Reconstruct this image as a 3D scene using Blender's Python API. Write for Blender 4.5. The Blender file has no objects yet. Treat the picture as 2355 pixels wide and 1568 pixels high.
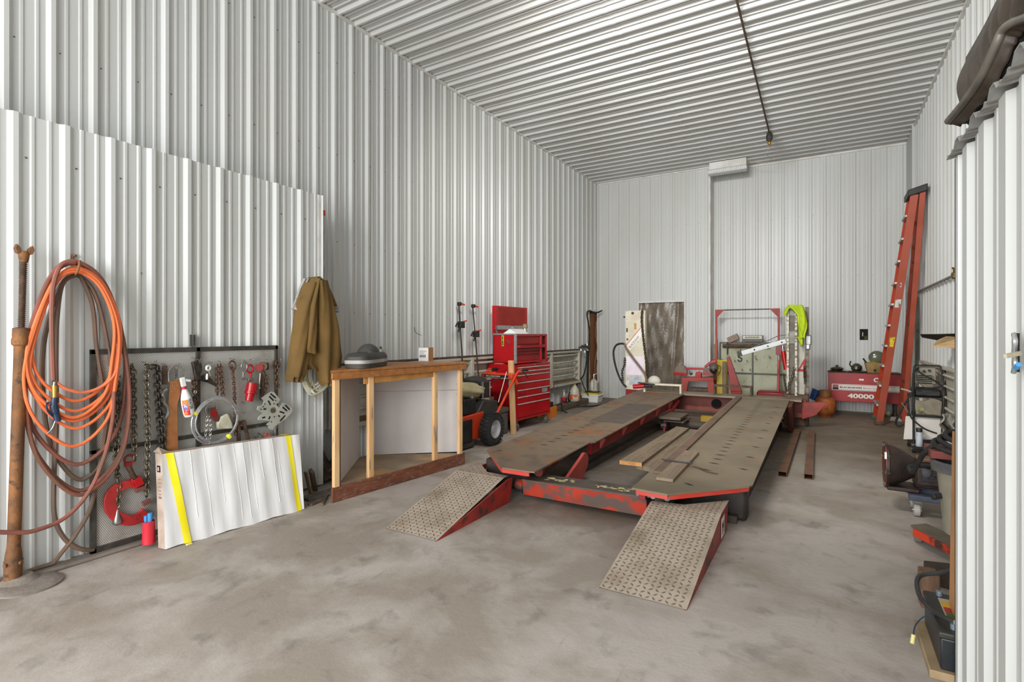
import bpy, bmesh, math, random
from mathutils import Vector, Matrix, Euler
random.seed(7)
V = Vector
PI = math.pi
SC = bpy.context.scene
COL = SC.collection

# ------------------------------------------------------------------ camera
F, CX, VH, CAMH = 1205.0, 1177.5, 767.0, 1.4
TH = math.atan((1899 - CX) / F)
SN, CS = math.sin(TH), math.cos(TH)
cam_d = bpy.data.cameras.new('camera')
cam = bpy.data.objects.new('camera', cam_d)
COL.objects.link(cam)
cam.location = (0, 0, CAMH)
cam.rotation_euler = (PI / 2, 0, TH)
cam_d.sensor_width = 36
cam_d.lens = F / 2355 * 36
cam_d.shift_y = -17 / 2355
cam_d.clip_start = 0.05
SC.camera = cam

# ------------------------------------------------------------------ light
w = bpy.data.worlds.new('world'); SC.world = w; w.use_nodes = True
bg = w.node_tree.nodes['Background']
bg.inputs[0].default_value = (0.86, 0.93, 1.0, 1)
bg.inputs[1].default_value = 1.7
def area(name, loc, rot, sx, sy, power, color=(1, 1, 1)):
    d = bpy.data.lights.new(name, 'AREA'); d.shape = 'RECTANGLE'; d.size = sx; d.size_y = sy
    d.energy = power; d.color = color
    o = bpy.data.objects.new(name, d); COL.objects.link(o); o.location = loc; o.rotation_euler = rot
    return o
# daylight through the tall open vehicle door behind the camera
area('door_daylight', (-1.6, -4.6, 2.2), (PI / 2, 0, 0), 5.6, 4.2, 430, (1.0, 0.995, 0.98))
# added fill light, unseen above the view, brightening the back wall; no real lamp
lamp = area('back_wall_fill', (-1.3, 3.2, 4.1), (math.radians(68), 0, 0), 1.3, 0.35, 80, (1.0, 0.99, 0.96))
lamp.data.spread = math.radians(125)
vs = SC.view_settings
vs.view_transform = 'Standard'; vs.look = 'None'; vs.gamma = 1.0; vs.use_curve_mapping = False
vs.exposure = 0.55

# ------------------------------------------------------------------ survey helpers (point seen at u,v lying on a known real plane)
def ray(u, v):
    r = (u - CX) / F; up = (VH - v) / F
    return V((CS * r - SN, SN * r + CS, up))
O3 = V((0, 0, CAMH))
def G(u, v, z=0.0):
    d = ray(u, v); return O3 + d * ((z - CAMH) / d.z)
def WX(u, v, x):
    d = ray(u, v); return O3 + d * (x / d.x)
def WY(u, v, y):
    d = ray(u, v); return O3 + d * (y / d.y)

# ------------------------------------------------------------------ materials
MC = {}
def lin(c):
    if isinstance(c, str):
        c = c.lstrip('#'); c = tuple(int(c[i:i + 2], 16) / 255 for i in (0, 2, 4))
        return tuple(x / 12.92 if x <= 0.04045 else ((x + 0.055) / 1.055) ** 2.4 for x in c) + (1,)
    return tuple(c) + (1,)
def M(name, c1, c2=None, scale=4.0, rough=0.6, metal=0.0, bump=0.0, bscale=60.0, lo=0.4, hi=0.65, stretch=(1, 1, 1), c3=None, s3=25.0, lo3=0.55, hi3=0.7, trans=0.0, alpha=1.0):
    if name in MC: return MC[name]
    m = bpy.data.materials.new(name); m.use_nodes = True; nt = m.node_tree; n = nt.nodes; L = nt.links
    b = n['Principled BSDF']
    b.inputs['Base Color'].default_value = lin(c1); b.inputs['Roughness'].default_value = rough
    b.inputs['Metallic'].default_value = metal
    if trans: b.inputs['Transmission Weight'].default_value = trans
    if alpha < 1: b.inputs['Alpha'].default_value = alpha
    tc = n.new('ShaderNodeTexCoord'); mp = n.new('ShaderNodeMapping'); mp.inputs['Scale'].default_value = stretch
    L.new(tc.outputs['Object'], mp.inputs['Vector'])
    def noise(s, det=5):
        x = n.new('ShaderNodeTexNoise'); x.inputs['Scale'].default_value = s; x.inputs['Detail'].default_value = det
        L.new(mp.outputs[0], x.inputs['Vector']); return x
    def rmp(src, a, bb):
        r = n.new('ShaderNodeMapRange'); r.inputs[1].default_value = a; r.inputs[2].default_value = bb
        L.new(src, r.inputs[0]); return r
    col = None
    if c2 is not None:
        nz = noise(scale); r = rmp(nz.outputs['Fac'], lo, hi)
        mx = n.new('ShaderNodeMix'); mx.data_type = 'RGBA'; L.new(r.outputs[0], mx.inputs[0])
        mx.inputs[6].default_value = lin(c1); mx.inputs[7].default_value = lin(c2); col = mx.outputs[2]
        if c3 is not None:
            nz3 = noise(s3, 8); r3 = rmp(nz3.outputs['Fac'], lo3, hi3)
            mx3 = n.new('ShaderNodeMix'); mx3.data_type = 'RGBA'; L.new(r3.outputs[0], mx3.inputs[0])
            L.new(col, mx3.inputs[6]); mx3.inputs[7].default_value = lin(c3); col = mx3.outputs[2]
        L.new(col, b.inputs['Base Color'])
    if bump > 0:
        nb = noise(bscale, 6); bp = n.new('ShaderNodeBump'); bp.inputs['Strength'].default_value = bump
        bp.inputs['Distance'].default_value = 0.01
        L.new(nb.outputs['Fac'], bp.inputs['Height']); L.new(bp.outputs[0], b.inputs['Normal'])
    MC[name] = m
    return m

def m_floor():
    m = bpy.data.materials.new('concrete_floor'); m.use_nodes = True; nt = m.node_tree; n = nt.nodes; L = nt.links
    b = n['Principled BSDF']; b.inputs['Roughness'].default_value = 0.62
    tc = n.new('ShaderNodeTexCoord')
    def noise(s, det=6, st=(1, 1, 1), dist=0.0):
        mp = n.new('ShaderNodeMapping'); mp.inputs['Scale'].default_value = st; L.new(tc.outputs['Object'], mp.inputs[0])
        x = n.new('ShaderNodeTexNoise'); x.inputs['Scale'].default_value = s; x.inputs['Detail'].default_value = det
        x.inputs['Distortion'].default_value = dist; x.inputs['Roughness'].default_value = 0.6
        L.new(mp.outputs[0], x.inputs['Vector']); return x.outputs['Fac']
    def ramp(src, a, c, x=0, y=1):
        r = n.new('ShaderNodeMapRange'); r.inputs[1].default_value = a; r.inputs[2].default_value = c
        r.inputs[3].default_value = x; r.inputs[4].default_value = y; L.new(src, r.inputs[0]); return r.outputs[0]
    def mix(fac, A, B):
        mx = n.new('ShaderNodeMix'); mx.data_type = 'RGBA'; L.new(fac, mx.inputs[0])
        if isinstance(A, tuple): mx.inputs[6].default_value = A
        else: L.new(A, mx.inputs[6])
        if isinstance(B, tuple): mx.inputs[7].default_value = B
        else: L.new(B, mx.inputs[7])
        return mx.outputs[2]
    # slab blotches, with daylight painted in: paler by the doorway, dimmer brown further in
    sep = n.new('ShaderNodeSeparateXYZ'); L.new(tc.outputs['Object'], sep.inputs[0])
    ad = n.new('ShaderNodeMath'); ad.operation = 'MULTIPLY_ADD'
    L.new(noise(0.9, 8, dist=0.3), ad.inputs[0]); ad.inputs[1].default_value = 2.6; L.new(sep.outputs[1], ad.inputs[2])
    ad2 = n.new('ShaderNodeMath'); ad2.operation = 'MULTIPLY_ADD'; L.new(sep.outputs[0], ad2.inputs[0]); ad2.inputs[1].default_value = 0.45
    L.new(ad.outputs[0], ad2.inputs[2])
    far = ramp(ad2.outputs[0], 1.6, 5.2)
    near = mix(ramp(noise(1.7, 12, dist=0.3), 0.42, 0.60), lin('#9b9084'), lin('#b8afa7'))
    deep = mix(ramp(noise(1.5, 12, (0.8, 1.6, 1), 0.2), 0.4, 0.62), lin('#6b5f4d'), lin('#7d7160'))
    c = mix(far, near, deep)
    # oil stain under the rack, with shade between the runways painted into it
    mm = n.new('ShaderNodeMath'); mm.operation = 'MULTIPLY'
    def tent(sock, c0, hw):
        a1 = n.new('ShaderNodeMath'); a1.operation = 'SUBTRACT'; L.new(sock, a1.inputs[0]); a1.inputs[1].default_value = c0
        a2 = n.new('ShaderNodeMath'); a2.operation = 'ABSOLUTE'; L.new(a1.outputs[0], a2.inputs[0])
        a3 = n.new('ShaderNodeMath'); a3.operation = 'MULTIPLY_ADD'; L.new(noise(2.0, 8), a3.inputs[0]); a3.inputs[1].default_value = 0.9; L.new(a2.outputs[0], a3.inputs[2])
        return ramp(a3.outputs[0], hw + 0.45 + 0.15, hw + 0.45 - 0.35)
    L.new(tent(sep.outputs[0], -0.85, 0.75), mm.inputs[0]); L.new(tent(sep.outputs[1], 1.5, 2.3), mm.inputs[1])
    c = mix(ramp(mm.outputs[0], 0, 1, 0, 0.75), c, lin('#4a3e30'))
    c = mix(ramp(noise(5.0, 10, (1, 1, 1), 0.4), 0.56, 0.74, 0, 0.55), c, lin('#5d564e'))
    c = mix(ramp(noise(3.2, 12, (1, 1, 1), 0.3), 0.60, 0.72, 0, 0.4), c, lin('#57504a'))
    c = mix(ramp(noise(14, 10, (1, 0.3, 1), 1.0), 0.62, 0.75, 0, 0.35), c, lin('#77695a'))
    c = mix(ramp(noise(95, 3), 0.71, 0.76, 0, 0.6), c, lin('#3b3530'))
    c = mix(ramp(noise(130, 2), 0.76, 0.79, 0, 0.7), c, lin('#d8d2c8'))
    L.new(c, b.inputs['Base Color'])
    bp = n.new('ShaderNodeBump'); bp.inputs['Strength'].default_value = 0.25; bp.inputs['Distance'].default_value = 0.006
    L.new(noise(30, 8), bp.inputs['Height']); L.new(bp.outputs[0], b.inputs['Normal'])
    L.new(ramp(noise(3, 6), 0.3, 0.7, 0.42, 0.72), b.inputs['Roughness'])
    return m
def m_perf():
    m = bpy.data.materials.new('perforated_steel'); m.use_nodes = True; nt = m.node_tree; n = nt.nodes; L = nt.links
    b = n['Principled BSDF']; b.inputs['Roughness'].default_value = 0.5
    tc = n.new('ShaderNodeTexCoord'); sep = n.new('ShaderNodeSeparateXYZ'); L.new(tc.outputs['Object'], sep.inputs[0])
    def mth(op, a, bb=None, c=None):
        x = n.new('ShaderNodeMath'); x.operation = op
        for i, k in enumerate((a, bb, c)):
            if k is None: continue
            if isinstance(k, (int, float)): x.inputs[i].default_value = k
            else: L.new(k, x.inputs[i])
        return x.outputs[0]
    P = 0.0105
    def grid(oy, oz):
        y = mth('MULTIPLY_ADD', sep.outputs[1], 1 / P, oy); z = mth('MULTIPLY_ADD', sep.outputs[2], 1 / (P * 1.7), oz)
        fy = mth('SUBTRACT', mth('FRACT', y), 0.5); fz = mth('MULTIPLY', mth('SUBTRACT', mth('FRACT', z), 0.5), 1.7)
        return mth('SQRT', mth('ADD', mth('POWER', fy, 2), mth('POWER', fz, 2)))
    d = mth('MINIMUM', grid(100.0, 100.0), grid(100.5, 100.5))
    hole = mth('LESS_THAN', d, 0.27)
    nz = n.new('ShaderNodeTexNoise'); nz.inputs['Scale'].default_value = 7; nz.inputs['Detail'].default_value = 8; L.new(tc.outputs['Object'], nz.inputs['Vector'])
    r = n.new('ShaderNodeMapRange'); r.inputs[1].default_value = 0.5; r.inputs[2].default_value = 0.75; L.new(nz.outputs['Fac'], r.inputs[0])
    mx = n.new('ShaderNodeMix'); mx.data_type = 'RGBA'; L.new(r.outputs[0], mx.inputs[0])
    mx.inputs[6].default_value = lin('#c4c2bb'); mx.inputs[7].default_value = lin('#a5a095')
    mx2 = n.new('ShaderNodeMix'); mx2.data_type = 'RGBA'; L.new(hole, mx2.inputs[0]); L.new(mx.outputs[2], mx2.inputs[6])
    mx2.inputs[7].default_value = lin('#4a4843'); L.new(mx2.outputs[2], b.inputs['Base Color'])  # holes coloured dark for the shaded wall behind them
    return m
def m_tread():
    # diamond tread plate: blotchy base, raised lozenges carry dark reflections as colour
    m = bpy.data.materials.new('tread_plate'); m.use_nodes = True; nt = m.node_tree; n = nt.nodes; L = nt.links
    b = n['Principled BSDF']; b.inputs['Roughness'].default_value = 0.55; b.inputs['Metallic'].default_value = 0.1
    tc = n.new('ShaderNodeTexCoord')
    nz = n.new('ShaderNodeTexNoise'); nz.inputs['Scale'].default_value = 5; nz.inputs['Detail'].default_value = 8; L.new(tc.outputs['Object'], nz.inputs['Vector'])
    r = n.new('ShaderNodeMapRange'); r.inputs[1].default_value = 0.45; r.inputs[2].default_value = 0.72; L.new(nz.outputs['Fac'], r.inputs[0])
    mx = n.new('ShaderNodeMix'); mx.data_type = 'RGBA'; L.new(r.outputs[0], mx.inputs[0])
    mx.inputs[6].default_value = lin('#b5a696'); mx.inputs[7].default_value = lin('#94846f'); L.new(mx.outputs[2], b.inputs['Base Color'])
    return m

white_sheet = M('white_painted_sheet', '#cccdca', '#c1c2be', 1.2, 0.42, 0.0, 0.02, 20, stretch=(1, 1, 0.25))
grey_sheet = M('bay_wall_sheet', '#cbccca', '#c0c0bb', 1.0, 0.38, 0.0, 0.02, 20, stretch=(1, 1, 0.25))
ceil_sheet = M('ceiling_sheet', '#cfcfcd', '#c3c2bd', 0.8, 0.36, 0.0, 0.02, 20)
trim_white = M('trim_white', '#dcdbd6', '#c9c6bd', 5, 0.45)
screw_m = M('screw_dark', '#6d6a62', None, rough=0.5, metal=0.4)
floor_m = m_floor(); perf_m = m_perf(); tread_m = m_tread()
tread_hi = M('tread_raised', '#786a5c', '#675a4d', 20, 0.45, 0.3)  # lozenges coloured darker for dark reflections on their worn glossy tops
rust = M('rusty_iron', '#6b4a30', '#8f5f35', 9, 0.75, 0.2, 0.3, 90, c3='#3e332a', s3=22)
rust_dk = M('dark_rusty_iron', '#4a3a2e', '#6a5140', 14, 0.7, 0.3, 0.3, 90)
chain_m = M('weathered_chain', '#7e7665', '#5b5144', 40, 0.42, 0.75)
chain_r = M('rusty_chain', '#6e5140', '#4d3c31', 30, 0.6, 0.4)
chain_dk = M('dark_chain', '#4c443b', '#2f2a26', 30, 0.5, 0.6)
steel = M('grey_steel', '#9b9a95', '#7d7a73', 15, 0.35, 0.8)
chrome = M('bright_steel', '#d8d8d6', None, rough=0.18, metal=1.0)
black = M('black_paint', '#1d1c1b', '#2b2926', 10, 0.5)
rubber = M('black_rubber', '#1a1a1a', '#2a2826', 12, 0.8)
dirty_black = M('black_frame_paint', '#35332e', '#4a463e', 12, 0.6)
red = M('glossy_red_paint', '#b3101a', '#a00c14', 3, 0.28)
red_dk = M('dark_red_paint', '#7d1416', '#8f1b1a', 4, 0.4)
red_worn = M('worn_red_paint', '#b03a28', '#8d2d22', 5, 0.5, c3='#4d423b', s3=7, lo3=0.5, hi3=0.6)
red_rack = M('rack_red_paint', '#b0341f', '#93301f', 5, 0.5, c3='#5a4a42', s3=7, lo3=0.47, hi3=0.56)
red_dust = M('dusty_red_paint', '#a8453c', '#93392f', 5, 0.6)
orange = M('orange_paint', '#d8431f', '#c83c1c', 5, 0.4)
ladder_o = M('ladder_fiberglass', '#a64d39', '#9c4429', 3, 0.5)
hose_o = M('orange_hose_rubber', '#f07a45', '#e2703f', 4, 0.45)
hose_o2 = M('salmon_hose_rubber', '#ee8058', '#d96f4a', 4, 0.5)
hose_r = M('red_brown_hose_rubber', '#8f5346', '#73503f', 6, 0.6)
hose_b = M('brown_hose_rubber', '#6b5a4e', '#7b5f4b', 6, 0.6)
deck_m = M('runway_steel', '#7d6b57', '#8c5a32', 2.2, 0.62, 0.1, 0.12, 60, 0.5, 0.75, c3='#5b5148', s3=6, lo3=0.5, hi3=0.75)
deck_m2 = M('runway_steel_grey', '#8a7c66', '#786b57', 2.5, 0.55, 0.15, 0.1, 60, c3='#8c6a48', s3=4, lo3=0.58, hi3=0.78)
patch_m = M('runway_grip_patch', '#5c5148', '#665a4f', 8, 0.7, 0.1)
wood = M('bare_pine', '#e0b582', '#cf9f6c', 3, 0.6, stretch=(6, 6, 0.7))
wood_st = M('stained_pine', '#b0743c', '#9a6031', 3, 0.5, stretch=(1, 6, 6), c3='#6e5a49', s3=14)
wood_bb = M('stained_baseboard', '#7d4a33', '#623a2a', 3, 0.45, stretch=(2, 2, 8), c3='#8b7a72', s3=9, lo3=0.55, hi3=0.75)
wood_gr = M('weathered_plank', '#83715c', '#6f5f4d', 3, 0.75, stretch=(8, 0.8, 1), c3='#4f443a', s3=10, lo3=0.58, hi3=0.75)
wood_end = M('cut_plank_end', '#c08a4d', '#a87440', 20, 0.7)
wood_old = M('old_timber', '#6b5846', '#54463a', 6, 0.8, stretch=(2, 2, 2))
drywall = M('drywall_paper', '#d9d4d1', '#cfc9c4', 2, 0.8)
card_w = M('white_cardboard', '#e6e4e2', '#d8d7d6', 2.5, 0.75, 0, 0.05, 14, stretch=(1, 6, 0.6))
card_e = M('cardboard_edge', '#b9a79a', '#a08a78', 8, 0.8)
tape_y = M('yellow_tape', '#f5e417', '#f7ea40', 5, 0.4)
canvas = M('brown_duck_canvas', '#775a2b', '#634c24', 3, 0.85, 0, 0.25, 120)
lining = M('grey_lining', '#a39f9a', None, rough=0.8)
rag_w = M('dirty_white_rag', '#cfcbb8', '#a7a284', 12, 0.8)
leather = M('tan_leather', '#a4683a', '#8a5630', 5, 0.6, c3='#c08a4a', s3=3)
vinyl_bk = M('dusty_black_vinyl', '#4b4844', '#3a3733', 6, 0.55)
vinyl_gr = M('grey_piping', '#bcb8b2', '#a5a19b', 8, 0.5)
white_p = M('white_plastic', '#e9e9e6', None, rough=0.4)
yellow_p = M('yellow_paint', '#c9b21e', '#b8a21a', 6, 0.5)
hiviz = M('hi_vis_fabric', '#aec41a', '#9db516', 5, 0.8)
sack = M('khaki_canvas', '#b5aa86', '#a0956f', 6, 0.85, 0, 0.2, 100)
cast = M('cast_iron_oily', '#3c2f29', '#2c2522', 8, 0.5, 0.3, 0.3, 50, c3='#5a2d22', s3=5, lo3=0.55, hi3=0.7)
dolly_b = M('blue_grey_dolly', '#4a5264', '#39404f', 9, 0.6)
tower_w = M('worn_white_paint', '#d5ceba', '#c7bda5', 5, 0.6, c3='#8f8068', s3=16, lo3=0.64, hi3=0.74)
tower_x = M('chipped_white_paint', '#c9c3b2', '#7c6b58', 26, 0.65, lo=0.5, hi=0.6)
pegb = M('greenish_tool_board', '#b4b59e', '#a5a68d', 4, 0.7, c3='#857a62', s3=9, lo3=0.58, hi3=0.75)
film = M('plastic_film', '#857a6b', '#6a5f52', 3, 0.22, 0.0, 0.5, 26, stretch=(1.3, 1, 1))
propane = M('rusted_orange_tank', '#b5642a', '#8f4a22', 6, 0.6, 0.1, 0.15, 50, c3='#6a3a20', s3=10)
brass = M('brass', '#c29a4a', None, rough=0.35, metal=0.8)
blue_p = M('blue_plastic', '#1f3550', '#162a44', 6, 0.5)
blue_l = M('bright_blue_plastic', '#3f8bc4', None, rough=0.5)
galv = M('galvanised_steel', '#b2b3b0', '#9b9c98', 18, 0.4, 0.5)
pole_r = M('oily_wood_post', '#8a5529', '#6e4423', 5, 0.6, stretch=(4, 4, 0.6))
beige = M('beige_paint', '#c2b9a0', '#a99f86', 5, 0.6)
alu = M('aluminium_plate', '#c9ccc2', '#b4b8ae', 10, 0.45, 0.4)
ink = M('black_ink', '#1c1c1c', None, rough=0.6)
cream = M('cream_paint_marks', '#d8cf9e', '#8e8262', 30, 0.7)
text_w = M('white_lettering', '#e8e4da', None, rough=0.6)
kettle = M('tarnished_pan_metal', '#5a5446', '#403b31', 10, 0.35, 0.7)
bedl = M('bed_liner_plastic', '#3a3128', '#473c31', 5, 0.5, 0, 0.25, 30, c3='#28231e', s3=8)
clear = M('clear_plastic', '#d9d6cc', None, rough=0.15, trans=0.7)
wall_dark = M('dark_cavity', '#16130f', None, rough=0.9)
curb_m = M('dusty_concrete_curb', '#8a8178', '#766c62', 6, 0.85, 0, 0.4, 40)
white_d = M('dirty_white_steel', '#c6c2b4', '#b2ad9d', 5, 0.5, c3='#8c8069', s3=14, lo3=0.6, hi3=0.72)

# ------------------------------------------------------------------ mesh builder
class MB:
    def __init__(s, mat4=None):
        s.v = []; s.f = []; s.m = []; s.T = mat4 or Matrix.Identity(4); s.cur = 0
    def use(s, i): s.cur = i; return s
    def add(s, vs, fs):
        k = len(s.v); s.v += [s.T @ V(p) for p in vs]
        for f in fs: s.f.append([k + i for i in f]); s.m.append(s.cur)
        return s
    def hexa(s, p):   # p: bottom 4 ccw, top 4 ccw
        return s.add(p, [(3, 2, 1, 0), (4, 5, 6, 7), (0, 1, 5, 4), (1, 2, 6, 5), (2, 3, 7, 6), (3, 0, 4, 7)])
    def box(s, c, d, R=None):
        c = V(c); x, y, z = d[0] / 2, d[1] / 2, d[2] / 2
        ps = [V((a * x, b * y, e * z)) for e in (-1, 1) for a, b in ((-1, -1), (1, -1), (1, 1), (-1, 1))]
        if R is not None: ps = [R @ p for p in ps]
        return s.hexa([c + p for p in ps])
    def bb(s, x0, x1, y0, y1, z0, z1):
        return s.box(((x0 + x1) / 2, (y0 + y1) / 2, (z0 + z1) / 2), (abs(x1 - x0), abs(y1 - y0), abs(z1 - z0)))
    def beam(s, a, b, wd, hd, up=(0, 0, 1)):
        a = V(a); b = V(b); d = (b - a); l = d.length; d.normalize(); u = V(up)
        x = d.cross(u)
        if x.length < 1e-4: x = d.cross(V((1, 0, 0)))
        x.normalize(); u = x.cross(d); x = x * wd / 2; u = u * hd / 2
        return s.hexa([a - x - u, a + x - u, b + x - u, b - x - u, a - x + u, a + x + u, b + x + u, b - x + u])
    def ring(s, c, x, y, r, n):
        return [c + x * (r * math.cos(2 * PI * i / n)) + y * (r * math.sin(2 * PI * i / n)) for i in range(n)]
    def cyl(s, a, b, r, r2=None, n=16, caps=True):
        a = V(a); b = V(b); d = (b - a).normalized(); r2 = r if r2 is None else r2
        x = d.orthogonal().normalized(); y = d.cross(x)
        vs_ = s.ring(a, x, y, r, n) + s.ring(b, x, y, r2, n)
        fs = [(i, (i + 1) % n, n + (i + 1) % n, n + i) for i in range(n)]
        if caps: fs += [tuple(range(n - 1, -1, -1)), tuple(range(n, 2 * n))]
        return s.add(vs_, fs)
    def lathe(s, c, prof, n=24, axis=(0, 0, 1), cap=True):
        c = V(c); d = V(axis).normalized(); x = d.orthogonal().normalized(); y = d.cross(x)
        vs_ = []; k = len(prof)
        for r, z in prof: vs_ += s.ring(c + d * z, x, y, max(r, 1e-4), n)
        fs = [(j * n + i, j * n + (i + 1) % n, (j + 1) * n + (i + 1) % n, (j + 1) * n + i) for j in range(k - 1) for i in range(n)]
        if cap: fs += [tuple(range(n - 1, -1, -1)), tuple(range((k - 1) * n, k * n))]
        return s.add(vs_, fs)
    def tube(s, pts, r, n=8, closed=False):
        pts = [V(p) for p in pts]; k = len(pts); fr = None; vs_ = []
        for i, p in enumerate(pts):
            if closed: t = pts[(i + 1) % k] - pts[i - 1]
            else: t = pts[min(i + 1, k - 1)] - pts[max(i - 1, 0)]
            if t.length < 1e-9: t = V((0, 0, 1))
            t.normalize()
            if fr is None: x = t.orthogonal().normalized()
            else:
                x = fr - t * fr.dot(t)
                x = x.normalized() if x.length > 1e-6 else t.orthogonal().normalized()
            fr = x; y = t.cross(x); rr = r[i] if isinstance(r, (list, tuple)) else r
            vs_ += s.ring(p, x, y, rr, n)
        fs = [(j * n + i, j * n + (i + 1) % n, (j + 1) * n + (i + 1) % n, (j + 1) * n + i) for j in range(k - 1) for i in range(n)]
        if closed:
            # find best rotation offset for closure
            best = min(range(n), key=lambda o: (vs_[(k - 1) * n] - vs_[o]).length)
            fs += [((k - 1) * n + i, (k - 1) * n + (i + 1) % n, (i + 1 + best) % n, (i + best) % n) for i in range(n)]
        else: fs += [tuple(range(n - 1, -1, -1)), tuple(range((k - 1) * n, k * n))]
        return s.add(vs_, fs)
    def prism(s, poly, vec):
        n = len(poly); vec = V(vec); a = [V(p) for p in poly]; b = [p + vec for p in a]
        return s.add(a + b, [tuple(range(n - 1, -1, -1)), tuple(range(n, 2 * n))] + [(i, (i + 1) % n, n + (i + 1) % n, n + i) for i in range(n)])
    def torus(s, c, nrm, R, r, n=24, m=8, sx=1.0, a0=0.0, a1=2 * PI, xdir=None):
        c = V(c); d = V(nrm).normalized(); x = V(xdir).normalized() if xdir is not None else d.orthogonal().normalized(); y = d.cross(x)
        full = abs(a1 - a0 - 2 * PI) < 1e-6; k = n if full else n + 1
        pts = [c + x * (R * sx * math.cos(a0 + (a1 - a0) * i / n)) + y * (R * math.sin(a0 + (a1 - a0) * i / n)) for i in range(k)]
        return s.tube(pts, r, m, closed=full)
    def sphere(s, c, r, n=16, m=10, sc=(1, 1, 1)):
        vs_ = []; c = V(c)
        for j in range(1, m):
            a = PI * j / m
            for i in range(n):
                b = 2 * PI * i / n
                vs_.append(c + V((r * sc[0] * math.sin(a) * math.cos(b), r * sc[1] * math.sin(a) * math.sin(b), r * sc[2] * math.cos(a))))
        vs_ += [c + V((0, 0, r * sc[2])), c - V((0, 0, r * sc[2]))]; N = len(vs_)
        fs = [(j * n + i, (j + 1) * n + i, (j + 1) * n + (i + 1) % n, j * n + (i + 1) % n) for j in range(m - 2) for i in range(n)]
        fs += [(N - 2, i, (i + 1) % n) for i in range(n)] + [(N - 1, (m - 2) * n + (i + 1) % n, (m - 2) * n + i) for i in range(n)]
        return s.add(vs_, fs)
    def grid(s, fn, nu, nv, closed=False):
        vs_ = [fn(i / nu, j / nv) for j in range(nv + 1) for i in range(nu + (0 if closed else 1))]
        W = nu if closed else nu + 1
        fs = [(j * W + i, j * W + (i + 1) % W, (j + 1) * W + (i + 1) % W, (j + 1) * W + i) for j in range(nv) for i in range(nu)]
        return s.add(vs_, fs)
    def build(s, name, mat, parent=None, bevel=0.0, smooth=35, solid=0.0, subsurf=0, segs=2):
        me = bpy.data.meshes.new(name)
        off = V(parent.matrix_world.translation) if parent is not None else V((0, 0, 0))
        if parent is not None: off = WLOC[parent.name]
        base = V((0, 0, 0))
        if parent is None:
            lo = V([min(p[i] for p in s.v) for i in range(3)]); hi = V([max(p[i] for p in s.v) for i in range(3)])
            base = V(((lo.x + hi.x) / 2, (lo.y + hi.y) / 2, lo.z)); off = base
        me.from_pydata([p - off for p in s.v], [], s.f); me.validate(); me.update()
        mats = mat if isinstance(mat, (list, tuple)) else [mat]
        for q in mats: me.materials.append(q)
        if len(mats) > 1 and len(me.polygons) == len(s.m): me.polygons.foreach_set('material_index', s.m)
        bm = bmesh.new(); bm.from_mesh(me); bmesh.ops.recalc_face_normals(bm, faces=bm.faces); bm.to_mesh(me); bm.free()
        if smooth:
            me.polygons.foreach_set('use_smooth', [True] * len(me.polygons)); me.set_sharp_from_angle(angle=math.radians(smooth))
        o = bpy.data.objects.new(name, me); COL.objects.link(o); o.location = base
        WLOC[o.name] = base if parent is None else off
        if parent is not None: o.parent = parent; o.location = (0, 0, 0)
        if solid: md = o.modifiers.new('s', 'SOLIDIFY'); md.thickness = solid
        if bevel: md = o.modifiers.new('b', 'BEVEL'); md.width = bevel; md.segments = segs; md.limit_method = 'ANGLE'; md.angle_limit = math.radians(40)
        if subsurf: md = o.modifiers.new('u', 'SUBSURF'); md.levels = subsurf; md.render_levels = subsurf
        return o
WLOC = {}
def tag(o, label, cat, group=None, kind=None):
    o['label'] = label; o['category'] = cat
    if group: o['group'] = group
    if kind: o['kind'] = kind
    return o
def thing(name, label, cat, loc, group=None):
    o = bpy.data.objects.new(name, None); COL.objects.link(o); o.location = loc; o.empty_display_size = 0.1
    WLOC[o.name] = V(loc)
    return tag(o, label, cat, group)
def struct(mb, name, mat, **k):
    o = mb.build(name, mat, **k); o['kind'] = 'structure'; return o
def dup(root, loc, label=None, group=None):
    r = root.copy(); COL.objects.link(r); r.location = loc
    if label: r['label'] = label
    if group: r['group'] = group
    for ch in [c for c in bpy.data.objects if c.parent == root]:
        c = ch.copy(); COL.objects.link(c); c.parent = r
        for g in [x for x in bpy.data.objects if x.parent == ch]:
            d = g.copy(); COL.objects.link(d); d.parent = c
    return r
def XF(loc, rz=0.0, rx=0.0, ry=0.0):
    return Matrix.Translation(V(loc)) @ Euler((rx, ry, rz)).to_matrix().to_4x4()
def text(body, p, right, up, size, mat, parent, name='lettering', bold=0.0, sx=1.0, align='LEFT', ext=0.0008):
    cu = bpy.data.curves.new('t', 'FONT'); cu.body = body; cu.size = size; cu.extrude = ext; cu.offset = bold * size; cu.align_x = align
    o = bpy.data.objects.new('t', cu); COL.objects.link(o)
    dg = bpy.context.evaluated_depsgraph_get(); dg.update()
    me = bpy.data.meshes.new_from_object(o.evaluated_get(dg)); bpy.data.objects.remove(o)
    r = V(right).normalized(); u = V(up).normalized(); nn = r.cross(u)
    off = WLOC[parent.name]
    for vt in me.vertices:
        c = vt.co; vt.co = V(p) + r * (c.x * sx) + u * c.y + nn * c.z - off
    me.materials.clear(); me.materials.append(mat)
    t = bpy.data.objects.new(name, me); COL.objects.link(t); t.parent = parent; WLOC[t.name] = off
    return t
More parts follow.
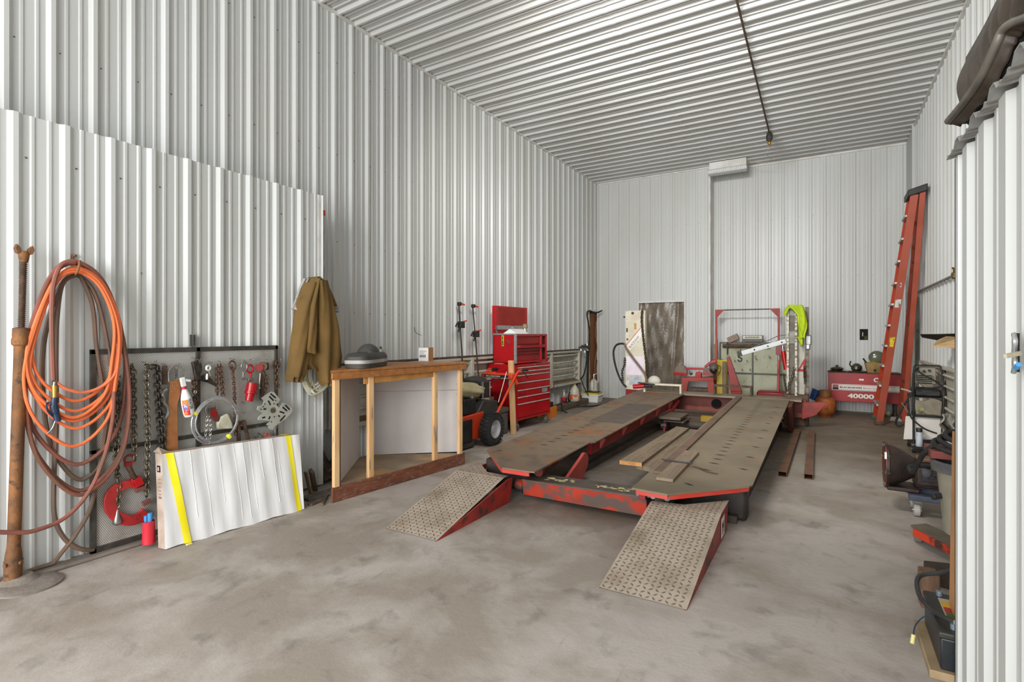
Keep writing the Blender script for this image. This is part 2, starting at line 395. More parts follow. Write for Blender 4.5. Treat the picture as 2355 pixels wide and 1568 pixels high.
def smoothpath(pts, k=8, closed=False):
    pts = [V(p) for p in pts]; out = []; n = len(pts)
    rng = range(n if closed else n - 1)
    for i in rng:
        if closed: p0, p1, p2, p3 = pts[i - 1], pts[i], pts[(i + 1) % n], pts[(i + 2) % n]
        else: p0, p1, p2, p3 = pts[max(i - 1, 0)], pts[i], pts[i + 1], pts[min(i + 2, n - 1)]
        for j in range(k):
            t = j / k
            out.append(0.5 * ((2 * p1) + (p2 - p0) * t + (2 * p0 - 5 * p1 + 4 * p2 - p3) * t * t + (3 * p1 - p0 - 3 * p2 + p3) * t ** 3))
    if not closed: out.append(pts[-1])
    return out
def hosepath(uvx, k=8): return smoothpath([WX(u, v, x) for u, v, x in uvx], k)

# ------------------------------------------------------------------ room shell
XL, XR, YB1, YB2, HC = -4.34, 1.23, 10.90, 11.28, 4.72
PITCH = 0.2286
def rib_profile(L, phase, P=PITCH, mh=0.019, kh=0.0055, mw=0.066, mt=0.024, kw=0.026, kt=0.013):
    pts = []
    i = math.floor((0 - phase) / P) - 1
    while phase + i * P < L + P:
        c = phase + i * P
        pts += [(c - mw / 2, 0), (c - mt / 2, mh), (c + mt / 2, mh), (c + mw / 2, 0)]
        for q in (1 / 3, 2 / 3):
            cc = c + P * q
            pts += [(cc - kw / 2, 0), (cc - kt / 2, kh), (cc + kt / 2, kh), (cc + kw / 2, 0)]
        i += 1
    pts.sort(key=lambda a: a[0]); out = []
    pts = [p for p in pts if 0 < p[0] < L]
    return [(0, 0)] + pts + [(L, 0)]
def sheet(mb, o, du, L, dv, Hh, nrm, phase, **k):
    o = V(o); du = V(du); dv = V(dv); nrm = V(nrm); pr = rib_profile(L, phase, **k); n = len(pr)
    vs_ = [o + du * a + nrm * b for a, b in pr] + [o + du * a + nrm * b + dv * Hh for a, b in pr]
    mb.add(vs_, [(i, i + 1, n + i + 1, n + i) for i in range(n - 1)])
def screws(mb, o, du, L, dv, zs, nrm, phase, P=PITCH, off=0.042, r=0.0055):
    o = V(o); du = V(du); dv = V(dv); nrm = V(nrm); i = math.floor(-phase / P)
    while phase + i * P + off < L:
        a = phase + i * P + off
        if a > 0:
            for z in zs:
                c = o + du * a + dv * z
                mb.cyl(c, c + nrm * 0.005, r, r * 0.7, n=8)
        i += 1
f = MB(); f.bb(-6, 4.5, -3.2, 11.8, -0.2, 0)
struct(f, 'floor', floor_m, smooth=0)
c_ = MB(); sheet(c_, (XL - 0.02, -3.0, HC), (0, 1, 0), 14.4, (1, 0, 0), XR - XL + 0.04, (0, 0, -1), 0.10, mh=0.028, kh=0.009, mw=0.07)
c_.use(1); c_.bb(XL - 0.1, XR + 0.1, -3.0, 11.4, HC + 0.03, HC + 0.1)
# overlap seam of the ceiling sheets
c_.use(0); sheet(c_, (-1.96, -3.0, HC - 0.0025), (0, 1, 0), 14.0, (1, 0, 0), 0.05, (0, 0, -1), 0.10, mh=0.028, kh=0.009, mw=0.07)
struct(c_, 'ceiling', [ceil_sheet, ceil_sheet], smooth=20)
wl = MB(); phL = (3.649 * XL / -4.303 + 3.0) % PITCH
kL = dict(mh=0.026, kh=0.007, mw=0.066)
YA, YBc = WX(1354, 800, XL).y, WX(1377.5, 800, XL).y
sheet(wl, (XL, -3.0, 0), (0, 1, 0), YA + 3.0, (0, 0, 1), HC, (1, 0, 0), phL, **kL)
sheet(wl, (XL, YA, 1.88), (0, 1, 0), YB1 - YA, (0, 0, 1), HC - 1.88, (1, 0, 0), (phL - YA - 3.0) % PITCH, **kL)
wl.use(1); screws(wl, (XL, -3.0, 0), (0, 1, 0), 13.9, (0, 0, 1), (1.62, 2.35, 3.25, 4.2), (1, 0, 0), phL)
wl.use(2); wl.bb(XL - 0.1, XL - 0.02, -3, YA - .02, 0, HC); wl.bb(XL - 0.1, XL - 0.02, YA - .02, 11, 1.9, HC)
struct(wl, 'wall_left', [grey_sheet, screw_m, ceil_sheet], smooth=20)
wr = MB(); sheet(wr, (XR, -3.0, 0), (0, 1, 0), 14.3, (0, 0, 1), HC, (-1, 0, 0), 0.05)
wr.use(1); screws(wr, (XR, -3.0, 0), (0, 1, 0), 14.3, (0, 0, 1), (1.62, 2.35, 3.25), (-1, 0, 0), 0.05)
wr.use(2); wr.bb(XR + 0.02, XR + 0.1, -3, 11.3, 0, HC)
struct(wr, 'wall_right', [grey_sheet, screw_m, ceil_sheet], smooth=20)
# back wall: left section nearer, door opening cut out; right section recessed
DX0, DX1, DZ = -3.388, -2.456, 2.044
wb = MB(); X1 = -1.954; kw_ = dict(mh=0.012, kh=0.004)
sheet(wb, (XL, YB1, 0), (1, 0, 0), DX0 - XL, (0, 0, 1), HC, (0, -1, 0), 0.07, **kw_)
sheet(wb, (DX0, YB1, DZ), (1, 0, 0), DX1 - DX0, (0, 0, 1), HC - DZ, (0, -1, 0), (0.07 - (DX0 - XL)) % PITCH, **kw_)
sheet(wb, (DX1, YB1, 0), (1, 0, 0), X1 - DX1, (0, 0, 1), HC, (0, -1, 0), (0.07 - (DX1 - XL)) % PITCH, **kw_)
sheet(wb, (X1, YB2, 0), (1, 0, 0), XR - X1, (0, 0, 1), HC, (0, -1, 0), 0.11, **kw_)
wb.use(1); wb.bb(X1 - 0.02, X1, YB1 - 0.015, YB2, 0, HC)
wb.use(2); screws(wb, (XL, YB1, 0), (1, 0, 0), X1 - XL, (0, 0, 1), (2.45, 3.6), (0, -1, 0), 0.07, r=0.005)
screws(wb, (X1, YB2, 0), (1, 0, 0), XR - X1, (0, 0, 1), (1.25, 2.45, 3.6), (0, -1, 0), 0.11, r=0.005)
wb.use(3); wb.bb(XL - 0.1, DX0 - 0.04, YB2 + 0.03, YB2 + 0.1, 0, HC); wb.bb(DX1 + 0.04, XR, YB2 + 0.03, YB2 + 0.1, 0, HC); wb.bb(DX0 - .05, DX1 + .05, YB2 + 0.03, YB2 + 0.1, DZ, HC)
struct(wb, 'wall_back', [grey_sheet, trim_white, screw_m, ceil_sheet], smooth=20)
# corner column at the back right
t = MB(); pc0 = WY(2087, 400, 11.27).x; t.bb(1.195, 1.24, 10.42, 11.28, 0, HC - 0.02); t.bb(1.17, 1.24, 10.36, 10.43, 0, HC - .02)
struct(t, 'trim_1', M('column_grey', '#bcbdbb', None, rough=.5), bevel=0.004)
t = MB(); t.bb(XL, XL + 0.03, -3, YB1, HC - 0.045, HC - 0.008); struct(t, 'trim_2', trim_white)
t = MB(); t.bb(XR - 0.04, XR, -3, 10.45, HC - 0.05, HC - 0.008); struct(t, 'trim_3', trim_white)
t = MB(); t.bb(XL, X1, YB1 - 0.03, YB1, HC - 0.05, HC - 0.008); t.bb(X1, XR, YB2 - 0.03, YB2, HC - 0.05, HC - 0.008); struct(t, 'trim_4', trim_white)
# door opening lined with white trim and closed by a sagging grey plastic film
t = MB()
t.bb(DX0 - 0.03, DX0, YB1 - 0.03, YB1 + 0.1, 0, DZ + 0.03); t.bb(DX1, DX1 + 0.03, YB1 - 0.03, YB1 + 0.1, 0, DZ + 0.03); t.bb(DX0, DX1, YB1 - 0.03, YB1 + 0.1, DZ, DZ + 0.03)
o = struct(t, 'door_1', trim_white); DOOR = o
t = MB()
def filmf(a, b):
    x = DX0 + 0.17 * max(0.0, 1 - b * 0.2) * 0 + (DX1 - DX0) * a; z = DZ * (1 - b)
    y = YB1 + 0.05 + 0.016 * math.sin(a * 8 + b * 3 + 2 * math.sin(b * 3)) + 0.005 * math.sin((a * 1.6 - b * 0.9) * 17 + 3 * math.sin(a * 4)) + 0.003 * math.sin((a + b * 0.5) * 41)
    y += 0.03 * math.exp(-((a - 0.86 + b * 0.16) / 0.04) ** 2)
    return V((x, y, z))
t.grid(filmf, 60, 90)
fm = t.build('plastic_film', film, DOOR, smooth=80); fm['label'] = 'wrinkled grey translucent plastic film'
t = MB(); t.bb(DX0 - 0.02, DX1 + 0.02, YB1 + 0.35, YB1 + 0.38, 0, DZ + 0.05); struct(t, 'door_2', wood_old)

# left inner partition: 8 ft sheets standing 0.35 m in front of the bay wall
XP, YP, HP = -3.98, 3.236, 2.667
pm = MB(); phP = (1.25 + 1.2) % PITCH + 0.008
sheet(pm, (XP, -1.2, 0.02), (0, 1, 0), YP + 1.2, (0, 0, 1), HP - 0.02, (1, 0, 0), phP, P=0.2375, mh=0.022, kh=0.007, mw=0.07, kw=0.03)
pm.use(1)
y = phP - 1.2
while y < YP:
    for z in (2.42,):
        if y + 0.05 > 0.9: pm.cyl((XP, y + 0.05, z), (XP + 0.005, y + 0.05, z), 0.006, 0.0045, n=8)
    y += 0.2375
for u, v in ((322, 628), (406, 634)): p = WX(u, v, XP); pm.cyl(p, p + V((0.006, 0, 0)), 0.011, 0.009, n=12)
pm.use(2); pm.bb(XP - 0.04, XP + 0.012, YP - 0.045, YP, 0.02, HP)
pm.use(3); pm.bb(XP - 0.10, XP - 0.012, -1.2, YP - 0.01, HP - 0.10, HP - 0.045)
for yy in (-1.1, -0.5, 0.1, 0.7, 1.3, 1.9, 2.5, 3.15): pm.bb(XP - 0.10, XP - 0.012, yy - 0.02, yy + 0.02, 0, HP - 0.1)
struct(pm, 'wall_partition_left', [white_sheet, screw_m, trim_white, wood_old], solid=0.0, smooth=20)
t = MB(); t.bb(XP - 0.05, XP + 0.10, -1.2, 2.9, 0, 0.025); struct(t, 'baseboard_left', curb_m, bevel=0.008)

# small lean-to room in the right foreground with a corrugated roof edge
XS, YS, HS = 0.455, 2.66, 2.085
sm = MB()
pr = []; P2 = 0.2375; c0 = YS + 1.2
def deep(L, ph):
    out = []; i = -1
    while ph + i * P2 < L + P2:
        c = ph + i * P2
        out += [(c - 0.062, 0), (c - 0.045, 0.019), (c + 0.025, 0.019), (c + 0.042, 0), (c + 0.080, 0), (c + 0.088, 0.010), (c + 0.112, 0.010), (c + 0.120, 0)]
        i += 1
    return [(0, 0)] + [p for p in sorted(out) if 0 < p[0] < L - 0.06] + [(L - 0.058, 0), (L - 0.055, 0.02), (L, 0.02)]
prf = deep(YS + 1.2, (2.27 + 1.2) % P2); n = len(prf)
sm.add([V((XS - b, -1.2 + a, 0)) for a, b in prf] + [V((XS - b, -1.2 + a, HS)) for a, b in prf], [(i, i + 1, n + i + 1, n + i) for i in range(n - 1)])
sm.bb(XS - 0.02, XS + 0.10, YS - 0.012, YS, 0, HS)
sm.use(1); sm.bb(XS + 0.1, XS + 0.14, -1.2, YS - 0.1, 0, HS)
struct(sm, 'wall_partition_right', [white_sheet, wood_old], smooth=20)
rf = MB(); prr = rib_profile(YS + 0.005 + 1.2, 0.12, P=P2, mh=0.026, kh=0.008, mw=0.10, mt=0.045); n = len(prr)
rf.add([V((XS - 0.045, -1.2 + a, HS + 0.004 + b)) for a, b in prr] + [V((XR - 0.04, -1.2 + a, HS + 0.15 + b)) for a, b in prr], [(i, i + 1, n + i + 1, n + i) for i in range(n - 1)])
struct(rf, 'trim_5', galv, smooth=20, solid=0.003)
# open switch cavity with wires in the little room's side
t = thing('open_wiring_box', 'ragged wiring cut-out with a beige lever in the right foreground panel', 'wiring box', WX(2338, 812, XS - 0.034))
b = MB(); p0 = WX(2329, 766, XS - 0.034); p1 = WX(2346, 856, XS - 0.034)
b.bb(XS - 0.0345, XS - 0.036, p0.y, p1.y, p1.z, p0.z); b.build('cut_out', wall_dark, t)
b = MB(); b.tube(smoothpath([WX(2332, 768, XS - 0.040), WX(2335, 785, XS - .042), WX(2333, 812, XS - .04), WX(2335, 835, XS - .042), WX(2331, 856, XS - .04)]), 0.006); b.build('box_flange', galv, t)
b = MB(); b.beam(WX(2312, 819, XS - 0.075), WX(2346, 812, XS - 0.04), 0.008, 0.010); b.build('toggle_lever', beige, t)
b = MB(); b.cyl(WX(2337, 846, XS - 0.045), WX(2343, 838, XS - .045), 0.006); b.build('wire_nut', blue_l, t)

# ------------------------------------------------------------------ ceiling fittings
t = thing('fluorescent_fixture', 'white strip light with ribbed diffuser under the ceiling at the back wall', 'ceiling light', (-1.58, 10.72, 4.60))
b = MB(); b.bb(-1.93, -1.27, 10.62, 10.78, 4.56, 4.69); b.build('housing', trim_white, t, bevel=0.004)
b = MB()
pts = [(10.60, 4.555), (10.58, 4.53), (10.60, 4.475), (10.66, 4.455), (10.74, 4.455), (10.80, 4.475), (10.82, 4.53), (10.80, 4.555)]
n = 40
for i in range(n):
    x0 = -1.93 + 0.66 * i / n; b.prism([(x0, y, z) for y, z in pts], (0.66 / n * 0.72, 0, 0))
b.build('diffuser', white_p, t)
for xx in (-1.94, -1.272): b = MB(); b.prism([(xx, y, z) for y, z in pts], (0.012, 0, 0)); b.build('end_cap', galv, t)
t = thing('ceiling_conduit', 'brown conduit pipe running along the ceiling with a lamp socket at its end', 'conduit', (-0.77, 7.5, 4.66))
b = MB(); b.tube([(-0.74, 1.0, 4.68), (-0.752, 5.59, 4.68), (-0.79, 9.45, 4.68)], 0.012); b.build('pipe', rust_dk, t)
b = MB(); b.lathe((-0.79, 9.5, 4.53), [(0.02, 0), (0.05, 0.04), (0.05, 0.10), (0.03, 0.16)], 14); b.build('socket', dirty_black, t)
b = MB(); b.sphere((-0.79, 9.5, 4.51), 0.03); b.build('bulb', brass, t)
b = MB(); b.tube(smoothpath([(-0.79, 9.52, 4.52), (-0.80, 9.75, 4.50), (-0.90, 9.85, 4.46), (-0.80, 10.1, 4.44), (-0.95, 10.4, 4.47), (-1.15, 10.5, 4.55), (-1.29, 10.65, 4.66)]), 0.004, 6); b.build('cord', beige, t)

# ------------------------------------------------------------------ chain maker
def linkm(b, c, t, side, L, W, r):
    c = V(c); t = V(t).normalized(); s_ = V(side); s_ = (s_ - t * s_.dot(t)).normalized()
    pts = []
    for i in range(12):
        a = 2 * PI * i / 12; ca, sa = math.cos(a), math.sin(a)
        h = (L / 2 - W / 2) * (1 if sa > 1e-6 else (-1 if sa < -1e-6 else 0))
        pts.append(c + s_ * (W / 2 * ca) + t * (W / 2 * sa + h))
    b.tube(pts, r, 6, closed=True)
def chain(b, pts, L=0.040, W=0.026, r=0.0045, twist=0.0):
    pts = smoothpath(pts, 10); step = (L - 2 * r) * 0.96; acc = 0; last = pts[0]; k = 0; seg = [last]
    out = [(last, (pts[1] - pts[0]))]
    for p in pts[1:]:
        d = (p - last).length
        while acc + d >= step:
            q = last + (p - last) * ((step - acc) / d); out.append((q, p - last)); last = q; d = (p - last).length; acc = 0
        acc += d; last = p
    for k, (c, tt) in enumerate(out):
        tt = tt.normalized(); s_ = V((0, 1, 0)) if k % 2 else V((1, 0, 0))
        s_ = Matrix.Rotation(0.7 + twist * k, 3, tt) @ s_
        linkm(b, c, tt, s_, L, W, r)
    return b

# ------------------------------------------------------------------ left partition: post jack, hoses
t = thing('screw_post_jack', 'tall rusty screw jack post standing on a round base plate at the left edge', 'jack post', (-3.86, 1.12, 0))
bx_, by_ = -3.87, 1.10
LT = Matrix.Translation((bx_, by_ - .03, 0)) @ Matrix.Rotation(math.radians(-1.5), 4, 'X') @ Matrix.Translation((-bx_, -by_, 0))
b = MB(); b.lathe((bx_ + 0.07, by_ + 0.02, 0), [(0.15, 0), (0.15, 0.010), (0.13, 0.016), (0.11, 0.022)], 36); b.lathe((bx_, by_, 0), [(.09, .0), (.09, .02), (.055, .05)], 24); b.build('base_plate', curb_m, t)
TOP = WX(52, 572, bx_)
b = MB(LT); b.lathe((bx_, by_, 0.02), [(0.038, 0), (0.040, 0.10), (0.036, 0.16), (0.030, 0.20), (0.029, 1.32)], 24)
for a in range(4): b.cyl((bx_ + .035 * math.cos(a * 1.57 + .5), by_ + .035 * math.sin(a * 1.57 + .5), 0.13), (bx_ + .05 * math.cos(a * 1.57 + .5), by_ + .05 * math.sin(a * 1.57 + .5), 0.13), 0.010, n=8)
b.build('pipe', rust, t)
b = MB(LT); b.lathe((bx_, by_, 1.33), [(0.031, 0), (0.040, 0.01), (0.041, 0.035), (0.037, 0.05), (0.038, 0.06), (0.038, 0.10), (0.02, 0.105)], 12); b.build('collar', rust, t)
prof = []; z = 0
while z < 0.375: prof += [(0.0125, z), (0.017, z + 0.0035), (0.017, z + 0.006), (0.0125, z + 0.009)]; z += 0.0115
b = MB(LT); b.lathe((bx_, by_, 1.43), prof, 16); b.build('screw', rust_dk, t)
b = MB(LT); b.lathe((bx_, by_, 1.80), [(0.018, 0), (0.022, 0.02), (0.026, 0.05), (0.022, 0.065)], 12)
for q in (-1, 1): b.prism([(bx_ - 0.018, by_ + q * 0.01, 1.845), (bx_ - 0.018, by_ + q * 0.034, 1.85), (bx_ - 0.018, by_ + q * 0.042, 1.875), (bx_ - 0.018, by_ + q * 0.034, 1.90), (bx_ - 0.018, by_ + q * 0.018, 1.88)], (0.036, 0, 0))
b.build('head', rust, t, bevel=0.003)

t = thing('hose_hook', 'rusty bent wall hook carrying the coiled hoses', 'hook', WX(170, 632, -3.96))
b = MB(); b.tube(smoothpath([WX(166, 610, -3.965), WX(168, 588, -3.965), WX(175, 588, -3.95)], 6), 0.007)
b.tube(smoothpath([WX(170, 622, -3.97), WX(172, 631, -3.90), WX(176, 628, -3.82), WX(182, 612, -3.81), WX(183, 598, -3.81)], 6), 0.007); b.build('rod', rust, t)

def loop(cu, cv_top, cu_b, cv_b, wl, wr, x, ph=0.0):
    # hanging hose loop seen at pixel extents, hung over the hook
    vm = cv_top + (cv_b - cv_top) * 0.62
    return [(cu, cv_top, x), (cu + wr * 0.55, cv_top + (vm - cv_top) * 0.15, x), (cu + wr * 0.9, cv_top + (vm - cv_top) * 0.55, x), (cu_b + wr, vm, x + .005),
            (cu_b + wr * 0.80, vm + (cv_b - vm) * 0.62, x), (cu_b + wr * 0.1, cv_b, x), (cu_b - wl * 0.72, vm + (cv_b - vm) * 0.62, x), (cu_b - wl, vm, x), (cu - wl * 0.92, cv_top + (vm - cv_top) * 0.55, x), (cu - wl * 0.5, cv_top + (vm - cv_top) * 0.13, x)]
# bright orange air hose: six loops, then a feeder loop ending in the blow gun
t = thing('orange_air_hose', 'bright orange air hose coiled in many loops on the wall hook', 'hose', WX(165, 1000, -3.9))
b = MB()
ups = [(175, 622, 165, 922, 92, 100), (176, 618, 163, 945, 98, 104), (174, 625, 160, 960, 100, 97), (176, 616, 160, 968, 103, 106), (178, 620, 164, 985, 95, 108), (175, 619, 158, 1026, 104, 108)]
for i, a in enumerate(ups):
    x = -3.865 + 0.010 * (i % 3)
    b.tube(smoothpath([WX(*q) for q in loop(*a, x)], 8, closed=True), 0.0095, 8, closed=True)
b.build('hose_coil', [hose_o], t)
b = MB(); b.tube(hosepath([(268, 790, -3.85), (270, 830, -3.845), (262, 862, -3.84), (235, 888, -3.84), (195, 902, -3.84), (155, 895, -3.84), (131, 880, -3.84)]), 0.0095, 8); b.build('feeder_hose', hose_o2, t)
b = MB(); b.cyl(WX(127, 878, -3.84), WX(125, 888, -3.84), 0.012); b.build('clamp', steel, t)
t = thing('blow_gun', 'dark blue air blow gun with brass coupler dangling within the orange hose loops', 'air tool', WX(125, 930, -3.83))
b = MB(); b.cyl(WX(126, 886, -3.84), WX(126, 915, -3.84), 0.014, 0.012, 10); b.build('coupler', brass, t)
b = MB(); g = WX(125, 916, -3.835)
b.tube(smoothpath([WX(126, 914, -3.835), WX(124, 932, -3.835), WX(128, 950, -3.835), WX(133, 968, -3.835)], 6), [0.016] * 6 + [0.020] * 6 + [0.017] * 7, 10); b.build('body', blue_p, t)
b = MB(); b.tube(hosepath([(113, 925, -3.83), (107, 930, -3.825), (110, 945, -3.825), (122, 958, -3.83)], 6), 0.005, 6); b.build('trigger', blue_p, t)
b = MB(); b.tube(hosepath([(128, 966, -3.83), (120, 985, -3.83), (108, 998, -3.83)], 6), 0.004, 6); b.build('nozzle', steel, t)
# reddish-brown rubber hose: wide lower loops and a tail across to the left
t = thing('red_rubber_hose', 'faded red-brown rubber hose looped low on the hook with its tail trailing left', 'hose', WX(170, 1100, -3.9))
b = MB()
for i, a in enumerate([(170, 605, 165, 1068, 110, 122), (172, 602, 172, 1128, 114, 124), (168, 600, 172, 1138, 112, 126)]):
    b.tube(smoothpath([WX(*q) for q in loop(*a, -3.895 + 0.014 * i)], 8, closed=True), 0.012, 8, closed=True)
b.build('hose_coil', hose_r, t)
b = MB(); b.tube(hosepath([(172, 604, -3.84), (140, 610, -3.83), (122, 660, -3.83), (119, 740, -3.83), (121, 830, -3.83), (123, 874, -3.83)]), 0.013, 8)
b.tube(hosepath([(262, 900, -3.84), (258, 970, -3.84), (240, 1050, -3.84), (205, 1130, -3.83), (150, 1190, -3.82), (80, 1220, -3.80), (30, 1224, -3.80), (-40, 1222, -3.80)]), 0.012, 8); b.build('hose_tail', hose_r, t)
# dull brown hose going down to the floor
t = thing('brown_rubber_hose', 'dull brown rubber hose hanging behind the others and running down onto the floor', 'hose', WX(170, 1250, -3.9))
b = MB()
b.tube(smoothpath([WX(*q) for q in loop(172, 632, 178, 1103, 78, 84, -3.93)], 8, closed=True), 0.013, 8, closed=True)
b.tube(hosepath([(180, 630, -3.91), (145, 650, -3.91), (132, 720, -3.91), (128, 830, -3.91), (130, 960, -3.91), (124, 1100, -3.91), (126, 1190, -3.91), (150, 1240, -3.91), (185, 1262, -3.91), (215, 1264, -3.93)]), 0.013, 8)
b.tube(hosepath([(182, 628, -3.925), (212, 700, -3.925), (222, 800, -3.925), (238, 900, -3.925), (245, 960, -3.925), (238, 1020, -3.925), (222, 1110, -3.91), (205, 1175, -3.90), (170, 1235, -3.90)]) + [V((-3.93, 1.27, 0.04)), V((-3.945, 1.12, 0.03)), V((-3.945, 0.9, 0.03))], 0.013, 8); b.build('hose_run', hose_b, t)

# outlet box above the rack
t = thing('conduit_stub_box', 'small rusty switch bracket fixed to the partition above the tool rack', 'bracket', WX(436, 782, XP))
b = MB(); p = WX(436, 782, XP); b.box((XP + 0.02, p.y, p.z), (0.035, 0.028, 0.085)); b.build('body', galv, t, bevel=0.003)
b = MB(); b.box((XP + 0.04, p.y - 0.012, p.z), (0.02, 0.006, 0.08)); b.box((XP + 0.04, p.y + 0.012, p.z), (0.02, 0.006, 0.08)); b.build('flange', dirty_black, t)
# orange tipped level behind the partition end
t = thing('long_level', 'tall grey straightedge with an orange-red cap standing behind the partition edge', 'level', (-4.13, 3.40, 0))
pt = WY(743, 484, 3.42); b = MB(); b.bb(pt.x - 0.05, pt.x + 0.011, 3.40, 3.43, 0.0, pt.z - 0.05); b.build('bar', galv, t)
b = MB(); b.bb(pt.x - 0.052, pt.x + 0.016, 3.397, 3.433, pt.z - 0.05, pt.z); b.build('cap', orange, t)

# ------------------------------------------------------------------ perforated tool rack
RX = -3.93
y0, y1 = WX(207, 800, RX).y, WX(638, 798, RX).y; yc = WX(455, 800, RX).y; zt = 1.30
t = thing('perforated_tool_rack', 'black framed perforated metal tool rack leaning on the white partition', 'tool rack', (RX, (y0 + y1) / 2, 0.026))
b = MB()
def bar(yA, zA, yB, zB, w_=0.032): b.beam((RX, yA, zA), (RX, yB, zB), 0.02, w_, up=(0, 0, 1) if abs(yA - yB) > abs(zA - zB) else (0, 1, 0))
bar(y0 + .016, 0.026, y0 + .016, zt); bar(y1 - .013, 0.026, y1 - .013, zt, 0.026); bar(yc, 0.026, yc, zt, 0.028)
bar(y0, zt - 0.014, y1, zt - 0.014); bar(y0, 0.042, y1, 0.042, 0.034); bar(y0, 0.66, y1, 0.66, 0.026)
b.build('frame', dirty_black, t, bevel=0.002)
b = MB(); b.bb(RX - 0.008, RX - 0.005, y0 + 0.02, y1 - 0.02, 0.05, zt - 0.02); b.build('perforated_sheet', perf_m, t)
for (u, v) in ((298, 842), (326, 838), (352, 836), (372, 842), (405, 842), (440, 828), (453, 832), (480, 838), (502, 836), (528, 830), (536, 832), (560, 834), (574, 832), (610, 832), (638, 832), (492, 922), (586, 985), (606, 985), (270, 870), (555, 930), (555, 953)):
    p = WX(u, v - 6, RX - 0.004); b = MB(); b.tube([p, p + V((0.03, 0, -0.004)), p + V((0.042, 0, -0.012)), p + V((0.046, 0, 0.008))], 0.0022, 5); b.build('peg_hook', steel, t)
HX = -3.895
def hung(name, label, cat, u, v, group=None): return thing(name, label, cat, WX(u, v, HX), group)
def chainthing(label, uv, mat=chain_m, L=0.042, W=0.030, r=0.0055, x=HX, tw=0.0, name='steel_chain'):
    b = MB(); chain(b, [WX(u, v, x) for u, v in uv], L, W, r, tw); return tag(b.build(name, mat, None, smooth=60), label, 'chain', 'chains hung on the perforated rack')
chainthing('grey chain behind the hoses ending above a pear-shaped weight', [(268, 872), (272, 960), (266, 1050), (272, 1110), (270, 1165)], x=-3.90)
b = MB(); p = WX(270, 1192, -3.90); b.lathe(p - V((0, 0, 0.03)), [(0.012, -0.012), (0.026, 0.0), (0.028, 0.015), (0.014, 0.055), (0.009, 0.085), (0.005, 0.10)], 16)
tag(b.build('pear_weight', steel, None), 'pear-shaped grey steel weight at the bottom of the leftmost chain', 'weight')
chainthing('grey chain hanging second from the left, its last link just above the red clamp', [(294, 878), (291, 858), (300, 844), (306, 850), (307, 900), (308, 980), (310, 1062)])
chainthing('long straight grey chain passing behind the carton corner', [(350, 846), (338, 842), (337, 852), (337, 920), (340, 1020), (338, 1070), (337, 1140)])
chainthing('doubled darker grey chain right beside the rusty strap', [(352, 842), (358, 845), (361, 900), (366, 970), (370, 1045)], chain_dk)
chainthing('fourth chain strand hanging close behind the doubled chain', [(364, 848), (366, 900), (372, 960), (377, 1045)], chain_dk, x=-3.88)
chainthing('brown chain hanging from the black hold-down clamp beside the bottle', [(447, 870), (449, 905), (452, 935)], chain_r)
chainthing('thick rusty doubled chain with yellowed links', [(500, 842), (499, 880), (500, 910)], chain_r, 0.03, 0.022, 0.0045)
chainthing('rusty yellowed chain strand beside the thick rusty one', [(507, 840), (511, 880), (513, 912)], chain_r, 0.03, 0.022, 0.0045)
chainthing('long thin rust-brown chain reaching behind the cable coil', [(533, 842), (538, 880), (540, 930), (542, 1000)], chain_r, 0.028, 0.018, 0.004)
chainthing('rusty chain hanging from the snatch block', [(608, 860), (613, 880), (609, 900)], chain_r, 0.046, 0.03, 0.006)
chainthing('rightmost rusty chain with a hook on the rack edge', [(635, 836), (634, 860), (638, 888)], chain_r, 0.040, 0.028, 0.006)
chainthing('thin bright chain below the red chain hoist pulley', [(476, 958), (474, 985), (472, 1015)], chrome, 0.024, 0.014, 0.0028)
chainthing('bright chain strand next to the other below the red pulley', [(482, 958), (484, 985), (481, 1015)], chrome, 0.024, 0.014, 0.0028)
# load binder
t = hung('load_binder', 'rusty strap with a grey cast grab hook hanging left of the leather strap', 'hook', 380, 900)
b = MB(); b.box(WX(379, 862, HX), (0.012, 0.028, 0.13)); b.build('strap', rust_dk, t)
b = MB(); b.tube(hosepath([(383, 895, HX), (374, 905, HX), (376, 925, HX), (384, 935, HX), (386, 950, HX), (378, 962, HX), (372, 955, HX)], 6), [0.016] * 12 + [0.012] * 12 + [0.015] * 13, 8); b.build('hook', steel, t)
# leather strap with ring
t = hung('leather_pull_strap', 'wide tan leather strap riveted to a chrome D-ring', 'strap', 400, 940)
b = MB(); c = WX(406, 856, HX); b.tube(hosepath([(388, 878, HX), (387, 858, HX), (394, 844, HX), (406, 838, HX), (419, 844, HX), (426, 856, HX), (424, 868, HX)], 6), 0.0035, 8); b.build('ring', chrome, t)
b = MB(); b.torus(WX(406, 845, HX), (1, 0, 0), 0.013, 0.004, 14, 6); b.beam(WX(406, 850, HX), WX(406, 872, HX), 0.012, 0.012); b.build('shackle', steel, t)
b = MB(); b.prism([WX(391, 876, HX - .004), WX(413, 873, HX - .004), WX(415, 905, HX - .004), WX(407, 930, HX - .004), WX(409, 1045, HX + .01), WX(381, 1050, HX + .01), WX(384, 960, HX - .004), WX(389, 900, HX - .004)], (0.007, 0, 0)); b.build('strap', leather, t, bevel=0.002)
for (u, v) in ((397, 887), (409, 886), (402, 893), (394, 901), (409, 901)): p = WX(u, v, HX + 0.004); b = MB(); b.sphere(p, 0.0035, 8, 6); b.build('rivet', chrome, t)
